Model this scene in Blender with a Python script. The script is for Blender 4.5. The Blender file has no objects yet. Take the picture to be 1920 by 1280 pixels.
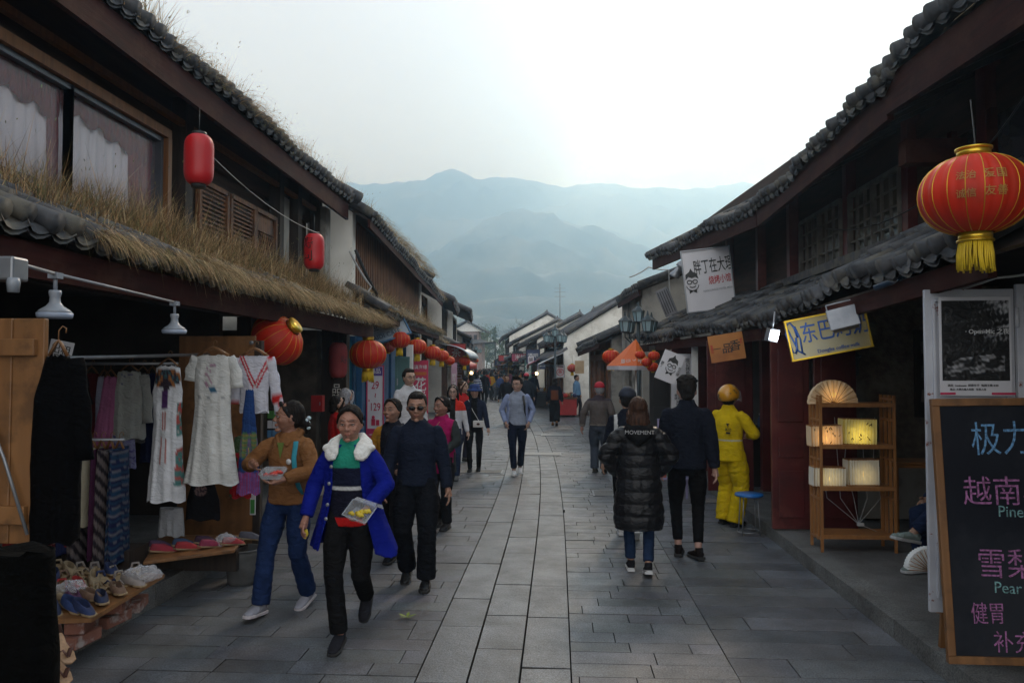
import bpy, math, random
import numpy as np
from mathutils import Matrix, Vector, Euler
random.seed(7); rng = np.random.default_rng(7)
S = bpy.context.scene
COL = S.collection
R = math.radians
# ------------------------------------------------------------------ camera
CAM_H = 1.9
YAW, PITCH = math.atan2(86, 1440), math.atan2(48, 1443)
cd = bpy.data.cameras.new('camera'); cam = bpy.data.objects.new('camera', cd); COL.objects.link(cam)
cd.lens = 27; cd.sensor_width = 36; cd.clip_end = 9000; cd.clip_start = .05
cam.location = (0, 0, CAM_H); cam.rotation_euler = (R(90) + PITCH, 0, YAW)
S.camera = cam
# ------------------------------------------------------------------ sky and sun
SUN_EL, SUN_AZ = 33, 15          # degrees; azimuth measured from +Y towards +X
sdir = Vector((math.sin(R(SUN_AZ)) * math.cos(R(SUN_EL)), math.cos(R(SUN_AZ)) * math.cos(R(SUN_EL)), math.sin(R(SUN_EL))))
W = bpy.data.worlds.new('World'); S.world = W; W.use_nodes = True
nt = W.node_tree; nt.nodes.clear(); N = nt.nodes.new; L = nt.links.new
out = N('ShaderNodeOutputWorld'); bg = N('ShaderNodeBackground'); bg.inputs[1].default_value = .15
sky = N('ShaderNodeTexSky'); sky.sky_type = 'NISHITA'; sky.sun_disc = False
sky.sun_elevation = R(SUN_EL); sky.sun_rotation = R(SUN_AZ)
tc = N('ShaderNodeTexCoord'); sep = N('ShaderNodeSeparateXYZ'); L(tc.outputs['Generated'], sep.inputs[0])
def M_(op, a, b=None, c=None, clamp=False):
    n = N('ShaderNodeMath'); n.operation = op; n.use_clamp = clamp
    for i, v in enumerate((a, b, c)):
        if v is None: continue
        if isinstance(v, (int, float)): n.inputs[i].default_value = v
        else: L(v, n.inputs[i])
    return n.outputs[0]
zz = M_('ADD', M_('MAXIMUM', sep.outputs[2], 0), .22)
cb = N('ShaderNodeCombineXYZ'); L(M_('DIVIDE', sep.outputs[0], zz), cb.inputs[0]); L(M_('DIVIDE', sep.outputs[1], zz), cb.inputs[1])
no = N('ShaderNodeTexNoise'); no.inputs['Scale'].default_value = 1.5; no.inputs['Detail'].default_value = 6; no.inputs['Roughness'].default_value = .5; no.inputs['Distortion'].default_value = .35
L(cb.outputs[0], no.inputs['Vector'])
dot = N('ShaderNodeVectorMath'); dot.operation = 'DOT_PRODUCT'; L(tc.outputs['Generated'], dot.inputs[0]); dot.inputs[1].default_value = sdir
glow = M_('POWER', M_('MAXIMUM', dot.outputs['Value'], 0), 3.2)
back = M_('MULTIPLY', M_('MAXIMUM', M_('MULTIPLY', sep.outputs[1], -1), 0), .95)  # extra sky brightness behind the camera, added to light surfaces facing it
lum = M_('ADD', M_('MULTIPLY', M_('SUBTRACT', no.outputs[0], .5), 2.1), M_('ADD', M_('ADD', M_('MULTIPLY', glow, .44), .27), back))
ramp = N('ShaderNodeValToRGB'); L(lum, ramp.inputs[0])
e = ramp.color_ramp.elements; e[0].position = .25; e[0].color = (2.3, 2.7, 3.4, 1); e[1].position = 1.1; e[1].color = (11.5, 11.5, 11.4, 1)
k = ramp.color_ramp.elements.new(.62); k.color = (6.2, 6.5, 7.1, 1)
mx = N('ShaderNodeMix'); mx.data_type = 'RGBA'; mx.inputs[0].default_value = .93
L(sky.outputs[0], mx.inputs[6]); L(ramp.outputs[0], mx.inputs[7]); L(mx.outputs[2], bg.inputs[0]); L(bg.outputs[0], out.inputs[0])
sl = bpy.data.lights.new('sun', 'SUN'); so = bpy.data.objects.new('sun', sl); COL.objects.link(so)
sl.energy = 1.5; sl.angle = R(10); sl.color = (1, .96, .9)
so.rotation_euler = (-sdir).to_track_quat('-Z', 'Y').to_euler()
S.view_settings.view_transform = 'Standard'; S.view_settings.look = 'None'; S.view_settings.exposure = 0; S.view_settings.gamma = 1
S.render.engine = 'CYCLES'; S.cycles.use_denoising = True
S.cycles.max_bounces = 7; S.cycles.volume_bounces = 3; S.cycles.transparent_max_bounces = 12
# ------------------------------------------------------------------ pixel -> world (1920 x 1280 photograph)
CR = Euler((R(90) + PITCH, 0, YAW)).to_matrix()
def ray(px, py): return CR @ Vector(((px - 960) / 1440, -(py - 640) / 1440, -1))
def on_y(px, py, y): d = ray(px, py); return Vector((0, 0, CAM_H)) + d * (y / d.y)
def on_x(px, py, x): d = ray(px, py); return Vector((0, 0, CAM_H)) + d * (x / d.x)
def on_z(px, py, z=0): d = ray(px, py); return Vector((0, 0, CAM_H)) + d * ((z - CAM_H) / d.z)
def bend(y):  # the street curves gently to the left
    if y < 8: return 0.
    if y < 30: return -.0024 * (y - 8) ** 2
    return -1.16 - .1056 * (y - 30)
# ------------------------------------------------------------------ materials
MATS = {}
def nodes_mat(name):
    m = bpy.data.materials.new(name); m.use_nodes = True
    return m, m.node_tree, m.node_tree.nodes['Principled BSDF']
def rgb(*c): return (*c, 1)
def mat(name, c1, c2=None, scale=6, rough=.6, bump=.2, metal=0, stretch=(1, 1, 1), detail=5, spec=None, sheen=0, coat=0, alpha=None, trans=0, emit=None, lo=.35, hi=.65, c3=None, s3=2., bdist=.01):
    """base colour wanders between c1 and c2; optional third colour as large blotches of dirt or wear"""
    if name in MATS: return MATS[name]
    m, t, b = nodes_mat(name); n = t.nodes.new; l = t.links.new
    tcn = n('ShaderNodeTexCoord'); mp = n('ShaderNodeMapping'); mp.inputs['Scale'].default_value = stretch; l(tcn.outputs['Object'], mp.inputs[0])
    ns = n('ShaderNodeTexNoise'); ns.inputs['Scale'].default_value = scale; ns.inputs['Detail'].default_value = detail; l(mp.outputs[0], ns.inputs['Vector'])
    rp = n('ShaderNodeValToRGB'); l(ns.outputs[0], rp.inputs[0]); c2 = c2 or tuple(x * .75 for x in c1)
    rp.color_ramp.elements[0].position = lo; rp.color_ramp.elements[1].position = hi
    rp.color_ramp.elements[0].color = rgb(*c1); rp.color_ramp.elements[1].color = rgb(*c2)
    src = rp.outputs[0]
    if c3:
        n3 = n('ShaderNodeTexNoise'); n3.inputs['Scale'].default_value = s3; n3.inputs['Detail'].default_value = 7; n3.inputs['Roughness'].default_value = .65; l(tcn.outputs['Object'], n3.inputs['Vector'])
        r3 = n('ShaderNodeValToRGB'); l(n3.outputs[0], r3.inputs[0]); r3.color_ramp.elements[0].position = .5; r3.color_ramp.elements[1].position = .62
        mm = n('ShaderNodeMix'); mm.data_type = 'RGBA'; l(r3.outputs[0], mm.inputs[0]); l(src, mm.inputs[6]); mm.inputs[7].default_value = rgb(*c3); src = mm.outputs[2]
    l(src, b.inputs['Base Color'])
    b.inputs['Roughness'].default_value = rough; b.inputs['Metallic'].default_value = metal
    if spec is not None: b.inputs['Specular IOR Level'].default_value = spec
    if sheen: b.inputs['Sheen Weight'].default_value = sheen
    if coat: b.inputs['Coat Weight'].default_value = coat
    if trans: b.inputs['Transmission Weight'].default_value = trans
    if alpha is not None: b.inputs['Alpha'].default_value = alpha
    if emit: b.inputs['Emission Color'].default_value = rgb(*emit[:3]); b.inputs['Emission Strength'].default_value = emit[3]
    if bump:
        bp = n('ShaderNodeBump'); bp.inputs['Strength'].default_value = bump; bp.inputs['Distance'].default_value = bdist
        l(ns.outputs[0], bp.inputs['Height']); l(bp.outputs[0], b.inputs['Normal'])
    MATS[name] = m; return m
def mat_attr(name, rough=.8, bump=.3, scale=60, sheen=0, spec=.3, var=.12, vscale=9, bdist=.004, sss=0, wrinkle=.55):
    """colour comes from the mesh's own 'Col' attribute (prints, stripes, skin), plus weave bump"""
    if name in MATS: return MATS[name]
    m, t, b = nodes_mat(name); n = t.nodes.new; l = t.links.new
    at = n('ShaderNodeAttribute'); at.attribute_name = 'Col'
    tcn = n('ShaderNodeTexCoord')
    n1 = n('ShaderNodeTexNoise'); n1.inputs['Scale'].default_value = vscale; n1.inputs['Detail'].default_value = 5; l(tcn.outputs['Object'], n1.inputs['Vector'])
    mr = n('ShaderNodeMapRange'); mr.inputs[1].default_value = .3; mr.inputs[2].default_value = .7; mr.inputs[3].default_value = 1 - var; mr.inputs[4].default_value = 1 + var; l(n1.outputs[0], mr.inputs[0])
    vm = n('ShaderNodeVectorMath'); vm.operation = 'SCALE'; l(at.outputs['Color'], vm.inputs[0]); l(mr.outputs[0], vm.inputs[3]); l(vm.outputs[0], b.inputs['Base Color'])
    n2 = n('ShaderNodeTexNoise'); n2.inputs['Scale'].default_value = scale; n2.inputs['Detail'].default_value = 4; l(tcn.outputs['Object'], n2.inputs['Vector'])
    wr = n('ShaderNodeTexNoise'); wr.inputs['Scale'].default_value = 15; wr.inputs['Detail'].default_value = 3; wr.inputs['Distortion'].default_value = 1.2; mp = n('ShaderNodeMapping'); mp.inputs['Scale'].default_value = (.8, .8, 1.3); l(tcn.outputs['Object'], mp.inputs[0]); l(mp.outputs[0], wr.inputs['Vector']); b0 = n('ShaderNodeBump'); b0.inputs['Strength'].default_value = wrinkle; b0.inputs['Distance'].default_value = .03; l(wr.outputs[0], b0.inputs['Height'])
    bp = n('ShaderNodeBump'); bp.inputs['Strength'].default_value = bump; bp.inputs['Distance'].default_value = bdist; l(n2.outputs[0], bp.inputs['Height']); l(b0.outputs[0], bp.inputs['Normal']); l(bp.outputs[0], b.inputs['Normal'])
    b.inputs['Roughness'].default_value = rough; b.inputs['Specular IOR Level'].default_value = spec
    if sheen: b.inputs['Sheen Weight'].default_value = sheen
    if sss: b.inputs['Subsurface Weight'].default_value = sss; b.inputs['Subsurface Radius'].default_value = (.01, .004, .002); b.inputs['Subsurface Scale'].default_value = 1
    MATS[name] = m; return m
# ------------------------------------------------------------------ object helpers
def tag(o, label=None, cat=None, group=None, kind=None):
    if label: o['label'] = label
    if cat: o['category'] = cat
    if group: o['group'] = group
    if kind: o['kind'] = kind
    return o
def empty(name, loc, label=None, cat=None, group=None, rz=0):
    o = bpy.data.objects.new(name, None); COL.objects.link(o); o.location = loc; o.rotation_euler.z = rz; o.empty_display_size = .1
    return tag(o, label, cat, group)
def link(name, me, parent=None, world=False):
    o = bpy.data.objects.new(name, me); COL.objects.link(o)
    if parent:
        o.parent = parent
        if world: me.transform((Matrix.Translation(tot_loc(parent)) @ Matrix.Rotation(parent.rotation_euler.z, 4, 'Z')).inverted())
    return o
def tot_loc(p):
    v = Vector(p.location)
    while p.parent: p = p.parent; v += Vector(p.location)
    return v
def copy_tree(o, parent=None):
    c = o.copy(); COL.objects.link(c)
    if parent: c.parent = parent
    for ch in list(o.children): copy_tree(ch, c)
    return c
class MB:
    def __init__(s): s.v = []; s.f = []; s.mi = []; s.m = 0; s.col = None; s.sm = []
    def add(s, vs, fs, smooth=False):
        b = len(s.v); s.v += [tuple(p) for p in vs]; s.f += [tuple(b + i for i in f) for f in fs]; s.mi += [s.m] * len(fs); s.sm += [smooth] * len(fs); return s
    def box(s, c, d, rz=0, rx=0, ry=0, top=1.):
        M = Euler((rx, ry, rz)).to_matrix(); x, y, z = d[0] / 2, d[1] / 2, d[2] / 2; c = Vector(c)
        vs = [c + M @ Vector((a * x * (top if k > 0 else 1), b * y * (top if k > 0 else 1), k * z)) for k in (-1, 1) for a, b in ((-1, -1), (1, -1), (1, 1), (-1, 1))]
        return s.add(vs, [(3, 2, 1, 0), (4, 5, 6, 7), (0, 1, 5, 4), (1, 2, 6, 5), (2, 3, 7, 6), (3, 0, 4, 7)])
    def beam(s, a, b, w, h):  # box from a to b, w sideways, h up
        a, b = Vector(a), Vector(b); d = (b - a); ln = d.length; d.normalize()
        up = Vector((0, 0, 1)) if abs(d.z) < .95 else Vector((0, 1, 0))
        r = d.cross(up).normalized(); u = r.cross(d)
        vs = [p + r * (i * w / 2) + u * (j * h / 2) for p in (a, b) for i, j in ((-1, -1), (1, -1), (1, 1), (-1, 1))]
        return s.add(vs, [(3, 2, 1, 0), (4, 5, 6, 7), (0, 1, 5, 4), (1, 2, 6, 5), (2, 3, 7, 6), (3, 0, 4, 7)])
    def prism(s, poly, vec):  # planar polygon swept along vec
        n = len(poly); vec = Vector(vec); a = [Vector(p) for p in poly]
        return s.add(a + [p + vec for p in a], [tuple(range(n))[::-1], tuple(range(n, 2 * n))] + [(i, (i + 1) % n, n + (i + 1) % n, n + i) for i in range(n)])
    def ring(s, pts, rad, n=8, caps=True, smooth=True, flat=1.):
        """tube through points with a radius (or rx, ry) at each; flat squashes one axis"""
        pts = [Vector(p) for p in pts]; vs = []; fs = []
        if not hasattr(rad, '__len__'): rad = [rad] * len(pts)
        ref = None
        for i, p in enumerate(pts):
            t = (pts[min(i + 1, len(pts) - 1)] - pts[max(i - 1, 0)]).normalized()
            if ref is None: ref = Vector((1, 0, 0)) if abs(t.x) < .8 else Vector((0, 1, 0))
            u = (ref - t * ref.dot(t)).normalized(); w = t.cross(u); ref = u
            r = rad[i]; ra, rb = (r, r * flat) if not hasattr(r, '__len__') else r
            vs += [p + u * (ra * math.cos(6.2832 * k / n)) + w * (rb * math.sin(6.2832 * k / n)) for k in range(n)]
        for i in range(len(pts) - 1):
            for k in range(n): fs.append((i * n + k, i * n + (k + 1) % n, (i + 1) * n + (k + 1) % n, (i + 1) * n + k))
        if caps: fs += [tuple(range(n))[::-1], tuple(range((len(pts) - 1) * n, len(pts) * n))]
        return s.add(vs, fs, smooth)
    def ball(s, c, r, n=12, m=8, M=None):
        rx, ry, rz = r if hasattr(r, '__len__') else (r, r, r); c = Vector(c); vs = []; fs = []
        for i in range(1, m):
            t = math.pi * i / m
            for k in range(n):
                p = Vector((rx * math.sin(t) * math.cos(6.2832 * k / n), ry * math.sin(t) * math.sin(6.2832 * k / n), rz * math.cos(t)))
                vs.append(c + (M @ p if M else p))
        a = Vector((0, 0, rz)); a = M @ a if M else a; vs += [c + a, c - a]; T = len(vs) - 2
        for i in range(m - 2):
            for k in range(n): fs.append((i * n + k, (i + 1) * n + k, (i + 1) * n + (k + 1) % n, i * n + (k + 1) % n))
        for k in range(n): fs.append((T, k, (k + 1) % n)); fs.append((T + 1, (m - 2) * n + (k + 1) % n, (m - 2) * n + k))
        return s.add(vs, fs, True)
    def lathe(s, prof, c=(0, 0, 0), n=24, smooth=True, M=None):  # profile of (r, z)
        c = Vector(c); vs = []; fs = []
        for r, z in prof:
            for k in range(n):
                p = Vector((r * math.cos(6.2832 * k / n), r * math.sin(6.2832 * k / n), z)); vs.append(c + (M @ p if M else p))
        for i in range(len(prof) - 1):
            for k in range(n): fs.append((i * n + k, i * n + (k + 1) % n, (i + 1) * n + (k + 1) % n, (i + 1) * n + k))
        fs += [tuple(range(n))[::-1], tuple(range((len(prof) - 1) * n, len(prof) * n))]
        return s.add(vs, fs, smooth)
    def grid(s, P3, smooth=True, closed_u=False):  # P3[i][j] points
        a = len(P3); b = len(P3[0]); vs = [p for r in P3 for p in r]; fs = []
        for i in range(a - 1):
            for j in range(b if closed_u else b - 1): fs.append((i * b + j, i * b + (j + 1) % b, (i + 1) * b + (j + 1) % b, (i + 1) * b + j))
        return s.add(vs, fs, smooth)
    def mesh(s, name, mats):
        me = bpy.data.meshes.new(name); me.from_pydata(s.v, [], s.f)
        for m in (mats if isinstance(mats, (list, tuple)) else [mats]): me.materials.append(m)
        me.polygons.foreach_set('material_index', s.mi); me.polygons.foreach_set('use_smooth', s.sm); me.update(); return me
    def build(s, name, mats, parent=None, world=True, bevel=0, solid=0):
        o = link(name, s.mesh(name, mats), parent, world)
        if bevel:
            md = o.modifiers.new('b', 'BEVEL'); md.width = bevel; md.segments = 2; md.limit_method = 'ANGLE'
        if solid:
            md = o.modifiers.new('s', 'SOLIDIFY'); md.thickness = solid; md.offset = 0
        return o
def remesh(mb_or_mesh, voxel, smooth=2, fac=.5):
    me = mb_or_mesh.mesh('tmp', []) if isinstance(mb_or_mesh, MB) else mb_or_mesh
    o = bpy.data.objects.new('tmp', me); COL.objects.link(o)
    m = o.modifiers.new('r', 'REMESH'); m.mode = 'VOXEL'; m.voxel_size = voxel; m.use_smooth_shade = True
    if smooth: q = o.modifiers.new('s', 'SMOOTH'); q.factor = fac; q.iterations = smooth
    dg = bpy.context.evaluated_depsgraph_get(); dg.update()
    r = bpy.data.meshes.new_from_object(o.evaluated_get(dg)); bpy.data.objects.remove(o); bpy.data.meshes.remove(me)
    r.materials.clear(); return r
def vco(me): a = np.empty(len(me.vertices) * 3, np.float32); me.vertices.foreach_get('co', a); return a.reshape(-1, 3)
def vset(me, a): me.vertices.foreach_set('co', a.astype(np.float32).ravel()); me.update()
def vnor(me): a = np.empty(len(me.vertices) * 3, np.float32); me.vertex_normals.foreach_get('vector', a); return a.reshape(-1, 3)
def setcol(me, c):
    at = me.color_attributes.new('Col', 'FLOAT_COLOR', 'POINT'); c = np.concatenate([c, np.ones((len(c), 1))], 1) if c.shape[1] == 3 else c
    at.data.foreach_set('color', c.astype(np.float32).ravel())
def wob(p, f, seed=0, n=5, dirs=None):
    """cheap smooth noise in about -1..1 from warped sines"""
    r = np.random.default_rng(seed); out = np.zeros(len(p)); w = np.zeros_like(p)
    for i in range(3): w[:, i] = np.sin(p @ (r.normal(size=3) * f * .6) + r.uniform(0, 6))
    q = p + w * (.5 / f)
    for i in range(n):
        d = r.normal(size=3); d /= np.linalg.norm(d)
        if dirs is not None: d = d * dirs; d /= np.linalg.norm(d)
        out += np.sin(q @ (d * f * (1 + .5 * i)) + r.uniform(0, 6)) / (1 + .3 * i)
    return out / n * 1.4
def text_mb(txt, size, depth=.004, font_scale=(1, 1), bold=.007):
    """real lettering as a mesh in the XZ plane facing -Y, centred on 0"""
    c = bpy.data.curves.new('t', 'FONT'); c.body = txt; c.size = size; c.extrude = depth / 2; c.align_x = 'CENTER'; c.align_y = 'CENTER'; c.resolution_u = 3; c.space_line = .95; c.offset = size * bold
    o = bpy.data.objects.new('t', c); COL.objects.link(o); dg = bpy.context.evaluated_depsgraph_get(); dg.update()
    me = bpy.data.meshes.new_from_object(o.evaluated_get(dg)); bpy.data.objects.remove(o)
    v = [(p.co.x * font_scale[0], -p.co.z, p.co.y * font_scale[1]) for p in me.vertices]; f = [tuple(p.vertices) for p in me.polygons]
    bpy.data.meshes.remove(me); return v, f
def letters(parent, items, m, name='lettering', M=None, bold=.007):
    """items: (text, x, z, size[, sx, sz]) on the face y=-off of a board whose local frame is M"""
    mb = MB(); M = M or Matrix()
    for it in items:
        t, x, z, sz = it[:4]; fs = it[4:6] if len(it) > 5 else (1, 1)
        v, f = text_mb(t, sz, .003, fs, bold); rot = it[6] if len(it) > 6 else 0
        cr, sr = math.cos(rot), math.sin(rot)
        mb.add([M @ Vector((p[0] * cr - p[2] * sr + x, p[1], p[0] * sr + p[2] * cr + z)) for p in v], f)
    return mb.build(name, m, parent, world=False)
# ------------------------------------------------------------------ shared materials
def stone_mat(name, attr=True, rough=(.36, .6), base=(.2, .2, .21)):
    m, t, b = nodes_mat(name); n = t.nodes.new; l = t.links.new
    at = n('ShaderNodeAttribute'); at.attribute_name = 'Col'
    tcn = n('ShaderNodeTexCoord')
    def nz(sc, det, ro=.5):
        q = n('ShaderNodeTexNoise'); q.inputs['Scale'].default_value = sc; q.inputs['Detail'].default_value = det; q.inputs['Roughness'].default_value = ro; l(tcn.outputs['Object'], q.inputs['Vector']); return q.outputs[0]
    def mr(s, a, b_, c, d):
        q = n('ShaderNodeMapRange'); l(s, q.inputs[0])
        for i, v in enumerate((a, b_, c, d)): q.inputs[i + 1].default_value = v
        return q.outputs[0]
    speck = mr(nz(95, 3, .7), .35, .65, .45, 1.55); blot = mr(nz(2.2, 6, .6), .3, .7, .6, 1.32); pit = mr(nz(26, 4, .65), .58, .72, 1, .6)
    def mul(a, b_):
        q = n('ShaderNodeMath'); q.operation = 'MULTIPLY'; l(a, q.inputs[0]); l(b_, q.inputs[1]); return q.outputs[0]
    f = mul(mul(speck, blot), pit)
    vm = n('ShaderNodeVectorMath'); vm.operation = 'SCALE'; vm.inputs[0].default_value = base
    if attr: l(at.outputs['Color'], vm.inputs[0])
    l(f, vm.inputs[3]); l(vm.outputs[0], b.inputs['Base Color'])
    l(mr(nz(5, 6, .6), .3, .7, *rough), b.inputs['Roughness'])
    bp = n('ShaderNodeBump'); bp.inputs['Strength'].default_value = .7; bp.inputs['Distance'].default_value = .006; l(nz(30, 6, .7), bp.inputs['Height']); l(bp.outputs[0], b.inputs['Normal'])
    b.inputs['Specular IOR Level'].default_value = .5
    return m
M_pave = stone_mat('paving_granite'); M_kerb = stone_mat('kerb_granite', False, (.55, .8), (.13, .13, .125)); M_side = stone_mat('sidewalk_stone', False, (.5, .75), (.12, .118, .115))
M_dirt = mat('joint_dirt', (.016, .015, .013), (.025, .023, .02), 20, 1, spec=.0)
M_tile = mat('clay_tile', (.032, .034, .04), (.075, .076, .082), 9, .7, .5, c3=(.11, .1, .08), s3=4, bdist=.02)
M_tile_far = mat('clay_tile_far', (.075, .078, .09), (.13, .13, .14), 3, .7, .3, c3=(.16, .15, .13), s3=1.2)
M_redwood = mat('dark_red_wood', (.042, .009, .007), (.024, .006, .005), 5, .75, .3, stretch=(6, .6, 6), c3=(.05, .018, .012), s3=3, spec=.12)
M_doorred = mat('door_red', (.10, .012, .012), (.06, .01, .01), 4, .42, .2, c3=(.13, .03, .025), s3=2.5)
M_darkwood = mat('dark_wood', (.035, .022, .015), (.018, .012, .009), 4, .75, .4, stretch=(8, 8, .7))
M_brownwood = mat('brown_wood', (.2, .08, .03), (.1, .04, .017), 4, .65, .35, stretch=(9, 9, .6), c3=(.06, .03, .02))
M_orangewood = mat('orange_wood', (.2, .08, .022), (.13, .05, .014), 4, .55, .25, stretch=(9, 9, .5))
M_pine = mat('pine_board', (.24, .11, .038), (.17, .075, .024), 2.2, .5, .25, stretch=(7, 7, .45), c3=(.12, .055, .02), s3=5)
M_plaster = mat('white_plaster', (.8, .78, .72), (.7, .68, .62), 2.5, .9, .3, c3=(.55, .52, .46), s3=1.1)
M_plaster_dirty = mat('stained_plaster', (.36, .34, .3), (.22, .21, .19), 1.6, .9, .4, c3=(.14, .13, .12), s3=1.5)
M_stonewall = mat('rough_stone_wall', (.12, .1, .075), (.05, .042, .035), 5, .9, .9, bdist=.04)
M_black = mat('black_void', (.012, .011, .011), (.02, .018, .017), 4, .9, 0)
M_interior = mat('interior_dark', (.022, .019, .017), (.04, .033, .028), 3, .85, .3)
M_metalgrey = mat('grey_metal', (.3, .31, .33), (.22, .23, .25), 8, .4, .1, metal=.6)
M_white = mat('white_paint', (.72, .72, .7), (.62, .62, .6), 5, .5, .1)
M_wire = mat('cable_black', (.02, .02, .02), None, 5, .5, 0)
M_wirew = mat('cable_white', (.5, .5, .5), None, 5, .5, 0)
M_glass = mat('window_glass', (.035, .04, .05), (.05, .055, .065), 3, .06, .02, spec=.8)
M_brick = mat('blue_grey_brick', (.16, .18, .21), (.1, .115, .14), 12, .8, .5)
# ------------------------------------------------------------------ ground, road, pavements
g = MB(); g.add([(-5000, -60, -.35), (5000, -60, -.35), (5000, 5000, -.35), (-5000, 5000, -.35)], [(0, 1, 2, 3)])
tag(g.build('ground', mat('ground_soil', (.07, .075, .05), (.05, .055, .035), .05, .95, 0)), kind='structure')
b_ = MB()
ys = [-3 + 1.5 * i for i in range(110)]
b_.grid([[(x + bend(y), y, -.03) for x in (-3.26, 2.4)] for y in ys], False); tag(b_.build('road_bed', M_dirt), kind='structure')
def slabs(name, regions, mtl, z=0.):
    V = []; F = []; C = []
    def slab(x0, x1, y0, y1, tone, gap=.0045):
        if x1 - x0 < .03 or y1 - y0 < .03: return
        h = z + random.uniform(-.002, .002); t = [random.uniform(-.0025, .0025) for _ in range(4)]
        g0 = gap / 2; e = .0015; k = len(V)
        for (a, b), zz in (((g0, g0), -.03), ((g0, g0), -.003), ((g0 + e, g0 + e), 0)):
            for i, (xx, yy) in enumerate(((x0 + a, y0 + b), (x1 - a, y0 + b), (x1 - a, y1 - b), (x0 + a, y1 - b))):
                V.append((xx + bend(yy), yy, h + zz + (t[i] if zz > -.02 else 0) + (random.uniform(-.002, 0) if zz else 0))); C.append(tone if zz > -.002 else [.02, .02, .02])
        for r in (0, 4):
            for i in range(4): F.append((k + r + i, k + r + (i + 1) % 4, k + r + 4 + (i + 1) % 4, k + r + 4 + i))
        F.append((k + 8, k + 9, k + 10, k + 11))
    for (x0, x1, mode, rh, ln, y0, y1, base) in regions:
        if mode == 'row':  # rows run across the street
            y = y0
            while y < y1:
                h = rh * random.uniform(.88, 1.12); x = x0; x -= random.uniform(0, ln * .9)
                while x < x1:
                    w = ln * random.uniform(.7, 1.35); a, b = max(x, x0), min(x + w, x1)
                    if x1 - (x + w) < .12: b = x1; 
                    t = random.gauss(1, .11); slab(a, b, y, y + h, [base[i] * t * random.uniform(.97, 1.03) for i in range(3)])
                    x += w if b < x1 else 9
                y += h
        else:
            n = mode; w = (x1 - x0) / n
            for i in range(n):
                y = y0 - random.uniform(0, ln)
                while y < y1:
                    h = ln * random.uniform(.65, 1.3); t = random.gauss(1, .08); slab(x0 + i * w, x0 + i * w + w, y, y + h, [base[j] * t for j in range(3)], .011); y += h
    me = bpy.data.meshes.new(name); me.from_pydata(V, [], F); me.materials.append(mtl); setcol(me, np.array(C)); o = link(name, me)
    return tag(o, kind='structure')
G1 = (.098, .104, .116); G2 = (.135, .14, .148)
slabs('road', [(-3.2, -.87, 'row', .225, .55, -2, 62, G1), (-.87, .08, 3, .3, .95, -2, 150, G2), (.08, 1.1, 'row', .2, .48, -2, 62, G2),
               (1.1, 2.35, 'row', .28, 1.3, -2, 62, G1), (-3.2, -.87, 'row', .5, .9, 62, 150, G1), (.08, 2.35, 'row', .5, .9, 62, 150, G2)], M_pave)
def strip(name, x0, x1, h, y0, y1, m, dy, block=False):
    mb = MB(); y = y0
    while y < y1:
        e = min(y + dy, y1); gp = .006 if block else 0; j = random.uniform(-.004, .004) if block else 0
        v = [(x + bend(yy), yy, z) for yy in (y + gp, e - gp) for x, z in ((x0, -.04), (x1, -.04), (x1, h + j), (x0, h + j))]
        mb.add(v, [(3, 2, 1, 0), (4, 5, 6, 7), (0, 1, 5, 4), (1, 2, 6, 5), (2, 3, 7, 6), (3, 0, 4, 7)]); y = e
    return tag(mb.build(name, m, bevel=.008 if block and y1 < 40 else 0), kind='structure')
strip('kerb', 2.352, 2.56, .13, -1, 60, M_kerb, 1.1, True); strip('kerb', -3.42, -3.202, .16, -1, 60, M_kerb, 1.0, True)
strip('pavement', 2.562, 7, .126, -2, 110, M_side, 3); strip('pavement', -8, -3.422, .156, -2, 110, M_side, 3)
# ------------------------------------------------------------------ mountains
def ridge(name, pts, D, back, slope_y, seed, m, rough=1.):
    """a mountain range as a height field whose skyline runs through the given points at distance D"""
    ks = [on_y(px, py, D) for px, py in pts]; X = np.array([k.x for k in ks]); Z = np.array([k.z for k in ks])
    xs = np.linspace(X[0], X[-1], 260); hz = np.interp(xs, X, Z)
    r = np.random.default_rng(seed); n = 70
    for o_ in range(1, 7): hz += (1 - 2 * np.abs(np.sin(xs * 1.9 ** o_ / D * 9 + r.uniform(0, 6)))) * D * .0022 / 1.45 ** o_ * rough
    P3 = []
    for j in range(n):
        t = j / (n - 1) * 2 - .35   # <0 behind the ridge
        y = D - t * slope_y if t > 0 else D - t * back
        f = (1 - t / 1.65) ** 1.15 if t > 0 else 1 + t * 1.6
        q = np.stack([xs / D * 22, np.full_like(xs, y / D * 22), np.zeros_like(xs)], 1)
        rg = (1 - np.abs(wob(q, 1.1, seed))) * 1.2 + .5 * (1 - np.abs(wob(q, 2.7, seed + 1)))
        z = hz * max(f, 0) - (1.2 - rg) * hz * .3 * min(abs(t) * 3, 1) * (1 - abs(t) * .4)
        P3.append([(xs[i] * (y / D) ** .3, y, max(z[i], -2)) for i in range(len(xs))])
    mb = MB(); mb.grid(P3); return tag(mb.build(name, m), kind='structure')
M_mt = mat('mountain_forest', (.03, .045, .045), (.1, .11, .1), .02, .95, 0, c3=(.17, .16, .13), s3=.006)
ridge('mountains', [(-900, 420), (-300, 400), (200, 380), (560, 352), (640, 335), (720, 346), (760, 337), (800, 334), (825, 320), (848, 314), (872, 320), (895, 331), (930, 328), (965, 331), (1000, 342), (1032, 344), (1060, 347), (1100, 340), (1150, 340), (1200, 348), (1280, 356), (1340, 344), (1400, 338), (1450, 345), (1600, 330), (1900, 360), (2600, 420)], 1750, 500, 500, 3, M_mt, 1.3)
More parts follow.
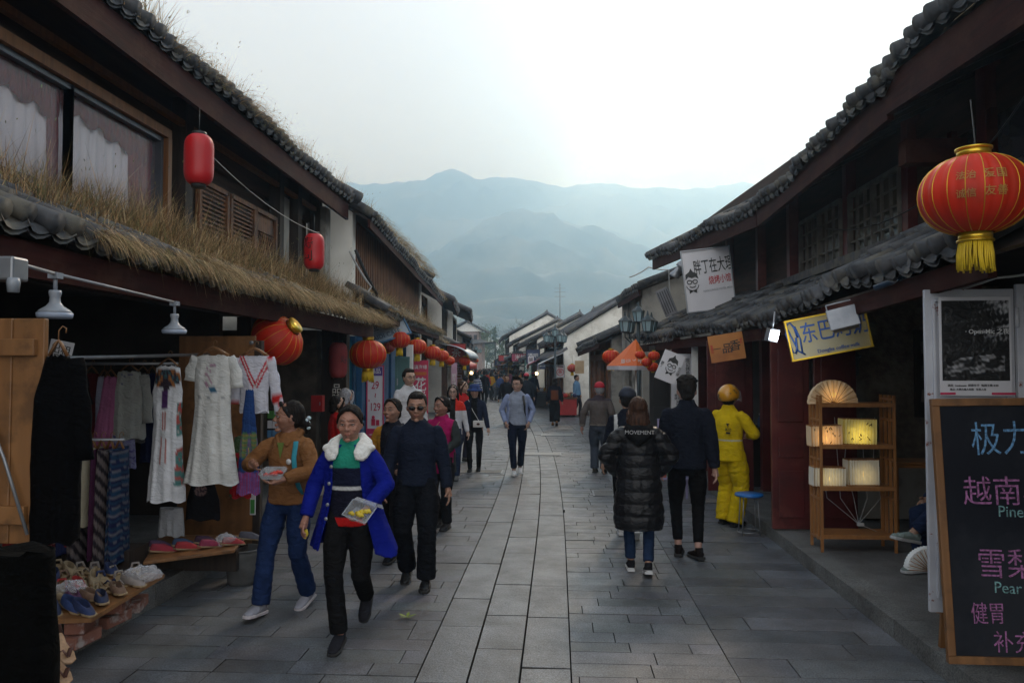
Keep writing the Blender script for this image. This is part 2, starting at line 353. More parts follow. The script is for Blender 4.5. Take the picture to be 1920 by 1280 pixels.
ridge('hill', [(-600, 640), (-200, 600), (300, 500), (640, 470), (780, 500), (850, 460), (900, 420), (940, 398), (985, 388), (1030, 398), (1100, 425), (1160, 445), (1220, 470), (1300, 520), (1400, 560), (1700, 600), (2300, 640)], 1150, 300, 420, 9, M_mt, 1.2)
# ------------------------------------------------------------------ haze
hz = MB(); hz.box((0, 1120, 235), (5200, 2480, 474)); 
hm = bpy.data.materials.new('haze_air'); hm.use_nodes = True; t = hm.node_tree; t.nodes.clear()
ho = t.nodes.new('ShaderNodeOutputMaterial'); hv = t.nodes.new('ShaderNodeVolumePrincipled'); t.links.new(hv.outputs[0], ho.inputs['Volume'])
hv.inputs['Color'].default_value = (.47, .73, 1, 1); hv.inputs['Absorption Color'].default_value = (.7, .86, 1, 1); hv.inputs['Density'].default_value = .0013; hv.inputs['Anisotropy'].default_value = .7
if not globals().get('NOHAZE'): tag(hz.build('haze', hm), kind='stuff')
# ------------------------------------------------------------------ roofs
def tile_roof(mb, A, B, U, spacing=.19, tl=.3, r=.068, n=8, jit=1., under=True, caps=True):
    """rows of barrel tiles running up U from the eave A-B, pan tiles between them"""
    A, B, U = Vector(A), Vector(B), Vector(U); ln = (B - A).length; d = (B - A) / ln; cnt = max(2, int(ln / spacing)); sl = U.length; u = U / sl
    nr = u.cross(d); nr = nr if nr.z > 0 else -nr; nt_ = max(1, int(sl / tl))
    def sag(s): return nr * (jit * (.02 * math.sin(s * 1.7 + A.y) + .012 * math.sin(s * 4.1)))
    for i in range(cnt + 1):
        s = ln * i / cnt + random.uniform(-.012, .012) * jit; base = A + d * s + sag(s)
        for k in range(nt_):
            a = k * sl / nt_ - random.uniform(0, .03) * jit * (k == 0); b2 = a + sl / nt_ * 1.08
            ja = nr * (.045 + random.uniform(-.006, .01) * jit) + d * random.uniform(-.008, .008) * jit
            mb.ring([base + u * a + ja, base + u * b2 + ja - nr * .014], [r * random.uniform(.93, 1.05), r * .84], n)
        if i < cnt:  # pan tile: a shallow trough with its curled lip at the eave
            c = base + d * (spacing * .5)
            P3 = []
            for a in ([-.03, .0, sl * .5, sl]):
                P3.append([c + u * a + d * (x * spacing * .55) + nr * (.05 * x * x - .012 - (.03 if a < 0 else 0)) for x in (-1, -.5, 0, .5, 1)])
            mb.grid(P3)
            if under: mb.grid([[p - nr * .03 for p in r_] for r_ in P3[::-1]])
def grass_mesh(name, spots, n, hgt, m_list, droop=.5, seed=1, width=.0022, parent=None, lean=(0, 0, 0), seedheads=0.):
    """dry blades; spots(rnd)-> (root point, normal-ish growth direction, hang factor)"""
    r = random.Random(seed); V = []; F = []; MI = []
    for i in range(n):
        p, g_, hang = spots(r); h = hgt * r.uniform(.3, 1.3) * (1 + .3 * math.sin(p[1] * 5.3) * math.sin(p[1] * 2.1 + 1)); g_ = Vector(g_); a = r.uniform(0, 6.283)
        side = Vector((math.cos(a), math.sin(a), 0)); cur = Vector((math.cos(a + 1.57 * r.uniform(.4, 1.6)), math.sin(a + 1.57), 0)) * r.uniform(.05, .5) + Vector(lean)
        k = len(V); q = Vector(p); d = (g_ + Vector((r.gauss(0, .3), r.gauss(0, .3), r.gauss(0, .15)))).normalized(); seg = 4; w = width * r.uniform(.6, 1.5)
        for s in range(seg + 1):
            ww = w * (1 - s / (seg + .3)); V.append(q - side * ww); V.append(q + side * ww)
            d = (d + (cur * .5 + Vector((0, 0, -1)) * (droop * hang * (1 + s * .6))) * (.42)).normalized(); q = q + d * (h / seg)
        for s in range(seg): F.append((k + 2 * s, k + 2 * s + 1, k + 2 * s + 3, k + 2 * s + 2)); MI.append(r.randrange(len(m_list)))
        if r.random() < seedheads:
            k = len(V); e = q; l = r.uniform(.015, .035); dd = d.normalized()
            for x, wd in ((0, .001), (.35, .0045), (.7, .004), (1, .001)): V.append(e + dd * (l * x) - side * wd); V.append(e + dd * (l * x) + side * wd)
            for s in range(3): F.append((k + 2 * s, k + 2 * s + 1, k + 2 * s + 3, k + 2 * s + 2)); MI.append(0)
    me = bpy.data.meshes.new(name); me.from_pydata([tuple(v) for v in V], [], F)
    for m in m_list: me.materials.append(m)
    me.polygons.foreach_set('material_index', MI); me.update(); o = link(name, me, parent, True); return o
M_gr = [mat('dry_grass_green', (.2, .19, .08), (.13, .13, .06), 3, .85, 0), mat('dry_grass_straw', (.68, .5, .27), (.5, .34, .17), 3, .8, 0), mat('dry_grass_tan', (.44, .27, .13), (.3, .18, .09), 3, .85, 0), mat('dry_grass_dark', (.16, .1, .05), (.1, .065, .035), 3, .9, 0)]
def XB(x, y): return x + bend(y)
# ================================================================== LEFT HOUSE (clothes shop below)
H = empty('shop_house', (-4.2, 7, 0), 'old timber shop house with dry grass on both roofs, clothes stall below', 'house')
mb = MB(); tile_roof(mb, (-2.9, .6, 2.70), (-2.92, 12.2, 2.63), (-1.05, 0, .5), .2, .27, .066, 10); mb.build('lower_roof', M_tile, H)
mb = MB(); tile_roof(mb, (-3.4, -.5, 4.83), (-3.42, 12.5, 4.66), (-3.2, 0, 1.75), .2, .3, .068, 10)
mb.ring([(-3.3, 12.62, 4.72), (-6.6, 12.62, 6.55)], .1, 8); mb.ring([(-3.42, 12.48, 4.76), (-6.6, 12.48, 6.55)], .085, 8); mb.build('upper_roof', M_tile, H)
mb = MB()
mb.beam((-2.98, .5, 2.52), (-2.98, 12.15, 2.46), .06, .2); mb.beam((-3.46, -.5, 4.62), (-3.48, 12.45, 4.46), .05, .26)
mb.build('fascia', M_redwood, H)
for i in range(30): y = .8 + i * .4; mb = MB(); mb.beam((-2.99, y, 2.64), (-4.0, y, 3.1), .07, .09); mb.build('rafter', M_darkwood, H)
for i in range(32): y = -.3 + i * .41; mb = MB(); mb.beam((-3.47, y, 4.72), (-5.2, y, 5.5), .07, .09); mb.build('rafter', M_darkwood, H)
mb = MB(); mb.add([(-3.0, .5, 2.69), (-3.0, 12.2, 2.62), (-4.0, 12.2, 3.12), (-4.0, .5, 3.19)], [(0, 1, 2, 3)]); mb.add([(-3.47, -.5, 4.8), (-3.47, 12.45, 4.62), (-6.6, 12.45, 6.35), (-6.6, -.5, 6.55)], [(0, 1, 2, 3)])
mb.build('soffit', M_darkwood, H, solid=.02)
mb = MB()  # ground floor: dark room, posts, partitions
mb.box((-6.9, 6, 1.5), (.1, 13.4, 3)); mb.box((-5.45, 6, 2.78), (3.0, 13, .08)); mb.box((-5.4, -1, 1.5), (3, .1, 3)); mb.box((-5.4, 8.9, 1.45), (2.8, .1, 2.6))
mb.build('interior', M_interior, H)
mb = MB(); mb.box((-4.6, 11.9, 1.3), (1.7, .3, 2.35)); mb.build('side_wall', M_stonewall, H)
for y in (.3, 8.75, 11.95): mb = MB(); mb.box((-3.62, y, 1.4), (.17, .17, 2.5)); mb.build('post', M_darkwood, H)
mb = MB(); mb.beam((-3.65, -.5, 2.58), (-3.65, 12.3, 2.58), .14, .2); mb.build('beam', M_darkwood, H)
for y in (-.5, 3.9, 7.75, 10.45, 11.2, 12.2): mb = MB(); mb.box((-3.92, y, 3.85), (.16, .16, 1.7)); mb.build('post', M_darkwood, H)
mb = MB(); mb.box((-4.62, 5.8, 3.8), (.08, 13, 1.5)); mb.box((-4.13, 9.8, 3.75), (.06, 4.9, 1.2)); mb.box((-4.05, 5.8, 3.1), (.1, 13, .5)); mb.box((-4.05, 5.8, 4.62), (.08, 13, .75)); mb.box((-4.05, 10.9, 3.8), (.08, .55, 1.3)); mb.build('wall', mat('dark_boards', (.06, .035, .02), (.035, .02, .013), 3, .8, .3, stretch=(6, .5, 6)), H)  # wall boards are dark brown of their own
mb = MB(); mb.box((-3.9, 12.3, 3.65), (.3, .26, 1.7)); mb.build('plaster_pier', M_plaster_dirty, H); mb = MB(); mb.box((-4.0, 10.82, 3.7), (.14, .34, 1.3)); mb.build('plaster_pier', M_plaster_dirty, H)
mb = MB(); mb.beam((-3.86, -.5, 4.2), (-3.86, 7.35, 4.2), .07, .09); mb.beam((-3.86, 7.32, 3.2), (-3.86, 7.32, 4.16), .07, .07); mb.beam((-3.88, -.5, 4.42), (-3.88, 12, 4.42), .06, .06)
mb.build('window_beam', M_orangewood, H)
mc = mat('curtain_red', (.22, .006, .012), (.12, .004, .008), 4, .8, .2, stretch=(1, 12, 1))
mlace = mat('curtain_pale', (.9, .84, .87), (.8, .72, .76), 3, .8, .1, stretch=(1, 10, 1))
wy = [-.2, 1.35, 2.9, 4.45, 5.85, 7.25]
for i in range(5):
    a, b2 = wy[i], wy[i + 1]; w = MB(); fr = .045
    w.beam((-3.9, a, 3.22), (-3.9, a, 4.16), .06, fr); w.beam((-3.9, b2, 3.22), (-3.9, b2, 4.16), .06, fr); w.beam((-3.9, a, 4.13), (-3.9, b2, 4.13), .06, fr); w.beam((-3.9, a, 3.25), (-3.9, b2, 3.25), .06, fr)
    wo = w.build('window', mat('window_frame_grey', (.09, .1, .12), None, 5, .4, 0, metal=.4), H)
    gl = MB(); gl.box((-3.93, (a + b2) / 2, 3.69), (.008, b2 - a - .05, .88)); gl.build('pane', mat('sky_pale_glass', (.34, .31, .36), None, 5, .04, 0, alpha=.17, spec=1.0), wo)  # dusty pane colour, its pale lavender stands in for sky reflection
    # pelmet with scalloped edge, side curtain and pale lace behind
    P3 = []; nn = 60
    for s in range(nn + 1):
        y = a + (b2 - a) * s / nn; x = -3.985 + .012 * math.sin(s * 1.3); dp = .1 + .07 * abs(math.sin(s / nn * math.pi * 5)) + .14 * (s / nn)
        P3.append([(x, y, 4.14), (x + .01, y, 4.14 - dp * .5), (x, y, 4.14 - dp)])
    cw = MB(); cw.grid(P3)
    P3 = []
    sw = .36 if i == 4 else .1
    for s in range(26): y = b2 - .03 - sw * s / 25; x = -3.99 + .022 * math.sin(s * 1.25); P3.append([(x, y, 4.13), (x, y + .02, 3.7), (x + .01, y + .05 * s / 25, 3.24)])
    cw.grid(P3); cw.build('curtain', mc, wo, solid=.004)
    lw = MB(); P3 = []
    for s in range(80): y = a + (b2 - a) * s / 79; x = -4.0 - .008 + .007 * math.sin(s * .9); P3.append([(x, y, 4.1), (x, y, 3.24)])
    lw.grid(P3); lw.build('lace_curtain', mlace, wo, solid=.003)
# lattice shutters
for i, y in enumerate((8.05, 8.85, 9.6)):
    sh = MB(); w_ = .7
    for yy in (y, y + w_): sh.beam((-3.88, yy, 3.2), (-3.88, yy, 3.95), .05, .055)
    for z in (3.22, 3.93): sh.beam((-3.88, y, z), (-3.88, y + w_, z), .05, .055)
    if i < 2:
        for k in range(13): z = 3.28 + k * .05; sh.beam((-3.885, y + .03, z), (-3.885, y + w_ - .03, z), .012, .022)
    else:
        sh.box((-3.9, y + w_ / 2, 3.8), (.02, w_ - .06, .24))
        for k in range(9):
            for sg in (1, -1): yy = y + .03 + k * .075; sh.beam((-3.885, yy, 3.28 if sg > 0 else 3.66), (-3.885, min(yy + .2, y + w_ - .02), 3.66 if sg > 0 else 3.28), .012, .012)
    sh.build('shutter', M_brownwood, H); 
def gs_low(r):
    y = r.uniform(4.7, 12.3) if r.random() < .45 else min(12.35, 4.9 + .62 * r.randrange(12) + r.gauss(0, .16)); t = min(r.random() ** 2.1, 1) * (1.0 if y > 4.2 else .6); z = 2.72 - (y * .006) + t * .46
    f = t < .3
    while math.sin(y * 7.3) * math.sin(y * 2.9 + 2) < -.55 and r.random() < .75: y = r.uniform(4.7, 12.3)
    return (-2.9 - t * 1.0, y, z + .03), (.75 if f else .2, -.25, .35 if f else 1), (1.0 if f else .12 + .5 * r.random())
tag(grass_mesh('roof_grass', gs_low, 26000, .34, M_gr, .62, 5, .0024, None, (.25, -.1, 0), 0), 'thick dry straw grass hanging over the lower tiled eave', 'grass', kind='stuff')
def gs_low2(r):
    y = r.uniform(3.2, 12); t = r.uniform(.1, 1); return (-2.95 - t * .9, y, 2.74 + t * .45), (0, 0, 1), .1
tag(grass_mesh('tall_roof_grass', gs_low2, 1100, .42, M_gr, .3, 6, .003, None, (.1, -.1, 0), .22), 'tall seed-headed stalks rising from the lower roof', 'grass', kind='stuff')
def gs_up(r):
    if r.random() < .5: y = r.choice([6.6, 7.4, 8.3, 8.9, 9.4]) + r.gauss(0, .28)
    else: y = r.uniform(4.2, 12.3)
    t = r.random() ** 2; f = t < .1 and 6.5 < y < 10; return (-3.42 - t * 1.2, y, 4.84 - y * .013 + t * .66), (.6 if f else 0, 0, .5 if f else 1), (1 if f else .15)
tag(grass_mesh('upper_roof_grass', gs_up, 4200, .3, M_gr, .5, 8, .0032, None, (.1, 0, 0), .12), 'thin dry grass along the upper tiled eave', 'grass', kind='stuff')
# ================================================================== generic street house
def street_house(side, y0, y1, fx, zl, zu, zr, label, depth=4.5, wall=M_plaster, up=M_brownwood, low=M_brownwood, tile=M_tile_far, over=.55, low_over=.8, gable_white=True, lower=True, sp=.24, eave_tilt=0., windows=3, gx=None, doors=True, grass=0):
    """side -1 left / +1 right; fx front wall x (before the bend); zl lower eave, zu upper eave, zr ridge heights"""
    ym = (y0 + y1) / 2; H = empty('street_house', (side * (fx + depth / 2) + bend(ym), ym, 0), label, 'house')
    def q(x, y, z): return Vector((side * x + bend(y), y, z))
    rx = fx + depth / 2
    mb = MB()
    for ya, yb in ((y0, y0 + .22), (y1 - .22, y1)):   # gable end walls
        mb.prism([q(fx, ya, 0), q(fx + depth, ya, 0), q(fx + depth, ya, zu + .1), q(rx, ya, zr - .05), q(fx, ya, zu + .1)], q(fx, yb, 0) - q(fx, ya, 0))
    mb.prism([q(fx + depth - .2, y0 + .23, 0), q(fx + depth, y0 + .23, 0), q(fx + depth, y0 + .23, zu), q(fx + depth - .2, y0 + .23, zu)], q(fx, y1 - .23, 0) - q(fx, y0 + .23, 0))
    mb.build('wall', wall, H)
    mb = MB(); mb.prism([q(fx + .1, y0 + .23, zl + .2), q(fx + .2, y0 + .23, zl + .2), q(fx + .2, y0 + .23, zu + .1), q(fx + .1, y0 + .23, zu + .1)], q(fx, y1 - .23, 0) - q(fx, y0 + .23, 0))
    ln = y1 - y0 - .5; k = max(4, int(ln / .16))
    for i in range(k): y = y0 + .26 + ln * i / (k - 1); mb.beam(q(fx + .07, y, zl + .25), q(fx + .07, y, zu), .04, .05)
    mb.build('upper_front', up, H)
    for i in range(windows):
        y = y0 + .4 + (ln - .3) * i / windows; w = ln / windows * .62; m2 = MB()
        for yy in (y, y + w): m2.beam(q(fx + .03, yy, zl + .55), q(fx + .03, yy, zu - .25), .06, .06)
        for z in (zl + .55, zu - .25): m2.beam(q(fx + .03, y, z), q(fx + .03, y + w, z), .06, .06)
        wi = m2.build('window', M_darkwood, H); m3 = MB(); m3.prism([q(fx + .045, y, zl + .55), q(fx + .055, y, zl + .55), q(fx + .055, y, zu - .25), q(fx + .045, y, zu - .25)], q(fx, y + w, 0) - q(fx, y, 0)); m3.build('pane', M_glass, wi)
    # ground floor front: posts and panelled doors, one bay open and dark
    m2 = MB(); nb = max(2, int(ln / 1.1)); bw = ln / nb
    for i in range(nb + 1): y = y0 + .25 + bw * i; m2 = MB(); m2.beam(q(fx + .08, y, .1), q(fx + .08, y, zl + .25), .12, .12); m2.build('post', low, H)
    m2 = MB(); m2.beam(q(fx + .08, y0 + .25, zl), q(fx + .08, y1 - .25, zl), .14, .2); m2.build('beam', low, H)
    for i in range(nb):
        y = y0 + .25 + bw * i
        if doors and i % 3 != 1:
            m3 = MB(); m3.prism([q(fx + .1, y + .07, .15), q(fx + .16, y + .07, .15), q(fx + .16, y + .07, zl - .12), q(fx + .1, y + .07, zl - .12)], q(fx, y + bw - .07, 0) - q(fx, y + .07, 0))
            for z0, z1 in ((.3, .9), (1.0, zl - .3)): m3.prism([q(fx + .06, y + .16, z0), q(fx + .1, y + .16, z0), q(fx + .1, y + .16, z1), q(fx + .06, y + .16, z1)], q(fx, y + bw - .16, 0) - q(fx, y + .16, 0))
            m3.build('door', low, H)
        else:
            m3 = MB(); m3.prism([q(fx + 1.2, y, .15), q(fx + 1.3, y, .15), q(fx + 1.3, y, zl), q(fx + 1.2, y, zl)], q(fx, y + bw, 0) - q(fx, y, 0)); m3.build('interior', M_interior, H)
    m2 = MB(); det = 1 if y0 < 30 else 0
    a, b2 = q(fx - over, y0 - .15, zu), q(fx - over, y1 + .15, zu + eave_tilt); c2 = q(rx, y0 - .15, zr) - a
    nn = 8 if det else 6; tl = .35 if det else .8
    tile_roof(m2, a, b2, c2, sp, tl, sp * .33, nn)
    a, b2 = q(fx + depth + over, y0 - .15, zu), q(fx + depth + over, y1 + .15, zu); tile_roof(m2, a, b2, q(rx, y0 - .15, zr) - a, sp, 1.2, sp * .33, 6)
    m2.ring([q(rx, y0 - .2, zr + .1), q(rx, y1 + .2, zr + .1)], .13, 8)
    for yy in (y0 - .17, y1 + .17):
        m2.ring([q(fx - over, yy, zu + .06), q((fx - over + rx) / 2, yy, (zu + zr) / 2 + .06), q(rx, yy, zr + .1), q((fx + depth + over + rx) / 2, yy, (zu + zr) / 2 + .06), q(fx + depth + over, yy, zu + .06)], .085, 6)
        m2.box(q(rx, yy, zr + .22), (.14, .12, .22), top=.4)
    m2.build('upper_roof', tile, H)
    m2 = MB(); m2.add([q(fx - over + .05, y0 - .12, zu - .05), q(fx - over + .05, y1 + .12, zu - .05 + eave_tilt), q(rx, y1 + .12, zr - .09), q(rx, y0 - .12, zr - .09)], [(0, 1, 2, 3)]); m2.build('soffit', M_darkwood, H, solid=.04)
    m2 = MB(); m2.beam(q(fx - over + .04, y0 - .12, zu - .12), q(fx - over + .04, y1 + .12, zu - .12 + eave_tilt), .04, .14); m2.build('fascia', M_redwood, H)
    if lower:
        m2 = MB(); a, b2 = q(fx - low_over, y0, zl), q(fx - low_over, y1, zl); tile_roof(m2, a, b2, q(fx + .1, y0, zl + .42) - a, sp * .95, tl, sp * .32, nn)
        m2.add([q(fx - low_over + .04, y0, zl - .04), q(fx - low_over + .04, y1, zl - .04), q(fx + .1, y1, zl + .36), q(fx + .1, y0, zl + .36)], [(0, 1, 2, 3)]); m2.build('lower_roof', tile, H)
        m2 = MB(); m2.beam(q(fx - low_over + .05, y0, zl - .1), q(fx - low_over + .05, y1, zl - .1), .04, .13); m2.build('lower_fascia', M_redwood, H)
    if grass:
        def sp_(r):
            y = r.uniform(y0, y1); t = r.random() ** 1.6; f = t < .2
            if lower and r.random() < .5: p = q(fx - low_over + t * .8, y, zl + .05 + t * .4)
            else: p = q(fx - over + t * 1.2, y, zu + .05 + t * (zr - zu) / (depth / 2 + over) * 1.2)
            return p, (-side * .7 if f else 0, 0, .4 if f else 1), (1 if f else .3)
        tag(grass_mesh('roof_grass', sp_, grass, .3, M_gr, .6, int(y0), .004, None, (-side * .2, 0, 0), .1), 'dry grass on the sagging roof of the house with the white pier' if y0 < 20 else 'dry grass on the gable roof with orange timber', 'grass', kind='stuff')
    return H
M_bluewood = mat('blue_paint', (.02, .10, .22), (.015, .07, .16), 4, .5, .15, c3=(.03, .14, .25))
M_teal = mat('teal_door', (.06, .16, .16), (.045, .12, .12), 4, .5, .1)
# ------------------------------------------------------------------ left row behind the first house
street_house(-1, 12.9, 21.8, 3.45, 2.85, 4.45, 6.0, 'weathered house with white end pier and mossy sagging eave, blue shopfront below', up=mat('slat_wood', (.24, .1, .04), (.1, .05, .028), 4, .7, .4, stretch=(9, 9, .6)), low=M_bluewood, tile=M_tile, over=.35, low_over=.55, wall=M_plaster, sp=.22, eave_tilt=-.3, windows=0, grass=7000)
street_house(-1, 22.2, 29.0, 3.9, 2.7, 4.4, 5.95, 'house with bright orange timber under its grassy gable roof', up=M_orangewood, low=M_orangewood, wall=M_orangewood, tile=M_tile, over=.6, depth=4.2, sp=.24, grass=2400)
street_house(-1, 29.6, 36.5, 3.4, 2.7, 4.5, 5.7, 'white-gabled house with a blue-grey brick upper wall', up=M_brick, low=M_brownwood, over=.5, depth=4.2, windows=2)
street_house(-1, 37, 45, 3.2, 2.7, 4.6, 6.0, 'white house whose roof corner juts above a small balcony', up=M_plaster, low=M_doorred, over=.9, depth=4.4, windows=2)
street_house(-1, 45.5, 53, 2.9, 2.6, 3.6, 4.9, 'low house with red painted front boards', up=M_doorred, low=M_doorred, wall=M_plaster_dirty, windows=2)
street_house(-1, 53.5, 62, 3.1, 2.6, 3.5, 4.8, 'low tiled house with stained walls before the market crowd', up=M_brownwood, wall=M_plaster_dirty, windows=2)
street_house(-1, 63, 74, 2.9, 2.6, 3.7, 5.0, 'brown-fronted house halfway down the street', wall=M_plaster, windows=2)
street_house(-1, 75, 88, 3.0, 2.6, 3.4, 4.6, 'long low house near the far street end', wall=M_plaster_dirty, windows=3)
# ------------------------------------------------------------------ right row
street_house(1, 17.6, 21.0, 2.15, 2.5, 3.7, 4.3, 'narrow tall house with stained plaster side behind the clustered lamp heads', wall=M_plaster_dirty, up=M_plaster_dirty, low=M_plaster_dirty, over=.12, depth=3, tile=M_tile, lower=False, windows=0, doors=False)
street_house(1, 21.6, 27.0, 1.95, 2.2, 2.62, 3.8, 'dark-eaved low house with carved brown folding doors', wall=M_plaster_dirty, up=M_brownwood, low=M_brownwood, tile=M_tile, over=.4, depth=4.6, lower=False, sp=.22, windows=0, eave_tilt=-.15)
street_house(1, 31, 40, 1.5, 2.2, 3.0, 4.75, 'nearest white gable house stepping forward into the bend', wall=M_plaster, over=.3, low_over=.6, depth=5.2, windows=2)
street_house(1, 42, 52, 1.3, 2.3, 3.3, 4.7, 'second white gable house with dark red doors', wall=M_plaster, low=M_doorred, over=.5, depth=4.6, windows=2)
street_house(1, 53, 63, .95, 2.5, 3.6, 5.1, 'third white gable house, half hidden behind the second', wall=M_plaster, over=.5, depth=5.2, windows=2)
street_house(1, 65, 76, .75, 2.6, 4.4, 6.4, 'fourth gable house with curled eave', wall=M_plaster, over=.6, depth=6.4, windows=3)
street_house(1, 78, 92, 1.6, 2.7, 5.2, 7.4, 'tall grey-roofed house with a mast behind the white gables', wall=M_plaster, over=.5, depth=7, windows=3)
# ================================================================== RIGHT NEAR HOUSE (two stretches of eave)
H = empty('shop_house', (4, 9, 0), 'old timber shop house with red fascia and bare grey tiles, lantern and lamp shop below', 'house')
mb = MB(); tile_roof(mb, (2.78, .5, 4.12), (2.60, 6.35, 4.30), (2.9, 0, 1.45), .19, .3, .064, 10, 1.8); tile_roof(mb, (2.62, 6.2, 4.16), (2.58, 10.2, 4.0), (2.9, 0, 1.5), .18, .3, .058, 10, 1.8)
tile_roof(mb, (2.58, 10.25, 4.0), (1.95, 16.4, 4.2), (2.9, .3, 1.5), .18, .3, .058, 10, 1.8)
mb.ring([(1.92, 16.5, 4.26), (3.4, 16.6, 5.0), (4.9, 16.7, 5.75)], .1, 8); mb.build('upper_roof', M_tile, H)
mb = MB()  # loose long sheets of tile lying over the near eave
for i in range(4): 
    a = Vector((2.86 + .02 * i, 3.0 + i * .95, 4.25 + .03 * i)); mb.ring([a, a + Vector((.05, 2.1, .08))], .085, 10)
mb.build('ridge_tile', M_tile, H)
mb = MB(); mb.beam((2.84, .5, 3.93), (2.67, 6.3, 4.08), .05, .3); mb.beam((2.68, 6.3, 4.02), (2.64, 10.2, 3.87), .05, .26); mb.beam((2.64, 10.25, 3.87), (2.02, 16.3, 4.07), .05, .24)
mb.beam((2.9, 6.6, 3.7), (3.6, 6.6, 3.7), .14, .2)
mb.build('fascia', M_redwood, H)
for i in range(38):
    mb = MB(); y = .8 + i * .41; x = 2.72 - (.6 * max(0, y - 10.2) / 6.2); mb.beam((x, y, 4.02), (x + 1.6, y, 4.75), .07, .09); mb.build('rafter', M_darkwood, H)
mb = MB(); mb.add([(2.8, .5, 4.08), (2.64, 10.2, 3.94), (5.5, 10.2, 5.4), (5.5, .5, 5.45)], [(0, 1, 2, 3)]); mb.add([(2.64, 10.2, 3.94), (2.02, 16.3, 4.13), (5.0, 16.3, 5.55), (5.5, 10.2, 5.4)], [(0, 1, 2, 3)])
mb.add([(2.36, .8, 2.6), (2.36, 9, 2.4), (3.42, 9, 2.98), (3.42, .8, 3.1)], [(0, 1, 2, 3)]); mb.add([(2.36, 9, 2.4), (1.72, 16.1, 2.4), (3.0, 16.1, 2.98), (3.42, 9, 2.98)], [(0, 1, 2, 3)])
mb.build('soffit', M_darkwood, H, solid=.02)
mb = MB()
tile_roof(mb, (2.3, 4.35, 2.62), (2.3, 9.0, 2.44), (1.05, 0, .55), .19, .27, .06, 10, 1.8); tile_roof(mb, (2.3, 9.05, 2.44), (1.62, 16.1, 2.44), (1.05, .1, .55), .18, .27, .056, 10, 1.8)
mb.box((3.25, 9.3, 3.08), (.2, 9.8, .1)); 
mb.ring([(2.3, 4.3, 2.7), (2.85, 4.26, 2.98), (3.4, 4.22, 3.26)], .08, 8)
mb.build('lower_roof', M_tile, H)
mb = MB(); mb.beam((2.38, 4.35, 2.46), (2.38, 9, 2.28), .05, .14); mb.beam((2.38, 9.05, 2.28), (1.72, 16.05, 2.28), .05, .14); mb.build('lower_fascia', M_redwood, H)
mb = MB()   # upper wall boards, posts
mb.box((3.5, 5.2, 3.6), (.1, 9.4, 1.3)); mb.add([(3.52, 9.2, 2.9), (3.0, 16.2, 2.9), (3.0, 16.2, 4.9), (3.52, 9.2, 4.9)], [(0, 1, 2, 3)]); mb.box((3.56, 5.2, 4.45), (.05, 9.4, .6))
mb.build('wall', mat('board_dark', (.06, .03, .02), (.03, .018, .013), 3, .8, .35, stretch=(6, .5, 6)), H, solid=.02)
for y, x in ((4.3, 3.42), (6.25, 3.42), (7.6, 3.42), (9.1, 3.4), (10.9, 3.28), (12.2, 3.18), (14.0, 3.1), (16.2, 2.95)): mb = MB(); mb.box((x, y, 3.65), (.13, .13, 1.5)); mb.build('post', M_doorred, H)
for y, x in ((6.3, 3.25), (8.75, 3.2), (11.3, 3.0), (13.5, 2.75), (16.1, 2.45)): mb = MB(); mb.box((x, y, 1.35), (.15, .15, 2.5)); mb.build('post', M_doorred, H)
mgrey = mat('weathered_lattice', (.16, .15, .13), (.09, .085, .075), 8, .8, .3)
for i, (y0, y1, x) in enumerate(((7.7, 9.0, 3.36), (9.2, 10.7, 3.33))):
    w = MB(); z0, z1 = 3.12, 3.86
    w.beam((x, y0, z0), (x, y1, z0), .05, .05); w.beam((x, y0, z1), (x, y1, z1), .05, .05)
    for k in range(7): y = y0 + (y1 - y0) * k / 6; w.beam((x, y, z0), (x, y, z1), .03 if k % 3 else .06, .03)
    for z in (3.32, 3.5, 3.68): w.beam((x, y0, z), (x, y1, z), .02, .02)
    wo = w.build('window', mgrey, H); p_ = MB(); p_.box((x + .05, (y0 + y1) / 2, 3.49), (.01, y1 - y0, .74)); p_.build('pane', mat('dusty_pane', (.16, .15, .12), (.08, .08, .07), 2.5, .25, .05), wo)
w = MB(); w.beam((3.36, 4.5, 3.2), (3.36, 6.1, 3.2), .05, .05); w.beam((3.36, 5.3, 3.2), (3.36, 5.3, 3.9), .05, .06); w.beam((3.36, 6.1, 3.2), (3.36, 6.1, 3.9), .05, .06); w.beam((3.36, 6.7, 3.1), (3.36, 6.7, 3.9), .05, .07)
wo = w.build('window', M_redwood, H); p_ = MB(); p_.box((3.4, 5.6, 3.5), (.01, 2.3, .7)); p_.build('pane', M_glass, wo)
mb = MB(); mb.beam((3.0, 4.4, 3.55), (3.5, 4.4, 3.55), .3, .42); mb.beam((2.95, 4.4, 3.36), (3.2, 4.4, 3.36), .22, .1); mb.build('bracket', M_redwood, H)
mb = MB()  # ground floor rooms
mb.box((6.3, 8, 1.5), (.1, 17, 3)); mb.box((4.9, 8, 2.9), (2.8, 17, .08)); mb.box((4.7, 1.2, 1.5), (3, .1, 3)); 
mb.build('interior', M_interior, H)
mb = MB(); mb.box((4.15, 9.35, 1.5), (2.0, .16, 2.7)); mb.build('rubble_wall', mat('rubble_inside', (.16, .13, .1), (.09, .075, .06), 11, .9, .9, bdist=.02, c3=(.2, .18, .15)), H)
mb = MB(); mb.box((4.2, 9.22, .45), (1.9, .08, .6)); mb.build('plaster_base', M_plaster_dirty, H)
mb = MB(); mb.box((4.0, 12.9, 1.5), (1.9, .1, 2.7)); mb.build('back_wall', mat('shop_wall_grey', (.2, .2, .19), (.15, .15, .14), 3, .8, .1), H)
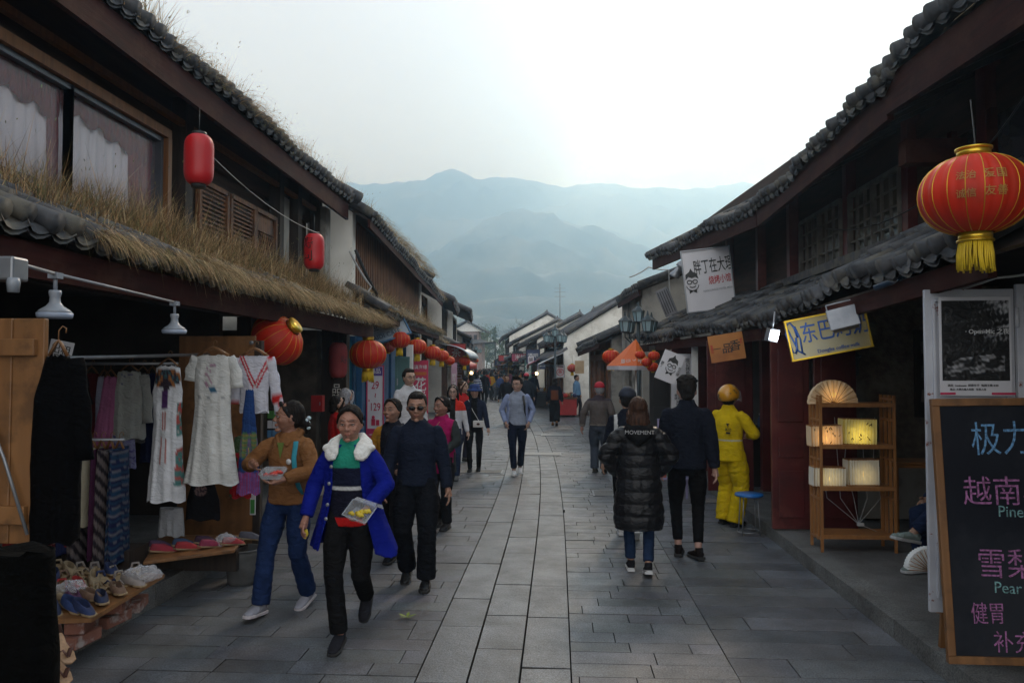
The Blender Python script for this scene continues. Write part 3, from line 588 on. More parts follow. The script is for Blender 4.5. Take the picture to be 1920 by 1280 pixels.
# door leaves, folded out towards the street, each with raised panels
def leaf(x0, x1, y, z0, z1, m, H):
    d = MB(); d.box(((x0 + x1) / 2, y, (z0 + z1) / 2), (x1 - x0, .05, z1 - z0)); w = x1 - x0
    for a, b2 in ((.04, .32), (.36, .48), (.52, .96)):
        h = z1 - z0; d.box(((x0 + x1) / 2, y - .032, z0 + h * (a + b2) / 2), (w * .66, .022, h * (b2 - a) * .86), )
    d.build('door', m, H, bevel=.006)
leaf(2.33, 2.74, 8.6, .14, 2.25, M_doorred, H); leaf(2.14, 2.78, 11.2, .14, 2.28, M_doorred, H); leaf(2.8, 3.2, 8.62, .14, 2.25, M_doorred, H)
m2 = MB(); m2.box((2.16, 12.3, 1.25), (.09, .07, 2.3)); m2.build('door_frame', M_white, H)
leaf(1.72, 2.1, 14.6, .14, 2.3, mat('door_black', (.03, .03, .032), (.02, .02, .02), 4, .5, .1), H)
m2 = MB(); m2.box((2.36, 13.4, 1.2), (.8, .05, 2.3)); m2.build('door', M_doorred, H)
# ------------------------------------------------------------------ street-end buildings and trees
def tower():
    p = on_y(878, 640, 105); H = empty('gate_tower', (p.x, 105, 0), 'small pavilion tower with white gable and upturned eaves at the street end', 'tower')
    x = p.x; mb = MB(); mb.box((x, 105, 2.6), (4.2, 4, 5.2)); mb.box((x, 105, 6.0), (3.2, 3.2, 1.6)); mb.build('wall', mat('tower_wall', (.3, .22, .2), (.22, .17, .16), 2, .8, .1), H)
    mb = MB(); mb.prism([(x - 2.1, 103.2, 6.7), (x + 2.1, 103.2, 6.7), (x, 103.2, 7.9)], (0, 3.4, 0)); mb.build('gable', M_white, H)
    for nm, z, w, hh in (('lower_eave', 4.9, 3.4, .8), ('upper_eave', 7.0, 3.9, 1.9)):
        mb = MB(); P3 = []
        for i in range(9):
            t = i / 8; r_ = w * (1 - t * .45) + .5 * (1 - t) ** 3; row = []
            if nm == 'upper_eave': continue
            for a in range(16): an = 6.2832 * a / 16; row.append((x + r_ * math.copysign(min(1, abs(math.cos(an)) * 1.35), math.cos(an)), 105 + r_ * .8 * math.copysign(min(1, abs(math.sin(an)) * 1.35), math.sin(an)), z + hh * t ** .8 + .35 * (1 - t) ** 4 * abs(math.sin(2 * an))))
            P3.append(row)
        if P3: mb.grid(P3, False, True)
        else:
            for sg in (-1, 1): tile_roof(mb, (x + sg * 2.7, 102.7, 6.6), (x + sg * 2.7, 107.3, 6.6), (-sg * 2.7, 0, 1.5), .4, 1.2, .13, 6)
            mb.ring([(x, 102.5, 8.2), (x, 107.5, 8.2)], .16, 6); mb.ring([(x, 104.8, 8.2), (x, 104.8, 9.6)], [.1, .03], 6)
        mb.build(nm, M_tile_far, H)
    mb = MB()
    for i in range(4): mb.box((x - 1.15 + i * .77, 103.36, 5.9), (.45, .06, .7))
    mb.build('window', M_darkwood, H)
tower()
mw = mat('distant_white_wall', (.7, .7, .7), (.6, .6, .6), .5, .8, 0)
for i, (px, w, h, d) in enumerate(((935, 26, 9, 420), (962, 22, 10, 440), (985, 30, 8, 470), (1010, 20, 12, 430))):
    p = on_y(px, 640, d); H = empty('distant_building', (p.x, d, 0), ('low', 'second', 'third', 'tallest')[i] + ' of the hazy white buildings at the foot of the hill, ' + ('behind the conifers', 'right of the conifers', 'behind the gable roofs', 'beside the roof mast')[i], 'building')
    mb = MB(); mb.box((p.x, d, h), (w, 12, h * 2)); mb.build('wall', mw, H); mb = MB(); mb.prism([(p.x - w / 2 - 1, d - 7, h * 2), (p.x + w / 2 + 1, d - 7, h * 2), (p.x, d - 7, h * 2 + 4)], (0, 14, 0)); mb.build('roof', M_tile_far, H)
    mb = MB()
    for k in range(int(w / 3.2)):
        for zz in (h * .6, h * 1.1, h * 1.6): mb.box((p.x - w / 2 + 2 + k * 3.1, d - 6.05, zz), (1.4, .1, 1.5))
    mb.build('windows', M_glass, H).name = 'window'
M_leafd = mat('conifer_needles', (.03, .055, .035), (.05, .08, .045), 2, .8, 0); M_leafb = mat('bushy_leaves', (.06, .09, .035), (.1, .12, .05), 2, .8, 0); M_bark = mat('bark', (.09, .07, .05), (.06, .045, .035), 8, .9, .4)
def tree(px, d, h, kind, label):
    p = on_y(px, 690, d); T = empty(kind, (p.x, d, 0), label, 'tree', 'trees at the street end'); r = random.Random(int(px))
    mb = MB(); mb.ring([(p.x, d, -.3), (p.x + .1, d, h * .5), (p.x, d, h * .95)], [h * .022, h * .014, h * .004], 7)
    V = MB()
    limbs = 26 if kind != 'bare_tree' else 34
    for i in range(limbs):
        t = .15 + .8 * i / limbs if kind == 'conifer_tree' else r.uniform(.35, .9); a = r.uniform(0, 6.283)
        ln = (h * .2 * (1.12 - t) * r.uniform(.8, 1.15)) if kind == 'conifer_tree' else h * r.uniform(.18, .33)
        up = -.1 if kind == 'conifer_tree' else .7
        b0 = Vector((p.x, d, h * t)); e = b0 + Vector((math.cos(a), math.sin(a), up)) * ln; mb.ring([b0, (b0 + e) / 2 + Vector((0, 0, .05 * ln)), e], [h * .006, h * .004, h * .0015], 5)
        if kind == 'bare_tree':
            for q_ in range(5): s_ = b0.lerp(e, r.uniform(.4, 1)); mb.ring([s_, s_ + Vector((r.uniform(-1, 1), r.uniform(-1, 1), r.uniform(.3, 1.2))) * ln * .4], [h * .002, h * .0008], 4)
        cnt = {'conifer_tree': 60, 'leafy_tree': 80, 'bare_tree': 40}[kind]
        for q_ in range(cnt):
            c = b0.lerp(e, r.uniform(.15, 1.05)) + Vector((r.gauss(0, 1), r.gauss(0, 1), r.gauss(0, .8))) * (ln * .2); s_ = h * r.uniform(.008, .02) * (.5 if kind == 'bare_tree' else 1)
            u = Vector((r.gauss(0, 1), r.gauss(0, 1), r.gauss(0, 1))).normalized() * s_; w = u.orthogonal().normalized() * s_ * .7
            V.add([c - u, c + w, c + u, c - w], [(0, 1, 2, 3)])
    mb.build('trunk', M_bark, T); V.build('crown', M_leafd if kind == 'conifer_tree' else M_leafb, T)
tree(928, 135, 9.5, 'conifer_tree', 'dark conifer standing at the far end of the street'); tree(942, 140, 8.0, 'conifer_tree', 'smaller conifer just right of the dark one')
tree(900, 128, 8.2, 'leafy_tree', 'rounded green tree behind the pavilion tower'); tree(912, 150, 7.0, 'leafy_tree', 'low green tree between tower and conifers'); tree(955, 125, 6.5, 'leafy_tree', 'low olive tree right above the crowd'); tree(888, 150, 9, 'leafy_tree', 'grey-green tree touching the tower roof')
tree(972, 150, 9.5, 'bare_tree', 'thin nearly leafless tree left of the white gables'); tree(988, 155, 10.5, 'bare_tree', 'pale budding tree beside the leafless one')
# ------------------------------------------------------------------ lanterns
M_lan = mat('lantern_silk', (.62, .03, .008), (.48, .018, .006), 3, .5, .05, spec=.25, c3=(.42, .03, .012), s3=2.2); M_lanpink = mat('lantern_faded', (.42, .05, .045), (.35, .04, .035), 3, .6, .05)
M_gold = mat('gold_foil', (.75, .5, .05), (.6, .38, .03), 6, .3, .1, metal=.75); M_tassel = mat('tassel_yellow', (.75, .52, .02), (.55, .36, .01), 9, .6, .1)
M_lantext = mat('gold_print', (.6, .42, .12), None, 5, .5, 0)
def lantern(c, dia, label, tilt=(0, 0), tass=True, group='round red lanterns', hang=.25, m=None, ribs=16, txt=None, squash=.78, rz=0):
    E_ = empty('paper_lantern', c, label, 'lantern', group); E_.rotation_euler = (tilt[0], tilt[1], rz)
    r = dia / 2; h = r * squash; mb = MB(); n = ribs * 6; P3 = []
    for i in range(25):
        t = math.pi * (.09 + .82 * i / 24); row = []
        for k in range(n): a = 6.2832 * k / n; rr = r * math.sin(t) ** .85 * (1 - .03 * (1 - abs(math.cos(ribs / 2 * a)) ** .5)); row.append((rr * math.cos(a), rr * math.sin(a), h * math.cos(t)))
        P3.append(row)
    mb.grid(P3, True, True); mb.build('shell', m or M_lan, E_, world=False)
    mb = MB()
    for k in range(ribs):
        a = 6.2832 * (k + .0) / ribs; mb.ring([(r * math.sin(t) ** .85 * 1.004 * math.cos(a), r * math.sin(t) ** .85 * 1.004 * math.sin(a), h * math.cos(t)) for t in [math.pi * (.09 + .82 * j / 14) for j in range(15)]], dia * .0045, 4)
    mb.build('ribs', M_gold, E_, world=False).name = 'rib_trim'
    for s, nm in ((1, 'top_cap'), (-1, 'bottom_cap')):
        mb = MB(); z = h * .955 * s; q = sorted((z, z + s * dia * .08)); mb.lathe([(r * .3, q[0]), (r * .3, q[1])], n=24); mb.lathe([(r * .33, z + s * dia * .07), (r * .33, z + s * dia * .09)], n=24); mb.build(nm, M_gold, E_, world=False)
    if tass:
        mb = MB(); rd = random.Random(int(dia * 1e3))
        for k in range(44): a = 6.2832 * k / 44; rr = r * .27; ln = dia * .29 * rd.uniform(.85, 1.08); z = -h - dia * .06; mb.ring([(rr * math.cos(a), rr * math.sin(a), z), (rr * 1.08 * math.cos(a) + rd.gauss(0, .004), rr * 1.08 * math.sin(a), z - ln * .5), (rr * 1.15 * math.cos(a + rd.gauss(0, .05)), rr * 1.15 * math.sin(a), z - ln)], dia * .011, 4)
        mb.build('tassel', M_tassel, E_, world=False)
    if hang:
        mb = MB(); mb.ring([(0, 0, h), (0.01, 0, h + dia * .12), (-.01, 0, h + dia * .1 + hang)], .004, 5); mb.build('cord', M_wire, E_, world=False)
    if txt:
        mb = MB()
        for t_, az, z, sz in txt:
            v, f = text_mb(t_, sz, .002); out = []
            for p in v:
                zz_ = p[2] + z; tt = math.acos(max(-1, min(1, zz_ / h))); rr = r * math.sin(tt) ** .85 * 1.012; a = az + p[0] / rr; out.append((rr * math.cos(a), rr * math.sin(a), zz_))
            mb.add(out, f)
        mb.build('lettering', M_lantext, E_, world=False)
    return E_
def lan_px(px, py, w, d, label, **k):
    p = on_y(px, py, d); return lantern(p, w * d / 1440 * math.cos(0), label, **k)
az0 = -math.pi / 2 - .5
lan_px(1827, 366, 186, 4.25, 'large red lantern with gold characters and yellow tassel above the poster door', group='round red lanterns', ribs=20, txt=[('爱国', az0 + .38, .055, .055), ('友善', az0 + .38, -.035, .055), ('法治', az0 - .12, .055, .048), ('诚信', az0 - .12, -.04, .048)])
lan_px(520, 636, 104, 8.1, 'red lantern blown sideways under the grassy eave', tilt=(.15, .95), tass=False, hang=0)
lan_px(690, 664, 70, 11.9, 'red lantern with ragged tassel right of the carved black post')
lan_px(749, 637, 41, 14.8, 'first lantern of the row under the mossy eave')
lan_px(782, 650, 37, 16.3, 'second lantern of the row, above the pink banner'); lan_px(811, 661, 33, 18.2, 'third lantern of the row, largest part hiding the fourth')
lan_px(828, 667, 28, 19.8, 'fourth lantern, peeking out behind the third'); lan_px(843, 676, 20, 22.5, 'fifth lantern, without a tassel', tass=False); lan_px(871, 677, 22, 26, 'lone lantern beyond the curved awning')
lan_px(728, 651, 26, 15.6, 'faded lantern tucked in behind the first of the row', m=M_lanpink, tass=False)
lan_px(1146, 669, 34, 15.2, 'red lantern in front of the carved folding doors'); lan_px(1073, 690, 19, 24, 'small dark red lantern on the white wall', m=M_lanpink)
for i, (px, py, w, d, nm) in enumerate(((1200, 665, 19, 13.2, 'upper left lantern'), (1213, 679, 21, 13.0, 'lower left lantern'), (1226, 667, 22, 12.8, 'upper right lantern'), (1224, 688, 22, 13.4, 'lowest lantern'))):
    lan_px(px, py, w, d, nm + ' of the cluster of four by the orange umbrella', group='cluster of small lanterns', ribs=12, tass=False, hang=.1)
lan_px(1036, 692, 9, 52, 'pinkish lantern under the far signboards', m=M_lanpink); lan_px(893, 676, 9, 48, 'tiny lantern on the far left house')
def tube_lantern(c, dia, h, label, txt=None, m=None, az=-math.pi / 2):
    E_ = empty('cylinder_lantern', c, label, 'lantern', 'tall cylinder lanterns'); r = dia / 2; mb = MB(); P = [(r * .45, -h / 2)]
    for i in range(61):
        t = -1 + 2 * i / 60; rr = r * (1 - abs(t) ** 6 * .38) * (1 + .012 * math.cos(i * math.pi)); P.append((rr, t * h / 2))
    P.append((r * .45, h / 2)); mb.lathe(P, n=32); mb.build('shell', m or mat('lantern_red_bright', (.5, .008, .012), (.4, .006, .01), 3, .45, .05), E_, world=False)
    for z in (h / 2 + .012, -h / 2 - .012): mb = MB(); mb.lathe([(r * .5, z - .014), (r * .5, z + .014)], n=20); mb.build('cap', M_wire, E_, world=False)
    mb = MB(); mb.ring([(0, 0, h / 2), (0, 0, h / 2 + .22)], .004, 5); mb.build('cord', M_wire, E_, world=False)
    if txt:
        mb = MB()
        for t_, z, sz in txt:
            v, f = text_mb(t_, sz, .004)
            out = []
            for p in v: rr = r * 1.02; a = az + p[0] / rr; out.append((rr * math.cos(a), rr * math.sin(a), p[2] + z))
            mb.add(out, f)
        mb.build('lettering', M_wire, E_, world=False)
p = on_y(373, 300, 5.9); tube_lantern(p, .225, .39, 'plain bright red cylinder lantern under the upper eave')
p = on_y(589, 472, 9.4); tube_lantern(p, .25, .44, 'red cylinder lantern with two black characters near the white pier', [('寿', .085, .15), ('司', -.07, .15)], az=-math.pi / 2 - .35)
p = on_y(634, 675, 11.2); tube_lantern(p, .27, .52, 'faded red cylinder lantern hanging on the black post', [('寿司', 0, .12)], mat('lantern_red_faded', (.26, .03, .03), (.2, .02, .022), 3, .7, .05), az=-.2)
# ------------------------------------------------------------------ shop pendant lamps with conduit
M_lampw = mat('lamp_plastic', (.26, .28, .32), (.22, .24, .27), 4, .35, 0)
for i, (px, py, d, sc) in enumerate(((103, 572, 3.75, 1), (327, 608, 5.35, 1))):
    p = on_y(px, py, d); E_ = empty('pendant_lamp', p, ('larger-looking white bulb lamp on the conduit above the black robe', 'white bulb lamp above the plywood panel')[i], 'lamp', 'white pendant lamps under the eave')
    mb = MB(); mb.lathe([(.028, .075), (.03, .06), (.024, .04), (.026, .015), (.04, -.005), (.07, -.025), (.082, -.04)], n=28); mb.build('body', M_lampw, E_, world=False)
    mb = MB(); mb.lathe([(.082, -.058), (.078, -.066), (.001, -.07)][::-1] + [(.084, -.04)], n=28); mb.build('diffuser', mat('lamp_diffuser', (.34, .4, .52), None, 4, .4, 0), E_, world=False)
    mb = MB(); mb.ring([(0, 0, .075), (0, 0, .16)], .01, 8); mb.box((0, 0, .15), (.05, .05, .03)); mb.build('stem', M_lampw, E_, world=False)
mb = MB(); a = on_y(103, 572, 3.75) + Vector((0, 0, .16)); b2 = on_y(327, 608, 5.35) + Vector((0, 0, .16)); c = on_y(20, 490, 3.2)
mb.ring([c, a], .009, 8); mb.ring([a, b2], .008, 8); tag(mb.build('conduit', mat('conduit_grey', (.3, .3, .32), None, 5, .5, 0)), 'grey conduit pipe carrying the two bulb lamps', 'pipe')
E_ = empty('junction_box', on_y(14, 505, 3.1), 'grey outdoor floodlight box at the left edge under the tiles', 'floodlight'); mb = MB(); mb.box((0, 0, 0), (.12, .1, .1)); mb.build('housing', M_metalgrey, E_, False, bevel=.01); mb = MB(); mb.lathe([(.022, -.06), (.026, -.02), (.022, .0)], (.05, -.03, -.04), 12); mb.build('socket', M_lampw, E_, False)
# ------------------------------------------------------------------ signs
def board(name, c, w, h, t, rz, label, cat, mface, frame=None, roll=0, group=None, mframe=None, rx=0):
    E_ = empty(name, c, label, cat, group); E_.rotation_euler = Euler((rx, roll, rz)); mb = MB(); mb.box((0, 0, 0), (w, t, h)); mb.build('panel', mface, E_, False, bevel=.003)
    if frame:
        mb = MB()
        for s in (-1, 1): mb.box((0, -t * .2, s * (h / 2 - frame / 2)), (w + .004, t * 1.6, frame)); mb.box((s * (w / 2 - frame / 2), -t * .2, 0), (frame, t * 1.6 - .002, h - 2 * frame))
        mb.build('frame', mframe or M_white, E_, False)
    return E_
def px_board(name, px0, px1, py0, py1, d, *a, **k):
    c = on_y((px0 + px1) / 2, (py0 + py1) / 2, d); return board(name, c, (px1 - px0) * d / 1440, (py1 - py0) * d / 1440, *a, **k)
M_ink = mat('ink_black', (.015, .015, .015), None, 5, .5, 0); M_inkred = mat('ink_red', (.55, .01, .02), None, 5, .5, 0); M_inkblue = mat('ink_blue', (.02, .07, .25), None, 5, .5, 0); M_inkw = mat('ink_white', (.75, .75, .75), None, 5, .6, 0)
M_signw = mat('sign_white', (.66, .65, .68), (.58, .57, .6), 2, .45, 0)
def face_logo(parent, x, z, s):
    """round-cheeked cook in glasses and bow tie, drawn as raised line work"""
    mb = MB(); y = -.012
    def arc(cx, cz, rx, rz_, a0, a1, r_, n=14): mb.ring([(x + s * (cx + rx * math.cos(a0 + (a1 - a0) * i / n)), y, z + s * (cz + rz_ * math.sin(a0 + (a1 - a0) * i / n))) for i in range(n + 1)], r_ * s, 5)
    mb.prism([(x + s * a, y, z + s * b_) for a, b_ in ((-.3, .12), (-.28, .38), (-.1, .5), (-.02, .66), (.06, .5), (.24, .4), (.3, .14), (.16, .24), (0, .2), (-.16, .27))], (0, .006, 0))
    arc(-.13, .02, .1, .09, 0, 6.3, .022); arc(.13, .02, .1, .09, 0, 6.3, .022); arc(0, .03, .05, .03, .3, 2.8, .018, 5)
    arc(0, -.12, .28, .26, math.pi * 1.02, math.pi * 1.98, .018); arc(0, -.16, .13, .07, math.pi, 2 * math.pi, .02)
    for sg in (-1, 1): mb.prism([(x, y, z - s * .42), (x + sg * s * .17, y, z - s * .34), (x + sg * s * .17, y, z - s * .52)][::sg], (0, .006, 0))
    return mb.build('emblem', M_ink, parent, False)
E_ = px_board('signboard', 1283, 1372, 466, 582, 12.3, .05, R(-4), 'white signboard with cartoon cook and tall black lettering on the lower roof', 'sign', M_signw, frame=.015, roll=R(-6), mframe=M_metalgrey)
letters(E_, [('胖丁在大理', .1, .2, .2, .62, 1.25, .05)], M_ink).location.y = -.03; letters(E_, [('烧烤小馆', .18, -.02, .11, .8, 1.3, .05)], M_inkred).location.y = -.03; letters(E_, [('NANGONGGE·HOTEL MENU', .14, -.17, .045, .8, 1, .05)], M_metalgrey).location.y = -.03
face_logo(E_, -.25, -.02, .34).location.y = -.022
E_ = px_board('banner', 1236, 1276, 660, 716, 12.2, .012, R(-8), 'white cloth banner with cook face hanging crooked under the eave', 'banner', M_signw, roll=R(22)); face_logo(E_, .02, .02, .28); letters(E_, [('胖\n丁', -.13, -.0, .05), ('在\n大\n理', .15, -.02, .05)], M_ink).location.y = -.012
E_ = px_board('signboard', 1238, 1262, 540, 592, 14.4, .04, R(-20), 'grey weathered slatted sign leaning beside the white signboard', 'sign', mat('sign_slate', (.2, .2, .22), (.12, .12, .13), 5, .6, .2), roll=R(-22))
mb = MB()
for i in range(5): mb.box((-.09 + i * .045, -.026, 0), (.014, .012, .44))
mb.build('stripe', M_ink, E_, False)
E_ = px_board('signboard', 1331, 1394, 626, 676, 9.6, .03, R(-4), 'orange wooden plaque with three calligraphy characters under the right eave', 'sign', mat('plaque_orange', (.5, .2, .045), (.42, .15, .03), 3, .5, .1, c3=(.35, .12, .03)), roll=R(-9))
letters(E_, [('一', -.12, -.01, .1), ('品', .0, -.02, .13), ('香', .1, .0, .14)], M_ink).location.y = -.017
letters(E_, [('茗\n香\n坊', -.18, 0, .035), ('茶\n礼', .18, .05, .035)], M_inkred).location.y = -.017
E_ = px_board('signboard', 1481, 1622, 588, 664, 6.9, .05, R(-10), 'yellow sign with blue characters hanging crooked under the right eave', 'sign', mat('sign_yellow', (.3, .23, .07), (.32, .29, .2), 2, .35, .05), frame=.014, roll=R(-11), mframe=M_gold)
letters(E_, [('东巴烤奶', .06, .03, .15, .95, 1.3)], M_inkblue).location.y = -.028
letters(E_, [('Dongba coffee·milk', .06, -.135, .045)], M_inkblue).location.y = -.028
mb = MB(); mb.ring([(-.3 + .045 * math.cos(t / 9 * 6.28) * (1 - .3 * (t > 4)), -.03, .02 + .14 * math.sin(t / 9 * 6.28)) for t in range(10)], .009, 5); mb.ring([(-.32, -.03, .1), (-.29, -.03, -.02), (-.27, -.03, -.1), (-.22, -.03, -.14)], .008, 5); mb.ring([(-.26, -.03, .12), (-.235, -.03, 0), (-.24, -.03, -.12)], .008, 5); mb.build('emblem', M_inkblue, E_, False)
# lamp box of the sign and the glaring flood lamp
E_ = empty('floodlight', on_y(1452, 629, 6.6), 'small square floodlight switched on, glaring white', 'floodlight'); E_.rotation_euler = (R(10), R(8), R(25))
mb = MB(); mb.box((0, .03, 0), (.1, .05, .11)); mb.build('housing', M_metalgrey, E_, False); mb = MB(); mb.box((0, 0, 0), (.075, .01, .085)); mb.build('lens', mat('lamp_glow', (1, 1, 1), None, 5, .3, 0, emit=(.85, .92, 1, 22)), E_, False); mb = MB(); mb.ring([(0, .04, .05), (0, .06, .2)], .008, 6); mb.build('bracket', M_metalgrey, E_, False)
ld = bpy.data.lights.new('floodlight_beam', 'SPOT'); lo = bpy.data.objects.new('floodlight_beam', ld); COL.objects.link(lo); lo.location = on_y(1452, 629, 6.6) + Vector((.02, -.07, 0)); ld.energy = 6; ld.color = (.85, .92, 1); ld.spot_size = R(150); ld.shadow_soft_size = .04
tg = on_y(1520, 640, 6.8) - lo.location; lo.rotation_euler = tg.to_track_quat('-Z', 'Y').to_euler()
E_ = empty('floodlight', on_y(1582, 600, 6.3), 'grey switched-off floodlight box in front of the yellow sign', 'floodlight'); E_.rotation_euler = (R(-20), R(-14), R(-20)); mb = MB(); mb.box((0, 0, 0), (.2, .1, .15)); mb.box((0, -.055, 0), (.23, .02, .18)); mb.build('housing', M_metalgrey, E_, False, bevel=.008); mb = MB(); mb.ring([(-.1, 0, .05), (-.1, 0, .16), (.1, 0, .16), (.1, 0, .05)], .008, 6); mb.build('bracket', M_metalgrey, E_, False)
E_ = empty('spotlight', on_y(1275, 690, 12.2), '', ''); bpy.data.objects.remove(E_)
for i, (px, py, d) in enumerate(((1281, 492, 12.6), (1268, 510, 12.9))):
    E_ = empty('floodlight', on_y(px, py, d), ('upper', 'lower')[i] + ' of two grey bell lamps above the cook signboard', 'lamp', 'bell lamps at the cook signboard'); E_.rotation_euler = (R(20), R(25), 0)
    mb = MB(); mb.lathe([(.09, -.08), (.085, -.05), (.05, .02), (.03, .08)], n=20); mb.build('shade', M_metalgrey, E_, False); mb = MB(); mb.ring([(0, 0, .08), (.05, 0, .2)], .01, 6); mb.build('arm', M_metalgrey, E_, False)
# white menu boards by the cook banner
E_ = px_board('menu_board', 1259, 1297, 664, 780, 12.9, .03, R(-3), 'tall white menu board with rows of small print behind the cook banner', 'sign', M_signw)
letters(E_, [('陈\n记\n烤\n鱼', .1, .3, .075), ('香辣蟹\n烤乳扇\n米线\n饵块', -.04, -.25, .055)], M_ink).location.y = -.018
# left street signs
E_ = px_board('price_banner', 687, 720, 684, 822, 14.0, .03, R(6), 'white and magenta price banner reading 29 to 129', 'banner', M_signw, frame=.022, mframe=mat('banner_magenta', (.5, .02, .1), None, 4, .5, 0))
mb = MB(); mb.box((.0, -.02, .56), (.26, .012, .16)); mb.build('header', mat('banner_violet', (.08, .04, .25), None, 4, .5, 0), E_, False); mb = MB(); mb.box((0, -.02, -.57), (.3, .012, .16)); mb.build('footer', MATS['banner_magenta'], E_, False)
letters(E_, [('精品', 0, .56, .11)], M_inkw).location.y = -.028
letters(E_, [('29', .0, .3, .17, .85, 1.2), ('~', 0, .12, .14, 1, 1, 1.57), ('129', .0, -.1, .17, .8, 1.2), ('¥', -.11, .02, .06)], mat('ink_magenta', (.5, .01, .06), None, 5, .5, 0)).location.y = -.02
letters(E_, [('HELLO GIFT', 0, -.6, .04)], M_inkw).location.y = -.03
mb = MB(); mb.box((-.03, -.02, -.37), (.07, .014, .12)); mb.box((.05, -.02, -.38), (.06, .014, .1)); mb.ball((-.03, -.02, -.28), (.03, .012, .03)); mb.build('emblem', MATS['ink_magenta'], E_, False)
M_pink = mat('banner_pink', (.5, .03, .09), (.45, .025, .08), 3, .5, .05)
E_ = px_board('vertical_banner', 774, 803, 675, 815, 17.2, .02, R(5), 'pink standing banner with large white characters beside the teal door', 'banner', M_pink)
letters(E_, [('滇海缘', 0, .68, .1), ('花\n饼', 0, .12, .3, .9, 1.1), ('现烤', .0, .4, .08), ('鲜花饼\n酥皮\n玫瑰', .03, -.5, .1)], M_inkw).location.y = -.015
mb = MB(); mb.box((0, -.012, .54), (.26, .008, .07)); mb.build('ribbon', mat('ribbon_orange', (.6, .15, .02), None, 4, .5, 0), E_, False)
E_ = px_board('vertical_banner', 846, 857, 680, 745, 24, .03, R(5), 'narrow pale pink banner on a post behind the lantern row', 'banner', mat('banner_pale', (.5, .3, .4), None, 3, .5, 0)); letters(E_, [('鲜\n花\n饼', 0, 0, .14)], M_inkw).location.y = -.02
E_ = board('shop_sign', on_y(716, 620, 14.6), 1.05, .5, .05, R(35), 'tilted blue sign board with black cat silhouette and pale letters', 'sign', mat('sign_pale', (.35, .38, .42), (.2, .28, .36), 1.5, .5, 0), frame=.03, mframe=M_bluewood, roll=R(-18), rx=R(-25))
letters(E_, [('HAIDI CAFE', 0, -.12, .13), ('海迪', -.25, .1, .2)], mat('ink_navy', (.03, .06, .12), None, 5, .5, 0)).location.y = -.03
mb = MB(); mb.ball((.15, -.035, .05), (.14, .01, .07)); mb.ball((.3, -.035, .1), (.05, .01, .05)); mb.ring([(.02, -.035, .05), (-.06, -.035, .12), (-.05, -.035, .2)], .015, 5); mb.prism([(.27, -.035, .13), (.29, -.035, .19), (.31, -.035, .13)], (0, .01, 0)); mb.build('emblem', M_ink, E_, False)
# teal door, red cabinet, blue panel on the left shopfront (house 2)
E_ = px_board('shop_door', 741, 768, 668, 745, 15.6, .06, R(8), 'teal green wooden door leaf standing open by the pink banner', 'door', M_teal, frame=.05, mframe=M_teal); mb = MB(); mb.box((-.1, -.05, -.1), (.02, .04, .14)); mb.build('handle', M_metalgrey, E_, False)
E_ = board('door_panel', on_y(768, 745, 15.9), .14, 2.2, .06, 0, 'tall grey-white door jamb board beside the teal door', 'door', M_white)
E_ = board('wall_panel', on_y(650, 735, 12.85), .3, 1.9, .05, R(0), 'bright blue painted panel between the black post and the price banner', 'panel', mat('panel_cyan', (.03, .3, .5), (.025, .25, .42), 3, .5, .1), frame=.05, mframe=M_bluewood)
E_ = board('door_panel', on_y(672, 735, 13.4), .15, 2.2, .08, 0, 'dark blue upright post left of the price banner', 'post', M_bluewood)
E_ = board('fire_box', on_y(596, 756, 11.3), .17, .24, .12, 0, 'red metal box fixed to the stone wall', 'box', mat('box_red', (.4, .015, .015), None, 4, .45, 0)); mb = MB(); mb.box((.05, -.065, 0), (.015, .015, .05)); mb.build('handle', M_metalgrey, E_, False)
E_ = empty('carved_post', (-3.47, 12.0, .156), 'black timber post with pale carved characters', 'post')
q = E_.location; mb = MB(); mb.box((0, 0, 1.15), (.3, .2, 2.3)); mb.build('shaft', M_darkwood, E_, False, bevel=.01); mb = MB(); mb.box((0, 0, .06), (.38, .28, .12)); mb.build('plinth', M_side, E_, False, bevel=.01)
letters(E_, [('古\n韵', -.0, 1.72, .17), ('品\n味', -.0, 1.32, .16), ('茶\n居', .0, .74, .17)], M_plaster).location.y = -.103
# ------------------------------------------------------------------ chalkboard and poster door
c = on_y(1860, 985, 4.72)
E_ = empty('chalkboard', (2.89, 4.72, .95), 'black chalkboard menu in wooden frame leaning before the white metal door', 'chalkboard'); E_.rotation_euler = (R(-4), R(-1), R(-3))
bw, bh = 1.26, 1.54
mb = MB(); mb.box((0, 0, 0), (bw - .06, .02, bh - .06)); mb.build('slate', mat('slate', (.010, .011, .016), (.018, .02, .026), 1.6, .8, .1, c3=(.026, .028, .034), s3=1.2, spec=.12), E_, False)
mb = MB(); fw = .045
for s in (-1, 1): mb.box((0, -.004, s * (bh / 2 - fw / 2)), (bw, .04, fw)); mb.box((s * (bw / 2 - fw / 2), -.004, 0), (fw, .038, bh - 2 * fw))
mb.build('frame', M_pine, E_, False, bevel=.004)
mb = MB()
for s in (-1, 1): mb.beam((s * .5, .02, .6), (s * .5, .42, -.9), .03, .03)
mb.build('rear_leg', M_pine, E_, False)
def chalk(items, m):
    o_ = letters(E_, items, m, bold=-.004); o_.location.y = -.0125
ck = lambda n, c_: mat(n, c_, tuple(x * .45 for x in c_), 60, .9, 0, lo=.42, hi=.58)
chalk([('极力推荐', -.07, .52, .185, .95, 1.15, .02)], ck('chalk_blue', (.16, .36, .62)))
chalk([('越南小菠萝', -.07, .21, .175, .95, 1.05, .0), ('雪梨奇异果', -.02, -.215, .175, .95, 1.05, -.02), ('健胃', -.39, -.49, .12, .8, 1.1, .02), ('补充维生素', -.09, -.655, .12, .95, 1.1, -.02)], ck('chalk_pink', (.42, .16, .36)))
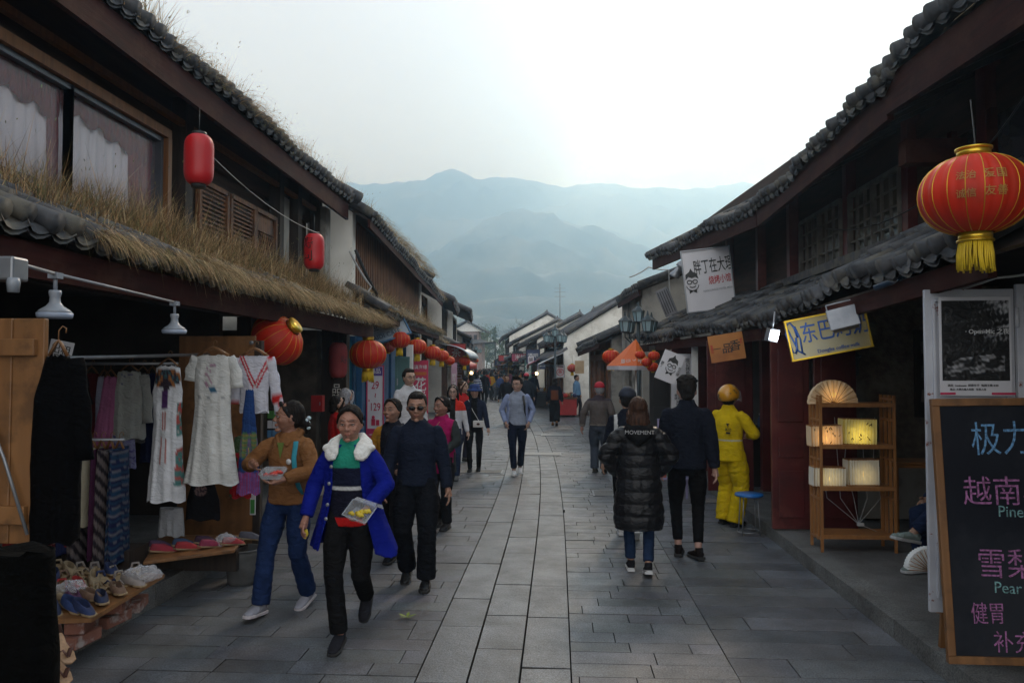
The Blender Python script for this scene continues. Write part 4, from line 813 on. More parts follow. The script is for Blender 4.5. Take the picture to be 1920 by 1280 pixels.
chalk([('Pineapple —', -.08, .095, .085, 1, 1.1, -.03), ('Pear Kiwi fruit', -.1, -.345, .085, 1, 1.1, -.04)], ck('chalk_green', (.22, .42, .42)))
chalk([('20', .28, -.03, .13, 1, 1, .2)], ck('chalk_white', (.5, .5, .5)))
E_ = empty('metal_door', (3.09, 4.99, 1.2), 'rust-flecked white metal door pair with black and white poster', 'door'); E_.rotation_euler = (0, 0, R(-2))
M_rustw = mat('rusty_white_metal', (.55, .56, .6), (.46, .47, .52), 5, .4, .1, c3=(.2, .045, .02), s3=7)
m_ = M_rustw.node_tree.nodes
for nn in m_:
    if nn.type == 'VALTORGB' and abs(nn.color_ramp.elements[0].position - .5) < .01: nn.color_ramp.elements[0].position = .63; nn.color_ramp.elements[1].position = .66
for i, (x0, x1) in enumerate(((-.77, -.235), (-.22, .5))):
    d = MB(); xc = (x0 + x1) / 2; w_ = x1 - x0; zt = 1.19 + .03 * i
    d.box((xc, 0, .18 + .015 * i), (w_, .03, 2.02 + .03 * i))
    for z0, z1 in ((.35, zt - .07), (-.74, .28)):
        for s in (0, 1): d.box((x0 + .05 if s == 0 else x1 - .05, -.022, (z0 + z1) / 2), (.018, .018, z1 - z0)); d.box((xc, -.022, z1 if s else z0), (w_ - .118, .018, .018))
    d.build('door_leaf', M_rustw, E_, False, bevel=.004)
d = MB()
for z in (.95, .2, -.5): d.ring([(-.228, -.03, z), (-.228, -.03, z + .12)], .014, 8)
d.build('hinge', M_rustw, E_, False)
E2 = board('poster', (2.60, 4.955, 2.03), .43, .62, .006, R(-2), 'grey music poster with open mic lettering taped to the white door', 'poster', M_signw)
# printed photograph of the poster: a generic grainy dark picture of an old car under a tree
me = MB(); nx, ny = 90, 110; P3 = [[(-.2 + .4 * j / nx, -.0045, .285 - .5 * i / ny) for j in range(nx + 1)] for i in range(ny + 1)]; me.grid(P3, False); mm = me.mesh('picture', mat_attr('print_ink', .35, 0, var=.02)); P = vco(mm).astype(float)
a = wob(P * 6, 7, 3, 6) + wob(P * 18, 9, 4, 6); right = np.clip((P[:, 0] + .08) / .25, 0, 1) * np.clip((P[:, 2] + .02) / .1, 0, 1)
lum_ = .02 + .42 * np.clip(a * 1.1 - .5 + .6 * right, 0, 1) * (.25 + right)
car = (np.abs(P[:, 0] + .0) < .17) & (np.abs(P[:, 2] + .13 - .12 * (P[:, 0] + .1)) < .055); lum_[car] = .02 + .4 * np.clip(wob(P[car] * 20, 5, 8, 4) + .1, 0, 1)
setcol(mm, np.stack([lum_, lum_, lum_ * 1.04], 1)); link('picture', mm, E2)
letters(E2, [('· Open-Mic 之夜', .07, .09, .038)], M_inkw).location.y = -.006
letters(E2, [('演出  Livehouse  招募乐手  每周五晚 8:00', -.02, -.245, .017), ('地点: 大理古城人民路   免费入场', -.05, -.27, .015)], M_ink).location.y = -.0045
mb = MB(); mb.box((-.17, -.006, -.295), (.09, .004, .014)); mb.box((.16, -.006, -.295), (.14, .004, .014)); mb.build('tape', M_pink, E2, False)
# ------------------------------------------------------------------ bamboo shelf with paper lamps
sx0, sx1, sy, z0 = 2.53, 3.22, 7.6, .127; sd = .3
E_ = empty('bamboo_shelf', (2.87, 7.75, z0), 'open bamboo shelf rack carrying five small glowing paper lamps', 'shelf')
M_bam = mat('bamboo_wood', (.36, .16, .05), (.28, .12, .04), 6, .45, .15, stretch=(5, 5, 1))
for x in (sx0, sx1):
    mb = MB()
    for k in range(4): y = sy + sd * k / 3; mb.beam((x, y, z0 + (.0 if k in (0, 3) else .1)), (x + (.0), y, z0 + 1.5), .024, .024)
    for z in (.12, .5, .88, 1.26, 1.46): mb.beam((x, sy, z0 + z), (x, sy + sd, z0 + z), .02, .022)
    mb.build('side_frame', M_bam, E_)
SZ = [.14, .46, .83, 1.21, 1.5][:]
for k, z in enumerate((.16, .62, 1.02, 1.42)):
    mb = MB()
    for j in range(6): mb.beam((sx0 + .015, sy + .02 + j * .052, z0 + z), (sx1 - .015, sy + .02 + j * .052, z0 + z), .044, .012)
    mb.beam((sx0, sy - .004, z0 + z - .015), (sx1, sy - .004, z0 + z - .015), .018, .035); mb.build('shelf_board', M_bam, E_)
M_paperglow = mat('glow_paper', (.62, .55, .42), (.55, .46, .32), 8, .7, .1); 
def glow_mat(name, base, em, st):
    m, t, b = nodes_mat(name); n = t.nodes.new; l = t.links.new; tcn = n('ShaderNodeTexCoord'); ns = n('ShaderNodeTexNoise'); ns.inputs['Scale'].default_value = 25; l(tcn.outputs['Object'], ns.inputs[0]); mr_ = n('ShaderNodeMapRange'); l(ns.outputs[0], mr_.inputs[0]); mr_.inputs[1].default_value = .35; mr_.inputs[2].default_value = .65; mr_.inputs[3].default_value = .7; mr_.inputs[4].default_value = 1.2
    vd = n('ShaderNodeVectorMath'); vd.operation = 'DISTANCE'; l(tcn.outputs['Object'], vd.inputs[0]); vd.inputs[1].default_value = (0, -.07, .09); m2_ = n('ShaderNodeMapRange'); l(vd.outputs['Value'], m2_.inputs[0]); m2_.inputs[1].default_value = .015; m2_.inputs[2].default_value = .15; m2_.inputs[3].default_value = st; m2_.inputs[4].default_value = st * .1; mu = n('ShaderNodeMath'); mu.operation = 'MULTIPLY'; l(mr_.outputs[0], mu.inputs[0]); l(m2_.outputs[0], mu.inputs[1])
    b.inputs['Base Color'].default_value = rgb(*base); b.inputs['Emission Color'].default_value = rgb(*em); l(mu.outputs[0], b.inputs['Emission Strength']); b.inputs['Roughness'].default_value = .7; MATS[name] = m; return m
G_or = glow_mat('lit_paper_orange', (.6, .5, .35), (1, .5, .14), .55); G_ye = glow_mat('lit_paper_yellow', (.55, .5, .25), (1, .72, .1), .6); G_wh = glow_mat('lit_paper_white', (.65, .62, .55), (1, .75, .3), .22)
G_core = glow_mat('lit_bulb_core', (.8, .6, .3), (1, .62, .12), .9)
def pleated(px0, px1, py0, py1, d, m, label, marks=0):
    a = on_y((px0 + px1) / 2, py1, d); w = (px1 - px0) * d / 1440; h = (py1 - py0) * d / 1440; E_ = empty('paper_lamp', a, label, 'lamp', 'pleated paper lamps on the bamboo shelf'); E_.rotation_euler = (0, R(random.uniform(-2, 2)), 0)
    mb = MB(); n = 11; top = []; P3 = [[], [], []]
    for k in range(n * 2 + 1): x = -w / 2 + w * k / (n * 2); y = -.07 + (.02 if k % 2 else -.012); P3[0].append((x, y, .006)); P3[1].append((x, y - .004, h / 2)); P3[2].append((x, y, h))
    mb.grid(P3, False); mb.grid([[(x, -y, z) for x, y, z in r_][::-1] for r_ in P3], False)
    for sx in (-1, 1): mb.add([(sx * w / 2, -.07, .006), (sx * w / 2, .07, .006), (sx * w / 2, .07, h), (sx * w / 2, -.07, h)], [(0, 1, 2, 3)])
    mb.build('shade', m, E_, False)
    b_ = MB(); b_.ball((0, 0, h * .45), (w * .13, .06, h * .28)); b_.build('bulb', G_core, E_, False)
    b_ = MB(); b_.box((0, 0, .004), (w, .14, .008)); b_.box((0, 0, h), (w + .006, .145, .006)); b_.build('base', M_bam, E_, False)
    if marks:
        b_ = MB(); r = random.Random(marks)
        for k in range(12): x, z = r.uniform(-w * .4, w * .4), r.uniform(.1 * h, .9 * h); b_.ring([(x, -.079, z), (x + r.gauss(0, .012), -.081, z + .02)], .004, 4)
        b_.build('print', M_redwood, E_, False)
pleated(1519, 1573, 798, 836, 7.72, G_or, 'orange lit pleated lamp, left on the second shelf', 3); pleated(1578, 1636, 786, 832, 7.72, G_ye, 'yellow lit pleated lamp with dark marks, right on the second shelf', 4)
pleated(1523, 1579, 876, 911, 7.72, G_wh, 'pale pleated lamp, left on the lower shelf'); pleated(1588, 1641, 862, 908, 7.72, G_wh, 'tall pale pleated lamp, right on the lower shelf')
def fan_lamp(c, r, label, m, a0=0., a1=math.pi, rz=0, ry=0):
    E_ = empty('fan_lamp', c, label, 'lamp', 'fan-shaped paper lamps'); E_.rotation_euler = (0, ry, rz); mb = MB(); n = 30; P3 = [[], []]
    for k in range(n + 1):
        a = a0 + (a1 - a0) * k / n; y = -.03 + (.01 if k % 2 else -.004)
        for j, rr in enumerate((.12, 1)): P3[j].append((rr * r * math.cos(a), y, rr * r * math.sin(a)))
    mb.grid(P3, False); mb.grid([[(x, y + .06, z) for x, y, z in q_][::-1] for q_ in P3], False); mb.grid([[(x, y, z) for x, y, z in P3[1]], [(x, y + .06, z) for x, y, z in P3[1]]], False); mb.build('shade', m, E_, False)
    mb = MB()
    for k in range(0, n + 1, 3): a = a0 + (a1 - a0) * k / n; mb.ring([(0, -.04, 0), (r * .97 * math.cos(a), -.043, r * .97 * math.sin(a))], .0025, 4)
    mb.build('rib_trim', M_bam, E_, False); b_ = MB(); b_.ball((.0, -.0, r * .38), (r * .22, .028, r * .22)); b_.build('bulb', G_core, E_, False)
    b_ = MB(); b_.box((0, 0, .004), (r * .3, .08, .02)); b_.build('base', M_bam, E_, False)
fan_lamp(on_y(1561, 757, 7.72), .235, 'glowing folding-fan lamp on top of the bamboo shelf', G_or)
fan_lamp(on_y(1742, 1068, 5.6), .16, 'white unlit fan lamp on the low bench by the chalkboard', M_white, math.pi * .35, math.pi * .98)
mb = MB(); r = random.Random(3); p0 = Vector((2.75, 7.9, .85 + z0))
for k in range(5):
    x = 2.62 + .13 * k; mb.ring([(x, 7.85, 1.4), (x + r.gauss(0, .03), 7.88, .95), (x + .05, 7.86, .6), (2.95, 7.8, .36), (3.1, 7.75, .3)], .003, 5)
mb.box((2.96, 7.78, .36), (.06, .03, .03)); tag(mb.build('power_cord', M_wirew), 'tangled white power cords hanging behind the shelf lamps', 'cord')
# benches at the right
def slat_table(c, w, d, h, label, n=5, nm='wooden_bench'):
    E_ = empty(nm, c, label, 'bench'); mb = MB()
    for k in range(n): mb.box((0, -d / 2 + d * (k + .5) / n, h), (w, d / n * .86, .02))
    mb.build('seat', M_bam, E_, False, bevel=.003)
    for sx in (-1, 1):
        for sy_ in (-1, 1): mb = MB(); mb.beam((sx * w * .44, sy_ * d * .42, 0), (sx * w * .44, sy_ * d * .42, h - .01), .03, .03); mb.build('leg', M_bam, E_, False)
    mb = MB(); mb.box((0, 0, h - .035), (w * .9, d * .9, .03)); mb.build('apron', M_bam, E_, False)
slat_table((2.96, 5.65, .127), .5, .34, .3, 'low slatted bench under the white fan lamp'); slat_table((3.62, 7.0, .127), .5, .36, .46, 'slatted wooden stool table behind the seated leg'); slat_table((3.9, 8.4, .127), .9, .4, .78, 'dark slatted counter deep in the lamp shop', 5)
# blue plastic stool
c = on_z(1405, 1000, .0); E_ = empty('stool', c, 'round stool with blue plastic seat and thin wire legs', 'stool'); mb = MB(); mb.lathe([(.13, .425), (.158, .43), (.16, .445), (.155, .458), (.02, .462)], n=28); mb.build('seat', mat('plastic_blue', (.02, .16, .5), None, 4, .35, 0), E_, False)
for k in range(4): a = .785 + 1.5708 * k; mb = MB(); mb.ring([(.11 * math.cos(a), .11 * math.sin(a), .43), (.14 * math.cos(a), .14 * math.sin(a), 0)], .007, 6); mb.build('leg', M_metalgrey, E_, False)
mb = MB(); mb.ring([(.135 * math.cos(k / 24 * 6.2832), .135 * math.sin(k / 24 * 6.2832), .03) for k in range(25)], .005, 5, caps=False); mb.build('ring', M_metalgrey, E_, False)
# counter clutter beside the yellow rider
E_ = empty('counter', (2.85, 11.9, .127), 'dark cloth-covered counter with bottles inside the red-doored shop', 'counter'); mb = MB(); mb.box((.05, 0, .42), (.6, .5, .84)); mb.build('body', M_interior, E_, False); mb = MB(); mb.box((.05, 0, .86), (.66, .55, .03)); mb.build('top', M_darkwood, E_, False)
for i, (x, y, h, col, lb) in enumerate(((2.62, 11.75, .26, (.25, .35, .5), 'pale blue bottle'), (2.75, 11.7, .2, (.5, .1, .2), 'short pink canister'), (2.9, 11.75, .3, (.4, .42, .45), 'tall clear bottle'), (3.02, 11.72, .18, (.12, .2, .35), 'small navy jar'))):
    E_ = empty('bottle', (x, y, 1.005), lb + ' on the counter by the yellow rider', 'bottle', 'bottles on the dark counter'); mb = MB(); mb.lathe([(.04, 0), (.042, .02), (.04, h * .7), (.018, h * .85), (.016, h)], n=14); mb.build('body', mat('bottle_' + str(i), col, None, 4, .25, 0), E_, False); mb = MB(); mb.lathe([(.02, h), (.02, h + .025)], n=12); mb.build('cap', M_white, E_, False)
E_ = empty('desktop_monitor', (2.78, 11.95, 1.002), 'small dark monitor on the counter inside the red-doored shop', 'monitor'); mb = MB(); mb.box((0, 0, .22), (.36, .03, .26)); mb.build('screen', M_wire, E_, False); mb = MB(); mb.box((0, .02, .05), (.04, .03, .1)); mb.box((0, .02, .006), (.18, .12, .012)); mb.build('stand', M_wire, E_, False)
# ------------------------------------------------------------------ left clothes stall fittings
E_ = empty('plank_door', on_y(32, 810, 3.3) * 1, 'pine plank door leaf with cross battens beside the black robe', 'door'); E_.location.z = 0
mb = MB(); zt, zb_ = on_y(32, 597, 3.3).z, on_y(32, 1018, 3.3).z
for k in range(2): mb.box((-.075 + .15 * k - .02, 0, (zt + zb_) / 2), (.148, .03, zt - zb_))
mb.build('panel', M_pine, E_, False, bevel=.006); mb = MB(); mb.box((-.0, -.03, zt - .13), (.2, .03, .075)); mb.box((-.03, -.03, zb_ + .13), (.2, .03, .08)); mb.build('batten', M_pine, E_, False, bevel=.004)
mb = MB(); mb.ring([(-.14, -.05, zt - .35), (-.02, -.05, zt - .62), (.09, -.045, zt - .95)], .008, 6); mb.build('strap', M_metalgrey, E_, False)
mb = MB(); mb.box((-.16, .03, (zt) / 2 + .05), (.05, .05, zt - .1)); mb.build('post', M_darkwood, E_, False)
E_ = empty('plywood_screen', (-3.28, 7.3, .156), 'tall plywood screen behind the white dresses', 'screen'); mb = MB(); mb.box((-.03, 0, 1.02), (.76, .03, 2.05)); mb.build('panel', M_pine, E_, False, bevel=.004); mb = MB(); mb.box((.38, .01, 1.0), (.07, .07, 2.0)); mb.build('post', M_darkwood, E_, False)
mb = MB(); mb.lathe([(.02, 0), (.02, .012)], (.32, -.03, 1.98), 12, M=Euler((R(90), 0, 0)).to_matrix()); mb.build('bolt', M_metalgrey, E_, False)
E_ = empty('clothes_rail', (-3.7, 6.2, .156), 'dark metal rail holding the hanging dresses of the stall', 'rail')
mb = MB(); mb.ring([(-3.35, 4.2, 1.94), (-3.35, 7.2, 2.02)], .014, 8); mb.ring([(-4.7, 6.6, 1.93), (-3.3, 6.5, 1.93)], .012, 8); mb.ring([(-4.45, 5.95, 1.32), (-3.45, 5.95, 1.32)], .013, 8); mb.build('rail', M_metalgrey, E_)
mb = MB(); mb.ring([(-4.45, 5.95, .156), (-4.45, 5.95, 1.85)], .013, 8); mb.ring([(-3.35, 4.2, .156), (-3.35, 4.2, 1.94)], .013, 8); mb.build('upright', M_metalgrey, E_)
# display boards
E_ = empty('display_board', (-3.4, 5.3, .156), 'low pine board on bricks displaying rows of cloth shoes', 'board'); mb = MB(); mb.add([Vector(p) for p in ((-2.87, 4.62, .33), (-3.8, 4.45, .33), (-3.95, 5.75, .36), (-2.88, 5.52, .36), (-2.87, 4.62, .355), (-3.8, 4.45, .355), (-3.95, 5.75, .385), (-2.88, 5.52, .385))], [(0, 1, 2, 3), (7, 6, 5, 4), (0, 4, 5, 1), (1, 5, 6, 2), (2, 6, 7, 3), (3, 7, 4, 0)]); mb.build('top', M_pine, E_)
M_br = mat('red_brick', (.22, .09, .06), (.16, .06, .045), 9, .9, .5, c3=(.35, .3, .28), s3=9)
for i, (x, y, z) in enumerate(((-3.0, 4.72, .2), (-3.02, 4.76, .28), (-3.02, 5.1, .2), (-3.0, 5.12, .29), (-3.04, 5.42, .2))):
    q_ = MB(); q_.box((x, y, z), (.12, .24, .075), rz=random.uniform(-.3, .3)); tag(q_.build('brick', M_br, None, bevel=.008), ('bottom brick of the front pile under the shoe board', 'top brick of the front pile under the shoe board', 'bottom brick of the middle pile under the shoe board', 'top brick of the middle pile under the shoe board', 'single brick at the far end of the shoe board')[i], 'brick', 'bricks propping the shoe board')
E_ = empty('display_board', (-3.1, 6.6, .156), 'narrow pine ledge with wrapped shoes before the plywood screen', 'board'); mb = MB(); mb.prism([(-3.27, 5.93, .34), (-2.72, 6.36, .34), (-2.85, 6.95, .34), (-3.65, 6.9, .34)], (0, 0, .025)); mb.build('top', M_pine, E_, bevel=.004); mb = MB(); mb.box((-3.1, 6.6, .245), (.7, .25, .18)); mb.build('support', M_darkwood, E_)
# grey cloth bucket
c = on_z(455, 1092, 0); E_ = empty('bucket', c, 'battered grey cement bucket at the kerb edge', 'bucket'); mb = MB(); P3 = []
for i in range(8):
    z = .3 * i / 7; r_ = .13 + .028 * i / 7; P3.append([(r_ * (1 + .03 * math.sin(a * 3 + i * .5)) * math.cos(a), r_ * (1 + .03 * math.sin(a * 2 + i)) * math.sin(a), z + .008 * math.sin(a * 2)) for a in [6.2832 * k / 28 for k in range(28)]])
P3.append([(x * .93, y * .93, z) for x, y, z in P3[-1]]); P3.append([(x * .9, y * .9, z - .12) for x, y, z in P3[-1]]); P3.append([(x * .02, y * .02, z) for x, y, z in P3[-1]]); P3.insert(0, [(x * .9, y * .9, .001) for x, y, z in P3[0]]); mb.grid(P3, True, True); mb.build('body', mat('cement_grey', (.11, .11, .11), (.07, .07, .07), 9, .9, .5), E_, False); mb = MB(); mb.ring([(.158 * math.cos(a), .158 * math.sin(a), .3) for a in [6.2832 * k / 28 for k in range(29)]], .008, 6, caps=False); mb.build('rim', MATS['cement_grey'], E_, False)
# ------------------------------------------------------------------ street lamps, umbrella, far signs
M_iron = mat('lamp_iron', (.03, .05, .06), (.02, .03, .035), 6, .5, .1); M_lglass = mat('lamp_glass', (.3, .42, .45), (.25, .36, .4), 3, .15, 0)
def street_lamp(x, y, h, label, sc=1.):
    E_ = empty('street_lamp', (x, y, .0), label, 'street lamp', 'four-headed iron street lamps'); mb = MB(); mb.lathe([(.1, 0), (.1, .1), (.06, .2), (.045, .5), (.035, h)], n=12); mb.build('pole', M_iron, E_, False)
    mb = MB()
    for k in range(4):
        a = 1.5708 * k + .5; dx, dy = math.cos(a), math.sin(a); mb.ring([(0, 0, h - .35), (dx * .18 * sc, dy * .18 * sc, h - .4), (dx * .34 * sc, dy * .34 * sc, h - .28), (dx * .34 * sc, dy * .34 * sc, h - .2)], .013, 6)
    mb.build('arm', M_iron, E_, False)
    for k in range(5):
        a = 1.5708 * k + .5; dx, dy, z = (math.cos(a) * .34 * sc, math.sin(a) * .34 * sc, h - .2) if k < 4 else (0, 0, h); s = sc
        hd = MB(); hd.lathe([(.05 * s, z), (.1 * s, z + .02), (.095 * s, z + .03)], (dx, dy, 0), 6, False); hd.lathe([(.15 * s, z + .24 * s), (.14 * s, z + .26 * s), (.03 * s, z + .36 * s), (.01 * s, z + .46 * s)], (dx, dy, 0), 6, False)
        for q_ in range(6): b_ = 6.2832 * q_ / 6; hd.ring([(dx + .09 * s * math.cos(b_), dy + .09 * s * math.sin(b_), z + .02), (dx + .13 * s * math.cos(b_), dy + .13 * s * math.sin(b_), z + .25 * s)], .008 * s, 4)
        ho = hd.build('lamp_head', M_iron, E_, False); gl = MB(); gl.lathe([(.085 * s, z + .03), (.122 * s, z + .24 * s)], (dx, dy, 0), 6, False); gl.build('glass', M_lglass, ho, False)
p = on_y(1197, 620, 14.9); street_lamp(p.x, 14.9, 2.75, 'iron street lamp with clustered glass heads behind the orange umbrella', .9)
p = on_y(1041, 640, 27); street_lamp(p.x, 27, 2.95, 'tall iron street lamp in front of the white gable house')
p = on_y(893, 655, 60); street_lamp(p.x, 60, 3.2, 'distant street lamp on the left side near the tower')
p = on_y(1186, 672, 13.9); E_ = empty('umbrella', (p.x, 13.9, 0), 'pointed orange and white parasol on a white pole beside the lantern cluster', 'umbrella')
mb = MB(); ctr = Vector((0.06, 0, 2.2)); n = 8; R0 = .42
rim = [Vector((R0 * math.cos(6.2832 * k / n + .2) - .05, R0 * math.sin(6.2832 * k / n + .2), 1.92)) for k in range(n)]
mb.add([ctr + Vector((0, 0, .2))] + rim, [(0, k + 1, (k + 1) % n + 1) for k in range(n)]); mb.build('canopy', mat('canvas_orange', (.6, .12, .015), (.55, .1, .012), 3, .6, 0), E_, False, solid=.006)
mb = MB(); mb.grid([[v for v in rim + rim[:1]], [v * 1.0 + Vector((0, 0, -.07)) for v in rim + rim[:1]]], False); mb.build('valance', mat('canvas_white', (.5, .48, .52), None, 3, .7, 0), E_, False, solid=.004)
letters(E_, [('周记·冷饮', -.05, 1.99, .09)], M_inkw).location.y = -.33
mb = MB(); mb.ring([(.06, 0, 0), (.06, 0, 2.38)], .018, 8); mb.build('pole', M_white, E_, False)
E_ = px_board('signboard', 1042, 1059, 684, 708, 29.5, .12, 0, 'white lightbox with a red round emblem on the white gable wall', 'sign', M_signw, frame=.03, mframe=M_metalgrey); mb = MB()
mb.ring([(.13 * math.cos(k / 20 * 6.2832), -.07, -.03 + .13 * math.sin(k / 20 * 6.2832)) for k in range(21)], .012, 5); mb.build('emblem', M_inkred, E_, False); letters(E_, [('茶', 0, -.03, .17), ('老茶馆', 0, .17, .07)], M_inkred).location.y = -.075
E_ = px_board('signboard', 1007, 1023, 681, 692, 33, .08, 0, 'small navy blue projecting sign with white characters', 'sign', mat('sign_navy', (.03, .05, .14), None, 4, .5, 0)); letters(E_, [('白族扎染', 0, 0, .08)], M_inkw).location.y = -.045
E_ = px_board('signboard', 990, 1001, 668, 681, 37, .08, 0, 'small pale square projecting sign above the far crowd', 'sign', M_signw); letters(E_, [('银', 0, 0, .2)], M_ink).location.y = -.045
E_ = px_board('signboard', 1222, 1242, 614, 624, 15.5, .04, R(-10), 'light blue street name plate beside the lamp heads', 'sign', mat('plate_blue', (.25, .5, .6), None, 4, .5, 0)); letters(E_, [('复兴路', 0, 0, .07)], M_inkw).location.y = -.024
E_ = empty('awning', on_y(858, 655, 27), 'curved grey metal awning behind the left lantern row', 'awning'); q = E_.location; mb = MB(); P3 = []
for i in range(9): a = i / 8 * 1.5; P3.append([(q.x - .5 + 1.1 * math.sin(a), y, q.z - .35 + .5 * math.cos(a)) for y in (25.5, 26.5, 27.5, 28.5)])
mb.grid(P3); mb.build('sheet', mat('awning_metal', (.4, .42, .46), (.3, .32, .36), 4, .35, .1, metal=.5), E_, solid=.03)
mb = MB(); mb.beam((q.x - .5, 27, q.z - .5), (q.x + .55, 27, q.z - .35), .03, .03); mb.build('arm', M_metalgrey, E_)
E_ = empty('water_tank', (3.15, 18.4, 4.62), '', ''); bpy.data.objects.remove(E_)
E_ = empty('roof_mast', (on_y(1050, 600, 84).x, 84, 6.4), 'thin television mast above the far grey roof', 'antenna'); mb = MB(); mb.ring([(0, 0, 0), (0, 0, 4.6)], .05, 6); mb.build('mast', M_metalgrey, E_, False); mb = MB()
for z in (3.2, 3.7, 4.1): mb.beam((-.6, 0, z), (.6, 0, z), .04, .04)
mb.build('crossbar', M_metalgrey, E_, False)
E_ = empty('rooftop_figure', on_y(1042, 608, 55) + Vector((0, 0, -.3)), 'small red and white banner frame on the far white roof', 'banner'); mb = MB(); mb.prism([(-.5, 0, -.8), (.5, 0, -.8), (.25, 0, .6), (-.2, 0, .6)], (0, .1, 0)); mb.build('cloth', mat('cloth_red', (.5, .05, .07), (.4, .3, .3), 3, .7, 0), E_, False); mb = MB(); mb.ring([(0, 0.05, -1.2), (0, .05, .8)], .03, 5); mb.build('pole', M_metalgrey, E_, False)
# plant stand, potted plant, drain covers, leaf
c = on_z(1068, 748, .13); E_ = empty('potted_plant', c, 'leafy plant on a wooden tripod against the white wall', 'plant'); mb = MB()
for k in range(3): a = 2.1 * k; mb.beam((0, 0, .62), (.22 * math.cos(a), .22 * math.sin(a), 0), .03, .03)
mb.build('tripod', M_brownwood, E_, False); mb = MB(); mb.lathe([(.09, .55), (.13, .75)], n=14); mb.build('pot', M_br, E_, False)
def plant_crown(E_, z, rad, n, seed, m):
    r = random.Random(seed); mb = MB()
    for k in range(n):
        a = r.uniform(0, 6.28); e = r.uniform(.1, 1.2); ln = rad * r.uniform(.6, 1.2); d = Vector((math.cos(a) * math.cos(e), math.sin(a) * math.cos(e), math.sin(e))); s = d.cross(Vector((0, 0, 1))).normalized() * .02; p0 = Vector((0, 0, z))
        mb.add([p0, p0 + d * ln * .5 + s, p0 + d * ln + Vector((0, 0, -ln * .25)), p0 + d * ln * .5 - s], [(0, 1, 2, 3)])
    return mb.build('leaf_crown', m, E_, False)
plant_crown(E_, .74, .5, 130, 5, M_leafb)
for i, (px, py, lb) in enumerate(((1086, 758, 'bushy pot plant by the seated vendor'), (1012, 712, 'tall dark shrub before the far orange door'), (1004, 716, 'low green pot plant left of the tall dark shrub'))):
    c = on_z(px, py + 8, .0); E_ = empty('potted_plant', c, lb, 'plant'); mb = MB(); mb.lathe([(.12, 0), (.18, .3)], n=14); mb.build('pot', M_br, E_, False); plant_crown(E_, .28, (.6, 1.1, .5)[i], 160, i + 20, M_leafb if i != 1 else M_leafd)
for i, (px, py, w, d_, lb) in enumerate(((1045, 815, .9, .8, 'pale rectangular drain cover group farthest up the street'), (1016, 851, .85, .55, 'pale drain cover right of the walking man'), (896, 884, .9, .45, 'drain cover under the hat woman'), (1150, 925, .62, .5, 'drain cover near the puffer coat'))):
    c = on_z(px, py, .004); E_ = empty('drain_cover', c, lb, 'drain cover', 'stone drain covers in the paving'); mb = MB(); mb.box((0, 0, .004), (w, d_, .006)); mb.build('frame', M_metalgrey, E_, False); mb = MB(); mb.box((0, 0, .008), (w - .05, d_ - .05, .006)); mb.build('slab', M_kerb if i > 1 else mat('cover_stone', (.3, .3, .29), (.24, .24, .23), 30, .6, .3), E_, False)
c = on_z(763, 1156, .012); mb = MB(); r = random.Random(4)
for k in range(5): a = 1.25 * k + .3; d = Vector((math.cos(a), math.sin(a), .25)); s = Vector((-math.sin(a), math.cos(a), 0)) * .014; mb.add([c, c + d * .04 + s, c + d * .075, c + d * .04 - s], [(0, 1, 2, 3)])
tag(mb.build('leaf', mat('leaf_green', (.18, .25, .03), None, 4, .6, 0)), 'small yellow-green fallen leaf on the paving', 'leaf')
# cables
def cable(pts, r_, m, label):
    mb = MB(); P = [Vector(p) for p in pts]; Q = []
    for i in range(len(P) - 1):
        for k in range(8): t = k / 8; q = P[i].lerp(P[i + 1], t); q.z -= 4 * t * (1 - t) * (P[i + 1] - P[i]).length * .05; Q.append(q)
    Q.append(P[-1]); mb.ring(Q, r_, 5); return tag(mb.build('cable', m), label, 'cable')
cable([(-3.5, 7.2, 4.1), on_y(598, 438, 9.4)], .004, M_wirew, 'thin white cable running from under the upper eave to the character lantern')
cable([(3.1, 4.9, 3.9), (3.3, 6.6, 3.45), (3.3, 9.6, 3.6)], .008, M_wire, 'black cable sagging under the right upper eave')
cable([(2.45, 5.6, 2.42), (2.7, 4.9, 2.45), (3.3, 4.6, 2.6)], .008, M_wirew, 'pale cable drooping under the end of the right lower roof')
cable([(-3.45, 12.9, 3.9), (-3.2, 13.4, 3.2), (-3.3, 13.8, 2.9)], .03, M_wire, 'bundle of black cables hanging down the white pier'); cable([(-3.5, 12.7, 3.85), (-3.25, 13.2, 3.3), (-3.5, 13.0, 2.9)], .018, M_wirew, 'white cable loop beside the black bundle')
cable([(1.6, 17.2, 3.9), (2.0, 17.0, 4.1), (2.45, 17.1, 4.05), (2.5, 17.1, 2.9)], .014, M_wirew, 'looped pale cable on the stained plaster house')
# ================================================================== PEOPLE
M_skin = mat_attr('skin', .5, .15, 90, spec=.35, var=.06, vscale=14, bdist=.002, sss=.04)
M_cloth = mat_attr('fabric', .92, .5, 130, spec=.08, var=.14, vscale=7); M_nylon = mat_attr('quilted_nylon', .42, .15, 40, spec=.3, var=.1)
M_denim = mat_attr('denim', .9, .5, 150, spec=.12, var=.25, vscale=11); M_hair = mat('hair_black', (.006, .005, .005), (.018, .014, .012), 75, .75, .8, stretch=(1, 1, .13), bdist=.015, spec=.18)
M_hairbrown = mat('hair_brown', (.02, .01, .007), (.065, .03, .018), 75, .55, 1, stretch=(1, 1, .1), bdist=.015, spec=.18); M_hairgrey = mat('hair_grey', (.3, .3, .32), (.18, .18, .19), 40, .6, .5)
M_eyew = mat('eye_white', (.5, .48, .46), None, 5, .2, 0); M_eyeb = mat('eye_dark', (.012, .008, .006), None, 5, .15, 0); M_fur = mat('fur_white', (.75, .74, .7), (.62, .6, .56), 30, .95, 1, sheen=.4, bdist=.02)
